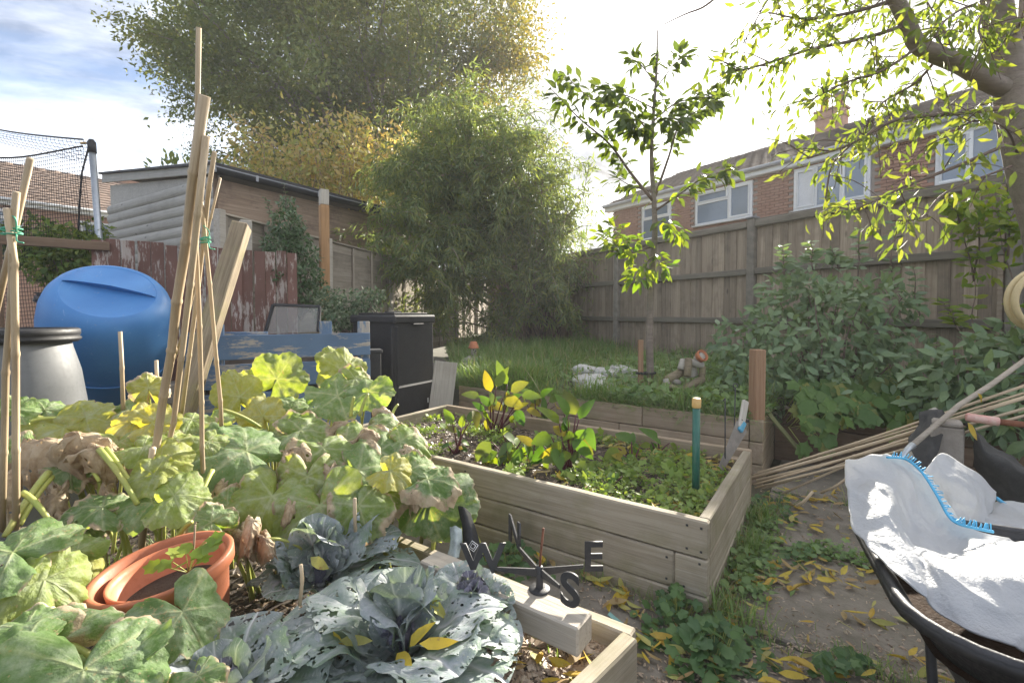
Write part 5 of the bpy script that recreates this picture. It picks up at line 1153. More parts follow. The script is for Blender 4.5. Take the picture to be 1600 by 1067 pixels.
# ---- trampoline: pole with padded sleeve and safety net
def trampoline():
    Y = 6.9; top = at(143, 222, Y); foot = at(157, 400, Y); t = thing('trampoline', 'trampoline safety net sagging from a padded grey pole beyond the red fence', 'trampoline', (foot.x, foot.y, 0))
    low = foot + (foot - top).normalized() * 2.2
    tube('pole', t, [low, top - (top - foot).normalized() * .10], .042, steel, 12); tube('pad', t, [top - (top - foot).normalized() * .16, top], .052, black_pl, 12); tube('pole_cap', t, [top, top + ZUP * .035], [.045, .03], black_pl, 12)
    def panel(A, B, sag, drop, nv, nh, nm):
        V = []; Fc = []; hw = .0035
        def pt(u, v):
            p = A.lerp(B, u); s = sag * 4 * u * (1 - u); p = p - ZUP * (s * (1 - v * .6)) - ZUP * (drop * v); p.y += .1 * math.sin(u * 5 + v * 3); return p
        def strip(pts, off):
            b0 = len(V)
            for p in pts: V.append(p - off); V.append(p + off)
            for i in range(len(pts) - 1): Fc.append((b0 + 2 * i, b0 + 2 * i + 1, b0 + 2 * i + 3, b0 + 2 * i + 2))
        for i in range(nv + 1): strip([pt(i / nv, v / 10) for v in range(11)], Vector((hw, 0, 0)))
        for j in range(nh + 1): strip([pt(u / 12, j / nh) for u in range(13)], Vector((0, 0, hw)))
        o = V[0].copy(); put(nm, mesh(nm, [v - o for v in V], Fc, net_m), Matrix.Translation(o), t, kind='stuff')
        tube('hem', t, [pt(u / 12, 0) for u in range(13)], .012, net_m, 6)
    panel(at(-130, 225, 6.3), at(139, 232, Y), .14, 2.6, 70, 46, 'net'); panel(at(-160, 150, 9.2), at(139, 222, Y), .16, .30, 60, 6, 'net_edge')
    Vv = [at(139, 232, Y) - ZUP * .02 * i + Vector((-.03 * math.sin(i * .25), 0, 0)) for i in range(0, 110, 8)]; tube('net_seam', t, [at(138, 232, Y), at(128, 270, Y), at(124, 320, Y), at(121, 420, Y)], .012, net_m, 6)
    tube('tie', t, [top + Vector((-.05, -.04, -.03)), top + Vector((-.12, -.03, -.03))], .02, cream_pl, 8)
trampoline()
# ---- bamboo canes
def cane(P, r0, r1, label, group=None, cat='cane', nodes=.22, name='bamboo_cane'):
    P = [Vector(p) for p in P]; L = sum((P[i + 1] - P[i]).length for i in range(len(P) - 1)); d = P[-1] - P[0]
    pts = [P[0]]; rad = [r0]; n = max(2, int(L / nodes)); Q = []
    S = []; acc = 0
    for i in range(n + 1):
        u = i / n; f = u * (len(P) - 1); k = min(int(f), len(P) - 2); q = P[k].lerp(P[k + 1], f - k); r = r0 + (r1 - r0) * u; j = random.uniform(-.0025, .0025)
        q = q + Vector((j, j, 0)); e = d.normalized() * .006
        if 0 < i < n: S += [(q - e * 2, r), (q - e * .6, r * 1.16), (q + e * .6, r * 1.16), (q + e * 2, r * .99)]
        else: S.append((q, r))
    o = S[0][0]; V, Fc = tubeVF([s[0] - o for s in S], [s[1] for s in S], 10)
    # grain needs local X along the cane
    M = frame(o, d, ZUP if abs(d.normalized().z) < .9 else Vector((0, 1, 0))); Mi = M.inverted() @ Matrix.Translation(o)
    return put(name, mesh('cane', [Mi @ v for v in V], Fc, bamboo, True), M, None, label, cat, group)
WIG = 'bamboo canes tied as wigwams'
spec = [((222, 852, 1.95), (252, 640, 1.75), (282, 445, 1.6), (320, 150, 1.42), .0130, .0160, 'thickest pale cane of the middle wigwam with a blunt broken top'),
        ((256, 720, 1.9), (270, 660, 1.82), (297, 445, 1.58), (323, 213, 1.45), .0090, .0108, 'grey brown cane leaning beside the thickest cane of the middle wigwam'),
        ((318, 790, 1.95), (316, 665, 1.85), (306, 330, 1.6), (309, 43, 1.45), .0088, .0076, 'tallest cane of the middle wigwam reaching above the shed roof'),
        ((283, 650, 2.05), (305, 487, 1.9), (322, 330, 1.7), (336, 238, 1.6), .0092, .0074, 'middle wigwam cane crossing in front of the leaning beam'),
        ((345, 665, 2.0), (343, 600, 1.95), (322, 400, 1.75), (305, 240, 1.62), .0085, .0065, 'slightly bent cane standing before the blue planter board'),
        ((272, 560, 2.1), (300, 470, 1.98), (325, 360, 1.82), (343, 278, 1.75), .0055, .0045, 'thinnest cane of the middle wigwam tied with green string'),
        ((2, 830, 1.5), (10, 620, 1.42), (18, 420, 1.35), (24, 300, 1.3), .0085, .0085, 'cane crossing the green tie of the wigwam in front of the grey barrel'),
        ((27, 826, 1.5), (25, 660, 1.42), (22, 440, 1.36), (12, 326, 1.3), .0095, .0085, 'upright cane of the wigwam standing before the black lid ring'),
        ((-12, 520, 1.45), (0, 450, 1.42), (27, 342, 1.36), (48, 248, 1.3), .0085, .0085, 'leaning cane with the highest top of the wigwam before the grey barrel'),
        ((192, 650, 2.1), (190, 590, 2.1), (190, 560, 2.1), (189, 518, 2.1), .0085, .0080, 'short single cane standing in front of the blue barrel'),
        ((243, 620, 2.3), (243, 600, 2.3), (244, 580, 2.3), (244, 563, 2.3), .0085, .0085, 'cane stub with its top just above a yellow leaf'),
        ((222, 860, 1.9), (228, 790, 1.85), (234, 740, 1.8), (240, 700, 1.75), .0120, .0110, 'dark lower cane behind the terracotta pot'),
        ((248, 850, 1.8), (250, 830, 1.8), (252, 815, 1.8), (253, 800, 1.8), .0090, .0085, 'short stub of cane among the squash stems behind the pot')]
for *pp, r0, r1, lab in spec: cane([at(*q) for q in pp], r0, r1, lab, WIG)
cane([at(470, 945, 1.38), at(470, 905, 1.38), at(470, 882, 1.38)], .0055, .0055, 'short reddish peg standing beside the lower cabbage', 'marker pegs among the cabbages', 'peg', name='bamboo_peg')
cane([at(555, 830, 1.75), at(555, 800, 1.75), at(555, 778, 1.75)], .0065, .0065, 'short reddish peg standing behind the upper cabbage', 'marker pegs among the cabbages', 'peg', name='bamboo_peg')
for (c0, r, dirs, lab) in ((at(18, 362, 1.33), .024, (0, 1), 'green string tying the canes in front of the grey barrel'), (at(321, 376, 1.72), .017, (0, 1), 'green string knotted round the middle wigwam canes')):
    V = []
    for u in np.linspace(0, 6.28 * 4, 70): V.append(c0 + Vector((r * math.cos(u), r * .8 * math.sin(u), .012 * math.sin(u * .27) + .002 * u / 3 - .008)))
    s = thing('string', lab, 'string', c0); tube('coil', s, V, .0022, string_m, 6)
    tube('loose_end', s, smoothpath([c0 + Vector((r, -.01, 0)), c0 + Vector((r + .01, -.02, .03)), c0 + Vector((r - .01, -.02, .05))], 4), .002, string_m, 6)
    tube('loose_end', s, smoothpath([c0 + Vector((r, -.01, -.01)), c0 + Vector((r + .012, -.02, -.03)), c0 + Vector((r + .03, -.02, -.035))], 4), .002, string_m, 6)
# heap of canes leaning at the right
HEAP = 'canes leaning across the dark retaining wall'
hs_ = [((1178, 742, 3.10), (1620, 596, 2.35), .0075, 'thin top cane of the leaning heap'), ((1176, 746, 3.05), (1630, 612, 2.30), .0105, 'thickest golden cane of the leaning heap'), ((1182, 752, 3.0), (1630, 630, 2.25), .0080, 'grey cane lying just under the thickest golden cane'),
       ((1178, 757, 2.98), (1460, 672, 2.5), .0070, 'shorter grey cane ending behind the red grip'), ((1180, 762, 2.95), (1640, 638, 2.2), .0070, 'cane lying lowest at the red grip'), ((1184, 738, 3.12), (1600, 614, 2.45), .0060, 'narrow cane at the back of the leaning heap'),
       ((1190, 764, 2.92), (1410, 690, 2.6), .0062, 'brown cane in the shaded underside of the heap'), ((1182, 750, 3.02), (1500, 668, 2.4), .0065, 'pale cane in the middle of the heap'), ((1220, 772, 2.85), (1470, 655, 2.55), .0068, 'lone cane dropping onto the yellow leaves'),
       ((1282, 770, 2.65), (1330, 742, 2.55), .0070, 'grey broken cane lying near the white bag'), ((1244, 790, 2.62), (1270, 768, 2.58), .0080, 'short dark stick lying on the fallen leaves')]
for a, b, r, lab in hs_: cane([at(*a), (at(*a) + at(*b)) / 2 - ZUP * .012, at(*b)], r, r * .95, lab, HEAP, nodes=.19)
# long handled tool behind, loppers, block, fabric, hose
def tool():
    t = thing('garden_tool', 'long grey wooden tool handle with a steel socket propped behind the canes', 'garden tool', at(1400, 720, 2.2))
    cane_me = tube('handle', t, [at(1418, 702, 2.22), at(1500, 632, 2.38), at(1550, 600, 2.48), at(1625, 545, 2.62)], .0125, lap_wood, 12); tube('socket', t, [at(1402, 722, 2.18), at(1418, 702, 2.22), at(1426, 695, 2.235)], [.009, .013, .0155], steel, 12)
    t2 = thing('timber_stake', 'old grey wooden stake leaning behind the canes beside the black fabric', 'stake', at(1425, 720, 2.4))
    plank('stake_body', t2, at(1425, 722, 2.4), at(1462, 642, 2.6), (1, .2, 0), .05, .045, grey_wood, .005)
tool()
lp = thing('loppers', 'long handled cutter with a worn red and white grip resting on the block', 'loppers', at(1540, 655, 2.2))
a, b, c = at(1509, 651, 2.2), at(1561, 659, 2.14), at(1640, 668, 2.05)
tube('grip', lp, [a, a.lerp(b, .04), a.lerp(b, .96), b], [.016, .0195, .021, .018], red_grip, 14); tube('arm', lp, [b - (b - a) * .02, b.lerp(c, .5), c], .0145, rust_m, 12)
bl = thing('concrete_block', 'grey stone block standing upright behind the white bag', 'block', gnd(1496, 760, 0))
q = at(1496, 700, 2.3); box('block_body', bl, (q.x, q.y + .06, .31), (.125, .13, .64), stone_m, (.76, -.65, 0), c=.005); box('block_top', bl, (q.x, q.y + .06, .645), (.115, .12, .028), stone_m, (.76, -.65, 0), c=.008)
tb = thing('timber_block', 'mossy green timber lying on the ground behind the white bag', 'timber', gnd(1580, 760, 0)); plank('timber_body', tb, at(1548, 768, 2.9), at(1690, 778, 2.6), ZUP, .20, .14, green_wood, .008, .004, 2)
def patch(name, parent, G, m, n=24, thick=.004, fold=.012, fs=6, label=None, uvn=None):
    """cloth through a grid of points"""
    rows_ = [smoothpath([Vector(p) for p in r_], n // (len(r_) - 1)) for r_ in G]; cols_ = list(zip(*rows_)); fin = [smoothpath(list(c_), n // (len(G) - 1)) for c_ in cols_]
    nu = len(fin); nv = len(fin[0]); o = fin[0][0].copy(); V = []
    for i in range(nu):
        for j in range(nv):
            p = fin[i][j]; d = Vector((noise.noise(p * fs), noise.noise(p * fs + Vector((5, 3, 1))), noise.noise(p * fs + Vector((1, 9, 4))))) * fold
            q = Vector((p.x * 5 + p.z * 16, p.y * 6 - p.x * 9, p.z * 5)); q2 = Vector((p.x * 17 - p.z * 4, p.y * 4, p.z * 15))
            d = d * .6 + Vector((.2, -.6, .75)) * (fold * (.7 * noise.noise(q * .8) + .35 * (1 - 2 * abs(noise.noise(q2 * .8))) ** 3))
            d += Vector((noise.noise(p * fs * 3), noise.noise(p * fs * 3 + Vector((5, 3, 1))), noise.noise(p * fs * 3 + Vector((1, 9, 4))))) * fold * .2
            V.append(p + d - o)
    Fc = [(i * nv + j, i * nv + j + 1, (i + 1) * nv + j + 1, (i + 1) * nv + j) for i in range(nu - 1) for j in range(nv - 1)]
    ob = put(name, mesh(name, V, Fc, m, True), Matrix.Translation(o), parent, label=label)
    if thick: ob.modifiers.new('s', 'SOLIDIFY').thickness = thick
    return ob, [[Vector(V[i * nv + j]) + o for j in range(nv)] for i in range(nu)]
bf_ = thing('black_fabric', 'dark weed fabric draped over and around the stone block', 'fabric', at(1460, 740, 2.3))
patch('fold', bf_, [[at(1440, 640, 2.5), at(1470, 640, 2.42), at(1490, 655, 2.40)], [at(1420, 690, 2.42), at(1450, 690, 2.34), at(1474, 680, 2.32)], [at(1425, 740, 2.3), at(1445, 745, 2.28), at(1458, 740, 2.28)], [at(1430, 790, 2.2), at(1450, 795, 2.18), at(1460, 790, 2.2)]], black_cloth, 24, .003, .03, 9)
patch('fold', bf_, [[at(1505, 660, 2.36), at(1545, 690, 2.3), at(1590, 725, 2.2), at(1640, 750, 2.1)], [at(1520, 668, 2.24), at(1550, 712, 2.2), at(1595, 740, 2.12), at(1650, 762, 2.05)], [at(1522, 730, 2.3), at(1550, 770, 2.25), at(1595, 790, 2.15), at(1660, 800, 2.05)]], black_cloth, 24, .003, .02, 9)
hc = at(1633, 468, 2.98); hz = thing('garden_hose', 'loop of thick cream hose hanging in front of the board fence', 'hose', hc)
hp_ = []
for u in np.linspace(.5 * math.pi, 4.5 * math.pi, 70):
    k_ = (u - .5 * math.pi) / (4 * math.pi); hp_.append(hc + Vector((.235 * math.cos(u) * (1 - .05 * k_), -.05 + .10 * k_, .19 * math.sin(u) * (1 + .05 * k_))))
tube('hose_loop', hz, hp_, .019, hose_m, 12)
hk = hc + Vector((.0, .0, .165)); tube('peg', hz, [hk + Vector((0, -.07, .02)), hk + Vector((.05, .10, 0)), Vector((3.66, 3.2, hk.z - .02))], .010, rust_m, 8)
# ---- wheelbarrow and white bag
def barrow():
    o = Vector((1.34, 1.16, 0)); L = Vector((.44, .90, 0)).normalized(); S = Vector((.90, -.44, 0)).normalized(); hl, hw, zr = .37, .40, .54
    c = Vector((.83, .915, 0)) + S * hw + L * hl; t = thing('wheelbarrow', 'black wheelbarrow with a wet dark load holding the crumpled white bag', 'wheelbarrow', c)
    def rr(a, b, z, rad, n=7):
        P = []
        for sx, sy, a0 in ((1, 1, 0), (-1, 1, 90), (-1, -1, 180), (1, -1, 270)):
            for k in range(n): an = R(a0 + 90 * k / (n - 1)); P.append(c + S * (sx * (a - rad) + rad * math.cos(an)) + L * (sy * (b - rad) + rad * math.sin(an)) + ZUP * z)
        return P
    rings = [rr(hw * .55, hl * .55, .29, .12), rr(hw * .62, hl * .64, .285, .14), rr(hw * .95, hl * .96, zr - .02, .17), rr(hw, hl, zr, .18), rr(hw + .012, hl + .012, zr - .004, .19), rr(hw + .010, hl + .010, zr - .022, .19)]
    n = len(rings[0]); V = [p - c for r_ in rings for p in r_]; Fc = [(k * n + i, k * n + (i + 1) % n, (k + 1) * n + (i + 1) % n, (k + 1) * n + i) for k in range(len(rings) - 1) for i in range(n)] + [tuple(range(n))[::-1]]
    ob = put('tub', mesh('tub', V, Fc, black_pl, True), Matrix.Translation(c), t); ob.modifiers.new('s', 'SOLIDIFY').thickness = .006
    P = rr(hw + .004, hl + .004, zr, .18); tube('rim', t, P + [P[0]], .011, dark_metal, 8)
    P = rr(hw * .86, hl * .87, zr - .11, .15); ob = put('load', mesh('load', [p - c + ZUP * .012 * noise.noise(p * 9) for p in P] + [ZUP * (zr - .10)], [(i, (i + 1) % n, n) for i in range(n)], m_plain('wet_compost', (.045, .025, .015), .9, var=.5, scale=14, bump=.8, spec=.1), True), Matrix.Translation(c), t)
    for s in (-1, 1):
        tube('frame_tube', t, smoothpath([c + S * (s * .20) + L * (-hl - .05) + ZUP * .22, c + S * (s * .20) + L * -.1 + ZUP * .26, c + S * (s * .24) + L * (hl * .7) + ZUP * .40, c + S * (s * .27) + L * (hl + .22) + ZUP * .545], 4), .016, steel, 10)
        tube('grip', t, [c + S * (s * .268) + L * (hl + .14) + ZUP * .535, c + S * (s * .272) + L * (hl + .25) + ZUP * .55], .02, white_pl if s < 0 else black_pl, 10)
        tube('leg', t, smoothpath([c + S * (s * .20) + L * .05 + ZUP * .27, c + S * (s * .21) + L * .10 + ZUP * .02, c + S * (s * .21) + L * .20 + ZUP * .015, c + S * (s * .22) + L * .25 + ZUP * .33], 4), .013, dark_metal, 8)
        tube('fork', t, [c + S * (s * .07) + L * (-hl - .16) + ZUP * .18, c + S * (s * .18) + L * (-hl + .12) + ZUP * .27], .013, dark_metal, 8)
    wM = frame(c + L * (-hl - .16) + ZUP * .18, L, S); wh = put('wheel', None, wM, t)
    V, Fc = [], []; Pw = [wM @ Vector((.145 * math.cos(a), .145 * math.sin(a), 0)) for a in np.linspace(0, 2 * math.pi, 37)]; tube('tyre', wh, Pw, .036, black_pl, 10, False)
    lathe('hub', wh, [(.0, -.03), (.05, -.03), (.115, -.012), (.115, .012), (.05, .03), (0, .03)], steel, wM, 24)
    return c, L, S
bc, bL_, bS = barrow()
def bag():
    t = thing('builders_bag', 'crumpled white woven bag with blue stitched seam lying over the wheelbarrow', 'bag', at(1450, 850, 1.25) * 1)
    G = [[(1322, 727, 1.52), (1375, 716, 1.56), (1420, 722, 1.56), (1452, 748, 1.52), (1480, 800, 1.44), (1530, 835, 1.38), (1640, 862, 1.36)],
         [(1322, 768, 1.46), (1380, 758, 1.46), (1420, 775, 1.46), (1446, 800, 1.43), (1478, 835, 1.38), (1535, 855, 1.34), (1650, 868, 1.32)],
         [(1326, 826, 1.33), (1385, 815, 1.31), (1418, 835, 1.34), (1442, 855, 1.30), (1490, 870, 1.27), (1550, 862, 1.27), (1660, 850, 1.27)],
         [(1366, 872, 1.20), (1402, 866, 1.20), (1428, 880, 1.20), (1450, 890, 1.15), (1500, 900, 1.12), (1565, 895, 1.11), (1680, 890, 1.10)],
         [(1396, 896, 1.13), (1422, 905, 1.11), (1450, 920, 1.10), (1485, 935, 1.06), (1530, 945, 1.04), (1590, 950, 1.02), (1700, 955, 1.0)],
         [(1418, 914, 1.09), (1443, 936, 1.07), (1476, 966, 1.035), (1514, 992, .995), (1556, 1014, .975), (1610, 1040, .955), (1720, 1060, .92)]]
    ob, grid = patch('body', t, [[at(*q) + ZUP * .014 for q in r_] for r_ in G], sheet_m, 90, .004, .022, 6)
    seam = [at(x, y, d - .030) + ZUP * .010 for x, y, d in ((1386, 719, 1.55), (1415, 722, 1.56), (1440, 742, 1.53), (1462, 775, 1.47), (1480, 808, 1.42), (1495, 822, 1.39), (1522, 830, 1.37), (1552, 836, 1.355))]
    sp = smoothpath(seam, 8); tube('seam', t, sp, .0042, blue_stitch, 6)
    for i in range(2, len(sp) - 1, 1):
        d = (sp[i + 1] - sp[i - 1]).normalized(); s_ = d.cross(Vector((0, -1, .3))).normalized(); tube('stitch', t, [sp[i] - s_ * .001, sp[i] + d * random.uniform(-.006, .006) - s_ * random.uniform(.008, .022) + Vector((0, -.004, .003))], .0017, blue_stitch, 5)
    H = [[(1448, 735, 1.60), (1466, 712, 1.66), (1480, 710, 1.68), (1500, 722, 1.68), (1530, 742, 1.66), (1556, 765, 1.62)],
         [(1452, 760, 1.56), (1470, 745, 1.58), (1490, 752, 1.56), (1515, 765, 1.55), (1535, 780, 1.55), (1554, 792, 1.56)],
         [(1462, 790, 1.50), (1480, 790, 1.50), (1495, 795, 1.48), (1512, 806, 1.47), (1530, 812, 1.48), (1545, 820, 1.48)],
         [(1480, 815, 1.44), (1495, 825, 1.44), (1510, 832, 1.43), (1525, 838, 1.43), (1545, 842, 1.43), (1562, 846, 1.43)]]
    patch('flap', t, [[at(*q) for q in r_] for r_ in H], sheet_m, 60, .004, .020, 7)
    K = [[(1548, 788, 1.6), (1580, 784, 1.62), (1640, 798, 1.62)], [(1538, 812, 1.50), (1580, 810, 1.50), (1650, 820, 1.48)], [(1535, 850, 1.38), (1590, 858, 1.37), (1660, 868, 1.36)]]
    patch('flap', t, [[at(*q) for q in r_] for r_ in K], sheet_m, 40, .004, .022, 8)
    tube('seam', t, smoothpath([at(1556, 777, 1.61), at(1575, 790, 1.6), at(1600, 795, 1.58), at(1650, 805, 1.56)], 6), .006, blue_stitch, 6)
bag()
# ---- front bed edging, beam and the weather vane letters
ed = thing('bed_edging', 'low timber corner edging of the front vegetable bed', 'edging', (.394, 1.47, 0))
CA = Vector((.392, 1.475, 0)); CB = Vector((.16, 1.235, 0)); zt = .175
plank('plank', ed, CA + ZUP * .08 - E1 * 2.2, CA + ZUP * .08 - E1 * .0, ZUP, .19, .05, bed_wood, .006, .003, 3)
dd = (CB - CA).normalized(); plank('plank', ed, CA + dd * .02 + ZUP * .081 + E1 * .0, CB + dd * .9 + ZUP * .081, ZUP, .19, .055, bed_wood, .006, .003, 7)
bm_a = at(908, 1000, 1.41); bm_b = at(672, 880, 1.86); bm_a = Vector((.225, 1.405, .215)); bm_b = Vector((-.325, 1.79, .215))
beam = thing('timber_beam', 'short square weathered beam carrying the compass letters across the front bed', 'beam', (bm_a + bm_b) / 2 - ZUP * .05)
plank('beam_body', beam, bm_a, bm_b, ZUP, .092, .10, beam_wood, .006, .003, 2)
def vane():
    c = at(843, 946, 1.56); c.z = .262; t = thing('compass_letters', 'black iron compass piece with letters W N E S bolted on the timber beam', 'weather vane', c)
    lathe('base_disc', t, [(.0, .0), (.036, .0), (.037, .004), (.034, .007), (.013, .008)], dark_metal, Matrix.Translation(c), 28)
    hub = c + ZUP * .075; lathe('hub', t, [(.0125, .008), (.0125, .078), (.010, .082), (.0, .082)], dark_metal, Matrix.Translation(c), 16)
    tube('rod', t, [hub - ZUP * .01, hub + Vector((.004, 0, .05)), hub + Vector((.013, .005, .135))], .0042, rust_m, 8)
    def letter(ch, q, x, up, size, th=.006):
        cu = bpy.data.curves.new('letter', 'FONT'); cu.body = ch; cu.size = size; cu.extrude = th / 2; cu.offset = .0035; cu.align_x = 'CENTER'
        ob = bpy.data.objects.new('tmp', cu); col.objects.link(ob); bpy.context.view_layer.update()
        me = bpy.data.meshes.new_from_object(ob.evaluated_get(bpy.context.evaluated_depsgraph_get())); bpy.data.objects.remove(ob); me.name = 'letter'; me.materials.clear(); me.materials.append(dark_metal)
        x = Vector(x).normalized(); up = Vector(up); up = (up - x * up.dot(x)).normalized(); M = Matrix((x, up, x.cross(up))).transposed().to_4x4(); M.translation = q
        put('letter', me, M, t, label='letter ' + ch)
    # arms lie in the plane of each letter: W-E line and N-S line
    we = Vector((1, .03, 0)).normalized(); ns = Vector((.43, -.90, 0)).normalized()
    for d, L in ((we, .150), (-we, .150), (ns, .125), (-ns, .165)):
        a, b = hub - ZUP * .006 + d * .010, hub + d * L + ZUP * .002; up = ZUP
        quadbox('arm', t, [a - up * .022, a + up * .006, b + up * .006, b - up * .006], .006, d.cross(ZUP), dark_metal)
    letter('E', hub + we * .182 - ZUP * .010, we, ZUP, .140); letter('W', hub - we * .192 - ZUP * .010, we, ZUP, .140)
    letter('S', hub + ns * .135 + Vector((.03, 0, 0)) - ZUP * .052, (.86, -.50, 0), ZUP, .150); letter('N', hub - ns * .195 - ZUP * .006, ns, ZUP, .140)
vane()
# ---- terracotta pots
def pots():
    c = gnd(275, 1000, .12); c = at(284, 1000, 1.42); c.z = .13
    tilt = Vector((-.04, -.09, 1)).normalized(); M = frame(c, Vector((1, 0, .1)), tilt)
    t = thing('flower_pot', 'large terracotta pot standing among the squash leaves with another pot nested inside', 'plant pot', c)
    H, r0, r1 = .315, .125, .178
    lathe('pot_body', t, [(.0, .0), (r0, .0), (r0 + (r1 - r0) * .36, H * .40), (r0 + (r1 - r0) * .36 + .003, H * .41), (r1 - .012, H * .86), (r1 + .002, H * .87), (r1 + .006, H * .88), (r1 + .008, H * .985), (r1 + .004, H), (r1 - .006, H), (r1 - .014, H * .98), (r1 - .018, H * .86), (r0, .05), (0, .05)], terracotta, M, 56)
    t2 = thing('flower_pot', 'smaller terracotta pot nested inside the large pot with a seedling growing in it', 'plant pot', M @ Vector((.0, 0, .1)))
    M2 = M @ Matrix.Translation((.012, .004, .055)); lathe('pot_body', t2, [(.0, .0), (.105, .0), (.146, H * .66), (.150, H * .665), (.153, H * .775), (.147, H * .78), (.140, H * .72), (.132, H * .5), (.0, H * .49)], terracotta, M2, 56)
    put('potting_soil', mesh('soil', *latheVF([(.134, H * .52), (.08, H * .545), (0, H * .54)], 20), soil_m, True), M2, t2)
    s = thing('seedling', 'small pale green seedling on a thin brown stem growing in the nested pot', 'plant', M2 @ Vector((.03, -.01, H * .54))); b = M2 @ Vector((.03, -.01, H * .52)); e = at(305, 820, 1.40)
    L = smoothpath([b, b.lerp(e, .5) + Vector((.012, 0, 0)), e], 5); tube('stem', s, L, .0028, pale_twig, 6)
    lm = [tplmesh('leaf', q, bright_obj) for q in ROUND]
    for (px, py, d, sz) in ((290, 862, 1.38, .05), (310, 855, 1.37, .05), (322, 848, 1.38, .055), (300, 872, 1.36, .06), (328, 838, 1.40, .05), (270, 878, 1.37, .045), (252, 884, 1.38, .045), (298, 848, 1.39, .04), (315, 868, 1.36, .04)):
        q = at(px, py, d); tube('petiole', s, [L[3 if py > 850 else 6], q], .0016, stalk_m, 5); put('leaf', random.choice(lm), frame(q, Vector((px - 300, -12, random.uniform(-6, 6))), Vector((random.gauss(0, .2), -.5, .8))) @ Matrix.Scale(sz, 4), s)
    sc = at(343, 1000, 1.40); sc.z = .12; p3 = thing('plant_saucer', 'grey plastic saucer half hidden behind the terracotta pot', 'saucer', sc); lathe('saucer_body', p3, [(0, .0), (.12, .0), (.15, .03), (.155, .03), (.125, -.005), (0, -.005)], grey_pl, Matrix.Translation((sc.x - .05, sc.y + .02, .125)), 36)
pots()
# ---- plastic packet and scrap by the raised bed
def packet():
    t = thing('plastic_packet', 'crumpled dark plastic packet with a printed white emblem lying by the beam', 'packet', at(735, 850, 1.86))
    patch('sheet', t, [[at(715, 790, 2.0), at(725, 792, 1.98), at(735, 800, 1.98)], [at(722, 822, 1.93), at(735, 826, 1.90), at(745, 830, 1.92)], [at(724, 856, 1.88), at(738, 858, 1.86), at(752, 862, 1.88)], [at(735, 872, 1.84), at(746, 876, 1.83), at(756, 868, 1.84)]], black_pl, 18, .002, .008, 14)
    q = at(739, 853, 1.845); n_ = Vector((.1, -.9, .4)).normalized()
    for s, f in ((1, 1), (.55, .6)):
        P = [q + (Vector((math.cos(a), 0, 0)) + Vector((0, .35, .9)) * math.sin(a)) * .021 * s for a in np.linspace(.2, .2 + 2 * math.pi, 5)]; tube('emblem', t, P, .0016, white_pl, 5)
    t2 = thing('clear_wrapper', 'crinkled clear plastic wrapper between the squash leaves and the beam', 'wrapper', at(708, 860, 1.84))
    patch('sheet', t2, [[at(704, 822, 1.92), at(712, 820, 1.9), at(722, 826, 1.9)], [at(702, 845, 1.88), at(712, 846, 1.85), at(720, 850, 1.87)], [at(700, 872, 1.82), at(710, 874, 1.8), at(718, 870, 1.82)]], m_plain('clear_plastic', (.45, .52, .52), .2, var=.5, scale=30, bump=.4), 16, .002, .010, 20)
    t3 = thing('white_wrapper', 'white plastic scrap caught against the raised bed side', 'wrapper', at(726, 810, 2.02)); patch('sheet', t3, [[at(716, 796, 2.05), at(726, 798, 2.04)], [at(720, 812, 2.02), at(733, 808, 2.02)], [at(724, 822, 2.0), at(732, 820, 2.02)]], white_pl, 12, .002, .008, 14)
    g = gnd(965, 972, .01); t4 = thing('glass_shard', 'piece of pale blue green glass lying on the path by the front bed', 'glass', g)
    quadbox('shard', t4, [g + Vector((-.02, .05, .01)), g + Vector((.035, -.03, .0)), g + Vector((.01, -.05, .012)), g + Vector((-.035, .02, .018))], .004, (0, -.3, 1), m_plain('tinted_glass', (.25, .48, .46), .1, spec=.8))
packet()
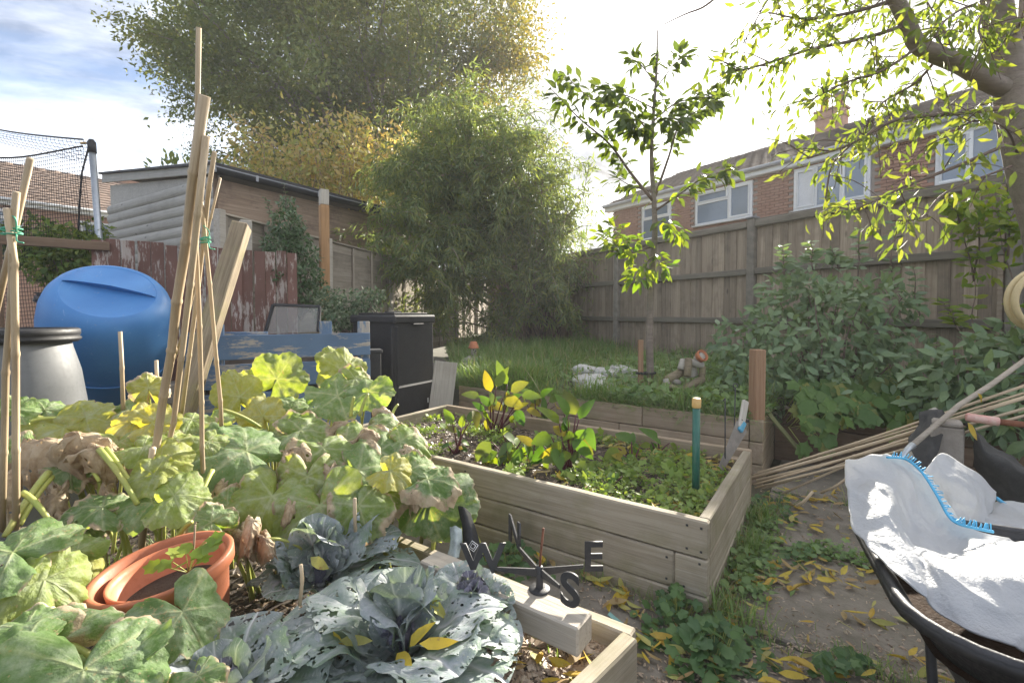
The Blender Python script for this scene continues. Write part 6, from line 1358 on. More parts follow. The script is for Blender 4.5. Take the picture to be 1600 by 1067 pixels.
# ------------------------------------------------------------------ squash plants
def squash_leaf(seed, kind):
    NR, NT_ = 11, 88; R0 = 1.0; rs = random.Random(seed); ph = rs.uniform(0, 6); V = []; vein = []; dry = []; mil = []
    lob_ = [0, 1.12, -1.12, 2.15, -2.15]; dd = {'G': 0.0, 'M': .42, 'D': 1.0}[kind]
    droop = {'G': rs.uniform(.2, .6), 'M': rs.uniform(.35, .8), 'D': rs.uniform(.9, 1.5)}[kind]; fold = rs.uniform(.05, .3)
    def prof(t):
        m = max(math.cos(max(-1.5, min(1.5, (t - l) * 1.9))) for l in lob_)
        r = .60 + .42 * max(0, m) ** .7 ; d = (math.pi - abs(t)); r *= 1 - .72 * math.exp(-(d / .26) ** 2)
        return r + .05 * abs(((t * 14.5 / math.pi) % 1) - .5) * 2 + .06 * noise.noise(Vector((math.cos(t) * 3 + seed, math.sin(t) * 3, 0)))
    for i in range(NR + 1):
        for k in range(NT_):
            t = -math.pi + 2 * math.pi * k / NT_; u = i / NR; r = prof(t) * u; x, y = r * math.cos(t) + .0, r * math.sin(t)
            vd = min(abs(r * math.sin(max(-1.5, min(1.5, t - l)))) if abs(t - l) < 1.2 else 9 for l in lob_)
            vn = math.exp(-(vd / (.022 * (1.25 - u * .7))) ** 2); side = abs((((r * 7.5 - vd * 7) % 1) - .5)); vn = max(vn, .35 * math.exp(-(side / .07) ** 2) * (u > .12))
            nz = noise.noise(Vector((x * 2.2 + seed * 5, y * 2.2, seed))); n2 = noise.noise(Vector((x * 6 + seed * 5, y * 6, seed)))
            z = -droop * u ** 2.2 * (.7 + .3 * math.cos(2 * t + ph)) + fold * abs(y) * .55 + .10 * nz * u + .035 * n2 * u + .085 * math.sin(5 * t + ph) * u ** 2 + .05 * math.sin(11 * t + ph * 2) * u ** 3 + .03 * (1 - vn) * u + .03 * n2
            if kind != 'G':
                c = dd * .38 * u ** 2; x *= 1 - c * (.7 + .5 * nz); y *= 1 - c * 1.25; z += dd * (.14 * nz + .10 * n2) * u
                if kind == 'D':
                    ang = y / .30; y = .30 * math.sin(ang) * .9; z -= .30 * (1 - math.cos(ang)); f3 = noise.noise(Vector((x * 11, y * 11, seed))); z += .07 * f3 * u; x += .05 * noise.noise(Vector((x * 9, y * 9, seed + 5))) * u
                    f2 = Vector((noise.noise(Vector((x * 3.4, y * 3.4, seed + 3))), noise.noise(Vector((x * 3.4, y * 3.4, seed + 8))), noise.noise(Vector((x * 7, y * 7, seed))))) * .17 * u; x += f2.x; y += f2.y; z += f2.z
            V.append((x, y, z)); vein.append(vn * (1 - .3 * u)); mil.append(min(1, max(0, .4 + .7 * vn + .7 * nz) * (.9 if kind != 'D' else .3)))
            dry.append({'G': max(0, u ** 7 * .5 + .45 * (nz - .2)), 'M': .12 + .55 * u ** 2.2 + .45 * nz, 'D': .95}[kind])
    T = []
    for i in range(NR):
        for k in range(NT_):
            a = i * NT_ + k; b = i * NT_ + (k + 1) % NT_
            if k == NT_ - 1: continue                       # the notch stays open
            T += [(a, b, b + NT_), (a, b + NT_, a + NT_)] if i else [(a, b + NT_, a + NT_)]
    return npmesh('squash_leaf', V, T, squash_m, True, {'vein': vein, 'dry': dry, 'mil': mil})
SQ = {'G': [squash_leaf(i, 'G') for i in range(8)], 'M': [squash_leaf(20 + i, 'M') for i in range(6)], 'D': [squash_leaf(40 + i, 'D') for i in range(6)]}
sq = {'back': thing('squash_plant', 'sprawling squash plant with mildewed green and yellowing leaves before the blue planter', 'squash plant', (-.75, 2.0, .1)),
      'left': thing('squash_plant', 'withering squash plant with brown shrivelled leaves in front of the two barrels', 'squash plant', (-1.5, 1.7, .1)),
      'front': thing('squash_plant', 'squash plant with broad dark green leaves around the large terracotta pot', 'squash plant', (-.9, 1.2, .1))}
PYY = [(480, 2.95), (570, 2.85), (640, 2.5), (700, 2.18), (780, 1.86), (860, 1.58), (930, 1.32), (1000, 1.12), (1070, 1.0)]
def depth_for(py):
    for (a, b), (c, d) in zip(PYY, PYY[1:]):
        if py <= c: return b + (d - b) * (py - a) / (c - a)
    return PYY[-1][1]
# px, py, radius px, kind, tone 0..1, face, tip angle (degrees, image plane), depth or None
LV = [ # back, beside and in front of the blue planter
 (538, 580, 40, 'G', .75, .75, 80, None), (520, 562, 24, 'G', .72, .8, 100, None), (555, 592, 36, 'M', .6, .5, 10, None), (575, 612, 40, 'G', .35, .45, -20, None), (600, 640, 36, 'D', .5, .4, -60, None), (528, 618, 46, 'G', .30, .5, 180, None), (590, 660, 40, 'M', .4, .35, -30, None),
 (432, 592, 44, 'G', .55, .85, 60, 2.75), (375, 620, 42, 'G', .85, .85, 110, 2.6), (410, 650, 34, 'G', .92, .85, 120, 2.4), (430, 680, 34, 'G', .72, .6, -60, None), (470, 672, 62, 'M', .45, .35, 25, 2.3), (395, 600, 26, 'G', .8, .8, 140, 2.75),
 (385, 705, 88, 'G', .12, .40, 190, 2.05), (540, 690, 58, 'M', .45, .45, -40, None), (505, 700, 66, 'M', .5, .5, -80, 2.1), (590, 705, 66, 'M', .3, .4, -25, None), (515, 735, 40, 'D', .5, .6, -80, 1.98), (455, 790, 38, 'D', .5, .6, -100, 1.82), (560, 735, 80, 'M', .35, .55, -50, 2.0), (625, 690, 50, 'M', .4, .5, -20, None), (640, 735, 56, 'M', .3, .5, -35, None), (668, 748, 55, 'M', .1, .4, -20, None),
 (690, 772, 58, 'G', .05, .55, -15, 2.1), (668, 785, 50, 'G', .10, .7, -70, 2.0), (705, 800, 42, 'G', .04, .7, -60, 2.05), (655, 760, 36, 'D', .25, .4, -100, None), (470, 700, 46, 'D', .5, .5, -70, 2.05), (575, 675, 40, 'D', .5, .4, -30, 2.2), (600, 768, 44, 'M', .6, .5, -20, 1.95), (635, 700, 40, 'D', .5, .4, -50, None), (540, 660, 48, 'D', .5, .35, 0, None),
 (480, 745, 58, 'M', .65, .75, -90, 1.95), (425, 775, 60, 'G', .66, .75, -110, 1.85), (500, 790, 70, 'G', .6, .8, -80, 1.85), (560, 790, 66, 'M', .5, .75, -70, 1.85), (450, 715, 45, 'D', .5, .5, -90, 2.0), (355, 790, 52, 'M', .4, .5, -120, 1.8), (380, 830, 52, 'D', .5, .5, -60, 1.72), (330, 815, 45, 'M', .3, .5, 170, 1.65), (395, 815, 46, 'D', .5, .5, -100, 1.65), (415, 840, 40, 'D', .5, .6, -70, 1.62), (350, 755, 40, 'D', .5, .6, -120, 1.9), (455, 640, 32, 'G', .3, .5, 60, 2.6), (610, 735, 34, 'G', .9, .5, -40, 1.95),
 # left, before the barrels
 (100, 668, 52, 'G', .86, .35, 170, 1.95), (135, 652, 36, 'G', .84, .5, 60, 2.0), (60, 690, 40, 'M', .6, .4, 180, 1.9), (90, 690, 82, 'D', .5, .45, 200, 1.75), (125, 680, 64, 'D', .5, .5, 20, 1.72), (150, 700, 50, 'D', .5, .5, -10, 1.7), (232, 606, 34, 'M', .85, .7, 100, 2.2), (210, 660, 34, 'G', .97, .55, 150, 1.95), (238, 660, 36, 'G', .92, .6, 30, 1.95), (200, 640, 46, 'M', .4, .35, 30, 2.1), (185, 690, 34, 'G', .66, .45, -100, 1.85), (225, 698, 36, 'G', .6, .5, -20, 1.8), (250, 720, 42, 'G', .78, .6, -20, 1.75), (240, 742, 34, 'G', .72, .6, -150, 1.7), (272, 775, 46, 'G', .6, .5, 30, 1.66), (238, 785, 42, 'G', .3, .3, 210, 1.66), (215, 735, 38, 'D', .5, .7, -90, 1.8), (280, 660, 34, 'D', .5, .5, -60, 2.1), (300, 655, 40, 'M', .5, .45, -30, 2.1), (325, 690, 36, 'G', .6, .5, -80, 2.0), (262, 690, 30, 'G', .7, .5, -60, 1.9),
 (10, 740, 56, 'D', .5, .6, -90, 1.6), (88, 775, 52, 'D', .5, .8, -95, 1.65), (100, 810, 34, 'D', .5, .7, -80, 1.6), (35, 700, 40, 'M', .4, .4, -130, 1.8), (110, 730, 42, 'M', .25, .5, -90, 1.75), (70, 640, 30, 'G', .3, .5, 60, 2.0), (25, 640, 26, 'G', .3, .6, 60, 1.9), (160, 792, 50, 'M', .22, .4, 190, 1.62), (135, 815, 40, 'M', .2, .5, -110, 1.6), (200, 800, 34, 'M', .5, .5, -60, 1.65), (330, 660, 30, 'G', .5, .5, -60, 2.2), (310, 720, 34, 'D', .5, .6, -90, 1.95), (285, 745, 30, 'D', .5, .6, -90, 1.9), (165, 760, 36, 'D', .5, .5, -90, 1.7),
 # front, around the pot
 (20, 862, 84, 'G', .15, .3, 170, 1.22), (70, 905, 62, 'G', .62, .55, 0, 1.2), (140, 915, 46, 'G', .88, .75, -120, 1.45), (85, 1000, 98, 'M', .08, .5, -160, 1.05), (40, 980, 80, 'M', .22, .5, -150, 1.02), (285, 955, 72, 'G', .06, .78, -70, 1.19), (185, 1045, 80, 'G', .10, .5, -130, .96), (130, 1045, 110, 'G', .12, .5, -100, .93), (25, 1030, 80, 'G', .2, .5, -120, .95), (50, 1065, 60, 'G', .55, .5, -40, .9), (25, 925, 56, 'G', .66, .5, -60, 1.15), (95, 880, 44, 'D', .5, .5, -60, 1.3), (120, 860, 40, 'G', .5, .4, 180, 1.45), (310, 1055, 50, 'M', .1, .5, -60, .97), ]
def seg_curve(a, b, c, n=8): return [a * (1 - t) ** 2 + b * 2 * t * (1 - t) + c * t * t for t in [i / n for i in range(n + 1)]]
RIGHT = Vector((1, 0, 0))
for (px, py, rp, kd, tone, face, ang, Y) in LV:
    Y = Y or depth_for(py); p = at(px, py, Y); r = rp * Y / F_PX * 1.05
    grp = 'front' if py > 850 and px < 345 else ('left' if px < 340 and py < 860 else 'back')
    toc = (CAM - p).normalized(); n_ = (ZUP * (1 - face) + toc * face).normalized(); n_ = (n_ + Vector((random.gauss(0, .14), random.gauss(0, .12), random.gauss(0, .08)))).normalized()
    tip = RIGHT * math.cos(R(ang)) + CU * math.sin(R(ang)); tip = tip - n_ * tip.dot(n_)
    M = frame(p, tip, n_) @ Matrix.Diagonal((r, r * random.uniform(.9, 1.08), r, 1))
    o = put('leaf', random.choice(SQ[kd]), M, sq[grp]); o.color = (tone, 0, 0, 1)
    if kd == 'D' and rp > 60: o['label'] = 'withered brown leaf'
    gx = p + Vector((random.gauss(0, .10), random.uniform(.0, .22), 0)); gx.z = soil_z(gx.x, gx.y) - .02
    if gx.y > 3.0: gx.y = 3.0
    mid = gx.lerp(p, .55) + Vector((random.gauss(0, .05), .05, .10)); e = p - n_ * .004
    tube('stalk', sq[grp], seg_curve(gx, mid, e), [.0105 * max(.7, min(1.2, rp / 60)) * (1 - .045 * i) for i in range(9)], stalk_m, 8)
# thick bare stalks in the open middle of the bed
for (x0, y0, d0, x1, y1, d1, r) in ((155, 702, 1.7, 215, 788, 1.62, .011), (165, 700, 1.72, 222, 786, 1.66, .009), (76, 738, 1.65, 8, 838, 1.45, .012), (80, 745, 1.66, 30, 820, 1.5, .012), (35, 770, 1.5, 76, 812, 1.48, .010), (40, 660, 1.9, 110, 655, 2.0, .007), (345, 640, 2.2, 408, 668, 2.3, .009), (332, 735, 1.9, 305, 800, 1.75, .010), (289, 690, 2.0, 290, 760, 1.9, .008), (100, 850, 1.35, 60, 858, 1.3, .008), (70, 852, 1.35, 20, 900, 1.2, .010), (125, 715, 1.75, 155, 752, 1.7, .008), (395, 690, 2.3, 408, 662, 2.35, .012), (275, 845, 1.6, 300, 815, 1.6, .010), (562, 650, 2.5, 575, 615, 2.55, .010), (610, 655, 2.5, 622, 632, 2.55, .009), (548, 650, 2.5, 553, 620, 2.5, .010)):
    a, b = at(x0, y0, d0), at(x1, y1, d1); tube('stalk', sq['left' if x0 < 340 and y0 < 850 else ('front' if x0 < 340 else 'back')], seg_curve(a, a.lerp(b, .5) + ZUP * .025, b), [r * (1 - .03 * i) for i in range(9)], stalk_m, 8)
# squash material reads the object's own tone
nt = squash_m.node_tree
for n in list(nt.nodes):
    if n.type == 'OBJECT_INFO':
        sc_ = nt.nodes.new('ShaderNodeSeparateColor'); nt.links.new(n.outputs['Color'], sc_.inputs[0])
        for l in list(nt.links):
            if l.from_node == n and l.from_socket.name == 'Random': nt.links.new(sc_.outputs[0], l.to_socket)
# ------------------------------------------------------------------ cabbages
def cab_leaf(seed, L=1.0, Wd=.95, hole=.28, core=0.0, elev=0.0, curl=.3):
    NU, NV = 40, 40; V = []; vein = []; rs = random.Random(seed); ph = rs.uniform(0, 6); cr = []
    for i in range(NU + 1):
        u = i / NU
        w_ = Wd * .5 * (.10 + .9 * max(0, math.sin(math.pi * min(1, max(0, (u - .13) / .87) ** .70 * .90))) ** .6) if u > .13 else Wd * .055
        for j in range(NV + 1):
            v = j / NV * 2 - 1; jag = 1 + .10 * noise.noise(Vector((u * 7 + seed, v * 2, seed))) + .06 * noise.noise(Vector((u * 19, seed, v * 4)))
            x = u * L * (1 - .06 * v * v) ; y = v * w_ * jag
            ruff = v * v * (.075 * math.sin(u * 9 + ph + v * 2) + .022 * math.sin(u * 21 + ph * 2)) * (u > .15)
            z = .42 * math.sin(u * 1.9) * .35 - curl * u ** 2.4 * .8 + ruff * .9 + .10 * abs(v) * w_ * 2 + .05 * noise.noise(Vector((x * 5 + seed, y * 5, 0)))
            if core: z += core * .35 * (1 - v * v)
            V.append((x, y, z)); mid = math.exp(-(y / (.034 * (1.3 - u))) ** 2); sv = abs((((u * 6.5 - abs(v) * 2.3) % 1) - .5)); vein.append(max(mid, .5 * math.exp(-(sv / .055) ** 2) * (u > .15))); cr.append(core)
    T = []
    for i in range(NU):
        for j in range(NV):
            u = (i + .5) / NU; v = (j + .5) / NV * 2 - 1
            h = .75 * noise.noise(Vector((u * 13 + seed * 3, v * 9, seed))) + .55 * noise.noise(Vector((u * 27 + seed, v * 20, seed * 2)))
            if abs(v) > .86 and noise.noise(Vector((u * 16, v * 3, seed + 9))) > .22: continue
            a = i * (NV + 1) + j; T += [(a, a + 1, a + NV + 2), (a, a + NV + 2, a + NV + 1)]
    return npmesh('cabbage_leaf', V, T, cabbage_m, True, {'vein': vein, 'core': cr})
CL = [cab_leaf(60 + i, hole=.22 + .06 * (i % 3), curl=.18 + .1 * (i % 4)) for i in range(9)]
CM = [cab_leaf(80 + i, Wd=.85, hole=.18, core=.25, curl=-.12) for i in range(5)]
CI = [cab_leaf(90 + i, Wd=1.1, hole=0, core=1.0, curl=-.55) for i in range(4)]
def cabbage(label, c, R_, outer, extra=(), n_mid=8):
    t = thing('cabbage', label, 'cabbage', c); c = Vector(c)
    V, Fc = latheVF([(.0, -.03), (.022, -.03), (.022, .05)], 12); put('stump', mesh('stump', V, Fc, vein_stalk, True), Matrix.Translation(c), t)
    for az, el, L in outer:
        az += random.uniform(-6, 6); d = Vector((math.cos(R(az)) * math.cos(R(el)), math.sin(R(az)) * math.cos(R(el)), math.sin(R(el)))); up = Vector((-math.cos(R(az)) * math.sin(R(el)), -math.sin(R(az)) * math.sin(R(el)), math.cos(R(el)))) + Vector(rdir(1)[0]) * .18; L *= random.uniform(.82, 1.0)
        put('leaf', random.choice(CL), frame(c + ZUP * .03, d, up) @ Matrix.Diagonal((L, L * random.uniform(.85, 1.1), L, 1)), t)
    for k in range(n_mid):
        az = 360 * k / n_mid + random.uniform(-15, 15); el = random.uniform(42, 62); L = R_ * random.uniform(.55, .72)
        d = Vector((math.cos(R(az)) * math.cos(R(el)), math.sin(R(az)) * math.cos(R(el)), math.sin(R(el)))); up = Vector((-math.cos(R(az)) * math.sin(R(el)), -math.sin(R(az)) * math.sin(R(el)), math.cos(R(el))))
        put('leaf', random.choice(CM), frame(c + ZUP * .05, d, up) @ Matrix.Scale(L, 4), t)
    rad = .050
    V, Fc = latheVF([(0, .0)] + [(rad * math.sin(a), rad - rad * math.cos(a) * 1.05) for a in np.linspace(.4, 3.1, 9)] + [(0, rad * 2.05)], 20)
    hv = npmesh('heart', V, [tri for f in Fc for tri in ((f[0], f[1], f[2]), (f[0], f[2], f[3]))], cabbage_m, True, {'vein': [0] * len(V), 'core': [1] * len(V)}); put('heart', hv, Matrix.Translation(c + ZUP * .07), t)
    for k in range(6):
        az = 60 * k + random.uniform(-12, 12); d = Vector((math.cos(R(az)) * .35, math.sin(R(az)) * .35, .94)).normalized(); up = Vector((-math.cos(R(az)), -math.sin(R(az)), .3)); q = c + Vector((math.cos(R(az)), math.sin(R(az)), 0)) * (rad * (.72 + .1 * (k % 2))) + ZUP * .07
        put('leaf', random.choice(CI), frame(q, d, up) @ Matrix.Scale(.12, 4), t)
    return t
c1 = at(500, 880, 1.72); c1.z = .13; c2 = at(632, 1000, 1.36); c2.z = .13
cabbage('holey blue green cabbage with a tight dark heart growing below the squash leaves', c1, .36,
        [(60, 42, .40), (35, 34, .40), (10, 22, .38), (85, 50, .36), (120, 40, .34), (150, 25, .33), (190, 15, .30), (-20, 12, .30), (225, 20, .26), (170, 48, .30)])
cabbage('ragged cabbage full of caterpillar holes beside the compass letters', c2, .38,
        [(180, 16, .42), (150, 24, .40), (205, 12, .40), (235, 14, .38), (265, 16, .36), (295, 14, .38), (325, 14, .40), (0, 18, .42), (25, 24, .40), (50, 28, .36), (90, 30, .30), (345, 30, .36), (120, 30, .34), (12, 36, .34), (310, 26, .36)])
c3 = at(345, 1100, 1.12); c3.z = .12
cabbage('cabbage with pale holed leaves at the foot of the terracotta pot', c3, .3, [(100, 40, .30), (75, 34, .32), (130, 34, .30), (50, 26, .32), (160, 24, .30), (20, 20, .30), (200, 20, .3)], n_mid=5)
c4 = at(735, 940, 1.50); c4.z = .13
cabbage('small cabbage whose leaves spill over the timber beam under the letter W', c4, .22, [(80, 40, .24), (40, 45, .22), (120, 40, .26), (10, 40, .2), (150, 30, .24), (200, 20, .24)], n_mid=4)
# ------------------------------------------------------------------ beetroot
BV = [tplmesh('leaf', tpl_leaf(1, wdt, c, f, 5), beet_leaf) for wdt, c, f in ((.55, .3, .25), (.48, .5, .15), (.6, .1, .35), (.5, .7, .2))]
def beet(label, px, py, spec, z=.285):
    b = gnd(px, py, z); t = thing('beetroot_plant', label, 'beetroot', b, 'beetroot plants in the raised bed')
    for (x, y, dy, L, hang) in spec:
        x += random.uniform(-3, 3); e = at(x, y, b.y + dy); s = b + Vector((random.gauss(0, .022), random.gauss(0, .022), -.01)); md = s.lerp(e, .6) + Vector((0, 0, .02)); S_ = seg_curve(s, md, e, 5)
        tube('stalk', t, S_, [.0062 - .0006 * i for i in range(6)], beet_stalk, 6)
        d = (S_[-1] - S_[-2]).normalized() * (1 - hang) + Vector((random.gauss(0, .35), random.gauss(-.1, .3), -hang)); put('leaf', random.choice(BV), frame(e, d, Vector((random.gauss(0, .4), -.7, .6))) @ Matrix.Scale(L * 1.12, 4), t)
        d2 = d + Vector(rdir(1)[0]) * .8; put('leaf', random.choice(BV), frame(S_[3] + Vector(rdir(1)[0]) * .02, d2, Vector((random.gauss(0, .4), -.7, .6))) @ Matrix.Scale(L * .85, 4), t)
beet('tall beetroot clump with yellowing leaves at the back of the raised bed', 772, 683, [(752, 622, 0, .13, .3), (765, 612, .02, .14, .2), (778, 604, -.02, .13, .1), (790, 600, .02, .15, .2), (800, 612, 0, .14, .3), (812, 618, -.05, .13, .4), (740, 640, -.02, .13, .6), (785, 622, -.06, .14, .5), (822, 640, .03, .12, .5), (758, 640, -.06, .12, .7), (770, 630, .05, .13, .4), (805, 640, -.05, .12, .6), (795, 630, .03, .12, .2)])
beet('beetroot clump with bright yellow red veined leaves just behind the tall clump', 838, 664, [(822, 632, 0, .12, .2), (832, 620, .02, .13, .1), (845, 622, 0, .14, .3), (855, 628, -.02, .13, .3), (866, 634, 0, .12, .4), (850, 640, -.04, .12, .6), (840, 635, .04, .12, .4)])
beet('dense beetroot clump with many dark red stalks in the middle of the raised bed', 886, 737, [(862, 682, 0, .13, .5), (872, 662, .02, .14, .3), (885, 650, -.02, .13, .2), (898, 648, .02, .14, .3), (908, 655, 0, .13, .4), (915, 668, -.03, .12, .6), (878, 690, -.06, .14, .7), (895, 685, -.05, .13, .6), (905, 690, .03, .12, .6), (850, 695, .03, .12, .7), (865, 700, -.05, .12, .7), (920, 690, .02, .11, .6), (890, 670, .05, .12, .3), (882, 640, .04, .11, .1)])
beet('thin beetroot with one yellow leaf standing alone near the squash plant', 712, 708, [(709, 662, 0, .10, -.2), (722, 668, .02, .08, .1), (731, 660, 0, .07, .0), (693, 688, -.02, .07, .4), (718, 690, .03, .08, .5)])
beet('low spreading beetroot with green leaves before the tall clump', 795, 722, [(770, 690, -.02, .14, .6), (785, 680, .02, .13, .5), (802, 690, 0, .14, .6), (820, 685, .02, .13, .5), (830, 705, -.03, .13, .7), (762, 705, -.02, .12, .8), (812, 700, -.06, .12, .7), (790, 705, -.06, .13, .8)])
beet('low beetroot with drooping leaves between the two larger clumps', 835, 724, [(820, 690, 0, .13, .5), (838, 688, .02, .13, .5), (850, 700, 0, .12, .6), (845, 712, -.04, .12, .8), (825, 712, -.03, .12, .8)])
beet('young green beetroot beside the green pole', 985, 725, [(968, 700, 0, .12, .6), (985, 690, .02, .12, .4), (1000, 700, 0, .12, .6), (992, 712, -.04, .11, .7), (975, 712, -.03, .11, .7)])
beet('small leafy beetroot seedling near the front plank of the raised bed', 960, 762, [(945, 745, 0, .09, .6), (960, 738, .02, .09, .5), (972, 745, 0, .09, .6), (955, 752, -.03, .08, .8)])
beet('beetroot plant with upright leaves by the corner of the saw', 1030, 712, [(1018, 690, 0, .09, .5), (1030, 684, .02, .10, .3), (1044, 692, 0, .09, .6)])
# ------------------------------------------------------------------ ground cover
def nv(v): return Vector(v)
def cover(name, tpls, pts, S, m, lean=.5, flat=True, **kw):
    P = np.array(pts); N = len(P); X = rdir(N); X[:, 2] = np.abs(X[:, 2]) * lean; Z = rdir(N) * .35 + np.array([0, -.15, .9]); return scatter(name, tpls, P, X, Z, S, m, None, **kw)
def blades(name, pts, hmin, hmax, m=grass_m, bend=.5, parent=None, **kw):
    P = np.array(pts); N = len(P); a = rng.random(N) * 6.283; X = np.stack([np.cos(a), np.sin(a), np.zeros(N)], 1); Z = np.tile([0, 0, 1.0], (N, 1)) + rng.normal(size=(N, 3)) * .16
    T = [tpl_blade(1, .045, .15), tpl_blade(1, .05, .45), tpl_blade(.9, .04, .75), tpl_blade(.7, .05, .95)]
    S = rng.uniform(hmin, hmax, N); Y = np.cross(Z, X); X2 = np.cross(Y, Z); return scatter(name, T, P, X2, Z, S, m, parent, **kw)
# grass and weeds on the bank
pts = []; lush = []; wl = []
def bank_pt():
    while True:
        b = 1.9 + 8.5 * random.random() ** 1.7; a = random.uniform(-6.5, 3.4); p = bf(a, b)
        if in_bank(p.x, p.y) and abs(p.x) < p.y * 1.25: return p
for i in range(26000):
    p = bank_pt(); d = noise.noise(Vector((p.x * 1.9, p.y * 1.9, 2))) + .5 * noise.noise(Vector((p.x * 5, p.y * 5, 7)))
    s = ((p.x - .93) / .5) ** 2 + ((p.y - 5.0) / .7) ** 2
    if s < 1 and random.random() < .93: continue
    p.z = bank_z(p.x, p.y) - .01
    (lush if (d > .12) else pts).append(p)
blades('grass', pts, .06, .15, kind='stuff'); blades('long_grass', lush, .14, .30, kind='stuff')
tuft = [bf(random.gauss(-2.55, .22), random.gauss(2.15, .2)) for _ in range(2600)]; tuft = [Vector((p.x, p.y, bank_z(p.x, p.y) - .02)) for p in tuft if ab(p.x, p.y)[1] > 1.9]
tuft += [Vector((p.x, p.y, bank_z(p.x, p.y) - .02)) for p in [gnd(random.gauss(770, 45), random.gauss(560, 9), .5) for _ in range(2600)] if in_bank(p.x, p.y)]
tuft += [Vector((p.x, p.y, bank_z(p.x, p.y) - .02)) for p in [gnd(random.gauss(850, 60), random.gauss(548, 7), .52) for _ in range(2200)] if in_bank(p.x, p.y)]
blades('long_grass', tuft, .18, .36, kind='stuff')
for i in range(9000):
    p = bank_pt()
    if noise.noise(Vector((p.x * 1.5, p.y * 1.5, 20))) > -.1: p.z = bank_z(p.x, p.y) + random.uniform(.01, .12); wl.append(p)
for i in range(2600):
    p = gnd(random.uniform(960, 1190), random.uniform(575, 650), .45)
    if in_bank(p.x, p.y): p.z = bank_z(p.x, p.y) + random.uniform(.02, .16); wl.append(p)
cover('weeds', ROUND + LF_OV, wl, rng.uniform(.03, .075, len(wl)), weed_m, kind='stuff')
dry = [gnd(random.uniform(720, 1100), random.uniform(535, 625), .46) for _ in range(420)]; dry = [Vector((p.x, p.y, bank_z(p.x, p.y))) for p in dry if in_bank(p.x, p.y)]
straw = m_leaf('dry_straw', [(.42, .34, .20), (.50, .42, .26), (.35, .28, .17)], 'attr', .2)
T = [tpl_blade(1, .016, .3), tpl_blade(1, .014, .7), tpl_blade(1, .018, .05)]
scatter('dry_stalks', T, np.array(dry), np.cross(rdir(len(dry)), [0, 0, 1.0]), np.tile([0, 0, 1.0], (len(dry), 1)) + rng.normal(size=(len(dry), 3)) * .35, rng.uniform(.15, .42, len(dry)), straw, None, kind='stuff')
# grass hanging over the sleeper wall
pts = []
for i in range(1500):
    p = bf(random.uniform(-2.9, -.05), random.uniform(1.88, 1.96)); p.z = bank_z(p.x, p.y) + .02; pts.append(p)
N = len(pts); Z = np.tile([-.45, -.7, .45], (N, 1)) + rng.normal(size=(N, 3)) * .35; X = np.cross(np.cross(Z, rdir(N)), Z)
scatter('grass', [tpl_blade(1, .045, .45), tpl_blade(.9, .04, .8)], np.array(pts), X, Z, rng.uniform(.06, .16, N), grass_m, None, kind='stuff')
# chickweed and leaf litter in the raised bed
pts = []; big = []
for i in range(23000):
    a, b = random.uniform(-BL + .06, -.06), random.uniform(.06, BW - .06); p = bf(a, b)
    d = noise.noise(Vector((p.x * 2.6, p.y * 2.6, 4))) + .5 * noise.noise(Vector((p.x * 7, p.y * 7, 1))) + (.25 if a > -1.1 else -.02) - (.35 if b > .95 else 0) - (.25 if b < .14 else 0)
    if d > .10: p.z = bedsoil_z(p.x, p.y) + random.uniform(.0, .05); (big if random.random() < .06 else pts).append(p)
cover('chickweed', LF_SM + [tpl_round(6, .05, 3, .2)], pts, rng.uniform(.012, .028, len(pts)), chick_m, lean=.8, kind='stuff')
cover('chickweed', ROUND + LF_OV, big, rng.uniform(.03, .06, len(big)), chick_m, lean=.8, kind='stuff')
# crumbs, twigs and bark over soil
def crumbs(name, n, f, smin, smax, m):
    P = []; 
    while len(P) < n:
        p = f()
        if p is not None: P.append(p)
    T = [(np.array([(-.5, -.2, 0), (.5, -.25, .05), (.45, .25, 0), (-.4, .2, .1), (0, 0, .3)]), np.array([(0, 1, 4), (1, 2, 4), (2, 3, 4), (3, 0, 4)])), (np.array([(-.6, -.12, 0), (.6, -.08, .1), (.5, .12, .05), (-.6, .1, 0), (0, 0, .2)]), np.array([(0, 1, 4), (1, 2, 4), (2, 3, 4), (3, 0, 4)]))]
    X = rdir(n); X[:, 2] *= .3; return scatter(name, T, np.array(P), X, rdir(n) * .4 + np.array([0, 0, 1.0]), rng.uniform(smin, smax, n) * rng.uniform(.6, 1.4, n), m, None, None, False, kind='stuff')
litter = m_leaf('bark_litter', [(.08, .055, .04), (.16, .11, .075), (.26, .19, .13), (.36, .28, .21)], 'attr', .05)
def f_bed():
    p = bf(random.uniform(-BL + .05, -.05), random.uniform(.05, BW - .05)); p.z = bedsoil_z(p.x, p.y); return p
crumbs('soil_crumbs', 5200, f_bed, .012, .035, litter)
def f_soil():
    x, y = random.uniform(-2.3, .4), random.uniform(.8, 3.1)
    return Vector((x, y, soil_z(x, y))) if inpoly(x, y, SOILP) else None
crumbs('soil_crumbs', 7000, f_soil, .012, .035, litter)
def f_front():
    p = gnd(random.uniform(770, 985), random.uniform(965, 1080), .12)
    return Vector((p.x, p.y, soil_z(p.x, p.y))) if inpoly(p.x, p.y, SOILP) else None
chips = m_leaf('bark_chips', [(.20, .14, .10), (.34, .25, .18), (.46, .35, .26), (.52, .43, .34)], 'attr', .05)
crumbs('bark_chips', 1500, f_front, .018, .042, chips)
pts = []
for i in range(5200):
    p = f_soil()
    if p is not None and noise.noise(Vector((p.x * 4, p.y * 4, 9))) > .0: pts.append(p)
blades('grass', pts, .04, .10, kind='stuff')
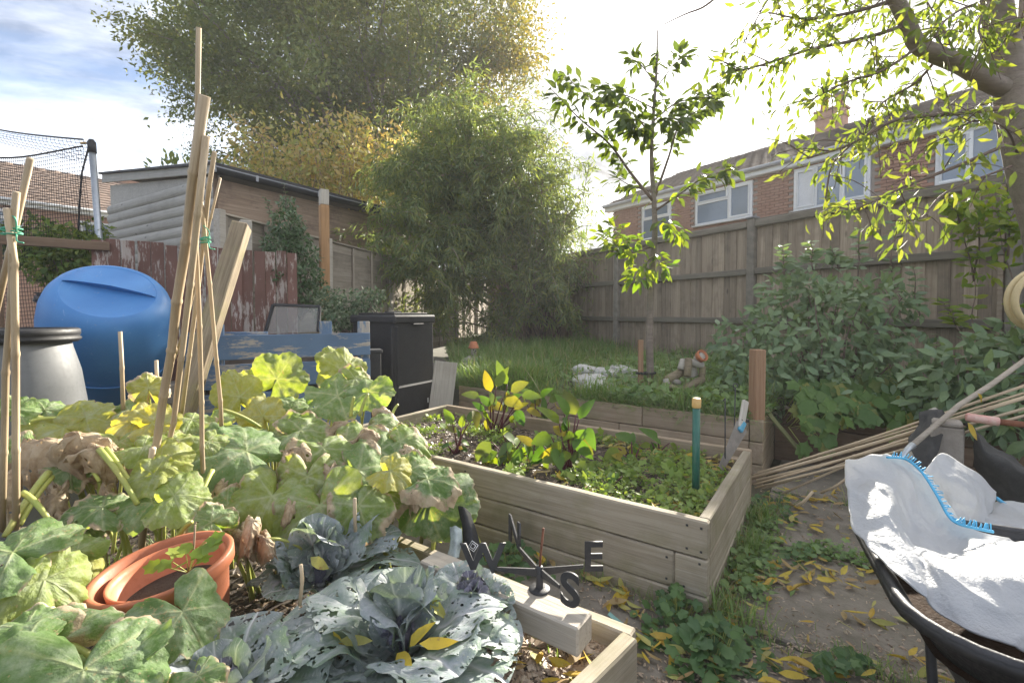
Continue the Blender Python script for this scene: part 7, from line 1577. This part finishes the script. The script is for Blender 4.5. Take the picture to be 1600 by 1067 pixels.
# litter on the path
def f_path():
    p = gnd(random.uniform(900, 1560), random.uniform(730, 1080), .0); a, b = ab(p.x, p.y)
    if a < 0 and b > -.02: return None
    if inpoly(p.x, p.y, SOILP): return None
    s = min(abs(b), abs(b - .82), abs(b - 1.64), abs(a - .05) if b < 1.3 else 9); 
    if random.random() > .3 + math.exp(-(s / .09) ** 2): return None
    return Vector((p.x, p.y, .002))
crumbs('path_litter', 4200, f_path, .006, .020, chips)
# grass and weeds in the joints of the path
pts = []; tall = []
for (a0, b0, a1, b1, n, sp) in ((.08, .80, 2.0, .84, 1500, .045), (.05, .0, 1.7, -.02, 1300, .05), (.06, .02, .06, 1.25, 1500, .04), (.25, 1.64, 1.4, 1.6, 700, .06), (1.0, -.6, 1.02, 1.2, 250, .03), (-.9, -.04, .0, -.03, 300, .03)):
    for i in range(n):
        u = random.random(); k = noise.noise(Vector((u * 6 + a0 * 9, b0 * 7, 3)))
        if k < -.12: continue
        p = bf(a0 + (a1 - a0) * u + random.gauss(0, sp), b0 + (b1 - b0) * u + random.gauss(0, sp)); p.z = -.005; (tall if k > .18 else pts).append(p)
blades('grass', pts, .03, .08, kind='stuff'); blades('grass', tall, .06, .15, kind='stuff')
wp = []
for (a0, b0, a1, b1, n, sp) in ((.10, .15, .09, 1.2, 900, .05), (.3, .82, 1.0, .82, 500, .05), (.9, 1.6, 1.6, 1.55, 300, .08), (.8, -.03, 1.6, -.05, 450, .06)):
    for i in range(n):
        u = random.random()
        if noise.noise(Vector((u * 5 + a0 * 9, b0 * 7, 8))) > -.05: p = bf(a0 + (a1 - a0) * u + random.gauss(0, sp), b0 + (b1 - b0) * u + random.gauss(0, sp)); p.z = random.uniform(.0, .05); wp.append(p)
cover('weeds', ROUND + LF_SM, wp, rng.uniform(.018, .04, len(wp)), weed_m, kind='stuff')
weed_obj = m_leaf('weed_plant_leaf', [(.06, .13, .045), (.085, .165, .05), (.11, .20, .055), (.07, .15, .06)], 'obj', .3, spec=.45)
WO = [tplmesh('leaf', q, weed_obj) for q in ROUND]
def weed(label, px, py, rx, ry, n, h, s0, s1):
    b = gnd(px, py, 0); t = thing('weed', label, 'weed', b, None); wd = Wood()
    for i in range(n):
        u, v = random.gauss(0, .45), random.gauss(0, .45); q = gnd(px + u * rx, py + v * ry, 0) + ZUP * (h * random.uniform(.25, 1) * max(.2, 1 - u * u - v * v)); wd.add([b.lerp(Vector((q.x, q.y, 0)), .7), q], .0016, .001, 3)
        put('leaf', random.choice(WO), frame(q, Vector((u + random.gauss(0, .4), -v + random.gauss(0, .4), random.gauss(0, .15))), Vector((random.gauss(0, .3), -.35, .85))) @ Matrix.Scale(random.uniform(s0, s1), 4), t)
    wd.build('stems', t, stalk_m, kind='stuff')
weed('round leaved weed sprawling on the path below the corner of the raised bed', 1110, 1022, 80, 45, 130, .10, .030, .06)
weed('dark leafy weed growing against the front foot of the raised bed', 1052, 968, 48, 30, 90, .12, .022, .045)
weed('small weed by the lower grassy joint near the wheelbarrow', 1320, 1050, 45, 20, 45, .06, .025, .045)
weed('scalloped weed in the middle grassy joint of the path', 1262, 872, 40, 18, 70, .06, .018, .036)
weed('bushy weed at the far foot of the raised bed beside the canes', 1205, 800, 45, 26, 90, .10, .018, .036)
weed('low weed growing between the raised bed and the timber beam', 800, 885, 50, 22, 60, .12, .03, .055)
# ------------------------------------------------------------------ fallen leaves, each by itself
SHP = (('gently curled', tpl_leaf(1, .30, -.18, .35, 4, twist=.3)), ('folded', tpl_leaf(1, .32, .15, .75, 4, twist=-.2)), ('twisted', tpl_leaf(1, .28, -.30, .2, 4, twist=1.0)), ('flat', tpl_leaf(1, .34, .03, .10, 4)), ('narrow rolled', tpl_leaf(1, .17, -.1, .6, 4, twist=.4)))
FT = [q for _, q in SHP]
TON = (('bright yellow', [(.52, .40, .05), (.58, .40, .05)]), ('pale yellow green', [(.38, .38, .11), (.44, .40, .12)]), ('deep golden', [(.50, .32, .04), (.46, .33, .06)]), ('browning', [(.34, .22, .10), (.40, .29, .13)]))
FM = {}
for sn, q in SHP:
    for tn_, cc in TON:
        m = bpy.data.materials.get('fallen_' + tn_.replace(' ', '_')) or m_leaf('fallen_' + tn_.replace(' ', '_'), cc, 'obj', .2, tint=(1.1, 1, .6), spots=(.22, .13, .06)); FM[sn, tn_] = tplmesh('fallen_leaf', q, m)
def drop(M, where, group, key=None):
    key = key or (random.choice(SHP)[0], random.choices([t_[0] for t_ in TON], (5, 3, 3, 2))[0])
    return put('fallen_leaf', FM[key], M, None, '%s %s leaf %s' % (key[0], key[1], where), 'leaf', group)
def fall(n, spots, group, s0=.055, s1=.098):
    """spots: (sampler, where it lies)"""
    k = tries = 0; used = set()
    while k < n and tries < n * 40:
        tries += 1; f, where = random.choice(spots); p = f()
        if p is None: continue
        a = random.uniform(0, 6.28); X = Vector((math.cos(a), math.sin(a), random.gauss(0, .12))); Z = Vector((random.gauss(0, .35), random.gauss(0, .35), random.choice((1, 1, 1, -1))))
        free = [(a_, b_) for a_, _ in SHP for b_, _ in TON if (where, a_, b_) not in used]
        if not free: continue
        wts = [{'bright yellow': 5, 'pale yellow green': 3, 'deep golden': 3, 'browning': 2}[b_] for _, b_ in free]; key = random.choices(free, wts)[0]; used.add((where,) + key)
        drop(frame(p, X, Z) @ Matrix.Scale(random.uniform(s0, s1), 4), where, group, key); k += 1
def near(px, py, sx, sy, z=.012):
    def f():
        p = gnd(random.gauss(px, sx), random.gauss(py, sy), 0); a, b = ab(p.x, p.y)
        if a < .02 and b > -.03 and b < 1.9: return None
        if inpoly(p.x, p.y, SOILP): return None
        return Vector((p.x, p.y, z + random.random() * .02))
    return f
fall(64, [(near(1160, 850, 20, 25), 'at the middle of the raised bed side'), (near(1185, 815, 25, 14), 'by the far foot of the raised bed side'), (near(1150, 930, 22, 25), 'by the near corner of the raised bed side'), (near(1225, 905, 25, 14), 'in the middle grassy joint next to the bed'), (near(1300, 905, 35, 10), 'halfway along the middle grassy joint'), (near(1385, 895, 30, 16), 'in the middle joint near the wheelbarrow'), (near(1190, 960, 25, 12), 'on the bare slab beside the bed corner')], 'yellow leaves along the raised bed side')
fall(56, [(near(1060, 1030, 30, 18), 'among the weeds at the bed corner'), (near(1010, 1015, 20, 20), 'just outside the front bed edging'), (near(1180, 1055, 35, 10), 'below the round leaved weed'), (near(1260, 1055, 40, 10), 'in the lower grassy joint of the path'), (near(1345, 975, 35, 12), 'lying alone on the open slab'), (near(1420, 1050, 40, 12), 'on the slab beside the wheelbarrow leg')], 'yellow leaves at the front of the path')
fall(60, [(near(1300, 775, 30, 10), 'under the middle of the leaning canes'), (near(1235, 790, 25, 12), 'under the low ends of the leaning canes'), (near(1370, 800, 25, 16), 'below the edge of the white bag'), (near(1300, 825, 45, 12), 'in the upper grassy joint of the path'), (near(1400, 850, 20, 12), 'beside the wheelbarrow under the bag')], 'yellow leaves under the canes')
fall(36, [(near(930, 910, 18, 10), 'between the bed and the letter S'), (near(900, 893, 16, 8), 'behind the letter E by the bed'), (near(975, 945, 18, 10), 'on the dark gap before the bed corner'), (near(990, 985, 16, 14), 'next to the front edging corner'), (near(860, 880, 20, 8), 'behind the compass hub by the bed')], 'leaves between beam and raised bed')
def in_bed(a0, a1, b0, b1):
    def f():
        p = bf(random.uniform(a0, a1), random.uniform(b0, b1)); p.z = bedsoil_z(p.x, p.y) + random.uniform(.015, .04); return p
    return f
fall(84, [(in_bed(-.4, -.07, .95, 1.15), 'beside the saw in the raised bed'), (in_bed(-.9, -.4, .95, 1.15), 'along the back plank of the raised bed'), (in_bed(-.3, -.07, .45, .95), 'along the side plank of the raised bed'), (in_bed(-.3, -.07, .07, .4), 'in the near corner of the raised bed'), (in_bed(-.9, -.3, .08, .3), 'along the front plank of the raised bed'), (in_bed(-1.6, -.9, .1, .5), 'before the beetroot in the raised bed')], 'yellow leaves in the raised bed', .05, .10)
def in_front(x0, x1, y0, y1):
    def f():
        p = gnd(random.uniform(x0, x1), random.uniform(y0, y1), .13)
        if not inpoly(p.x, p.y, SOILP): return None
        p.z = soil_z(p.x, p.y) + random.uniform(.01, .035); return p
    return f
fall(24, [(in_front(790, 860, 965, 1020), 'on bark chips just below the beam'), (in_front(860, 940, 1010, 1065), 'on bark chips inside the edging'), (in_front(800, 880, 1020, 1070), 'on bark chips at the cabbage edge')], 'yellow leaves on the bark chips')
for k_, (px, py, d) in enumerate([(590, 905, 1.6), (640, 1010, 1.25), (655, 1005, 1.22), (620, 1020, 1.25), (520, 985, 1.33), (530, 1000, 1.3), (660, 935, 1.38), (485, 870, 1.6)]):
    p = at(px, py, d); drop(frame(p, Vector((random.uniform(.3, 1), random.gauss(0, .4), random.gauss(.1, .3))), Vector((0, -.5, .8))) @ Matrix.Scale(random.uniform(.09, .13), 4), ('caught in the upper cabbage' if k_ in (0, 7) else 'caught in the ragged cabbage'), 'yellow leaves caught in the cabbages', (SHP[k_ % 5][0], TON[k_ // 5][0]))
# rest of the leaf carpet, too many to count
pts = []
gs_ = [near(*q, .006) for q in ((1300, 800, 90, 25), (1165, 880, 25, 60), (1290, 905, 80, 10), (1190, 1040, 80, 20), (1440, 830, 40, 30), (1235, 900, 60, 25))]
while len(pts) < 200:
    p = random.choice(gs_)()
    if p is not None: pts.append(p)
for i in range(260):
    pts.append(in_bed(-1.1, -.07, random.choice((.08, .9)), 1.15)())
N = len(pts); X = rdir(N); X[:, 2] *= .15; scatter('leaf_carpet', FT, np.array(pts), X, rdir(N) * .35 + np.array([0, 0, 1.0]), rng.uniform(.035, .07, N), fall_att, None, kind='stuff')
for (x, y, d, s, key, wh) in ((1520, 678, 2.18, .10, ('flat', 'bright yellow'), 'hanging below the red grip'), (1535, 632, 2.3, .06, ('folded', 'bright yellow'), 'stuck on top of the leaning canes')):
    drop(frame(at(x - 8, y - 18, d), at(x + 10, y + 14, d) - at(x - 8, y - 18, d), Vector((.2, -1, .2))) @ Matrix.Scale(s, 4), wh, 'yellow leaves near the canes', key)
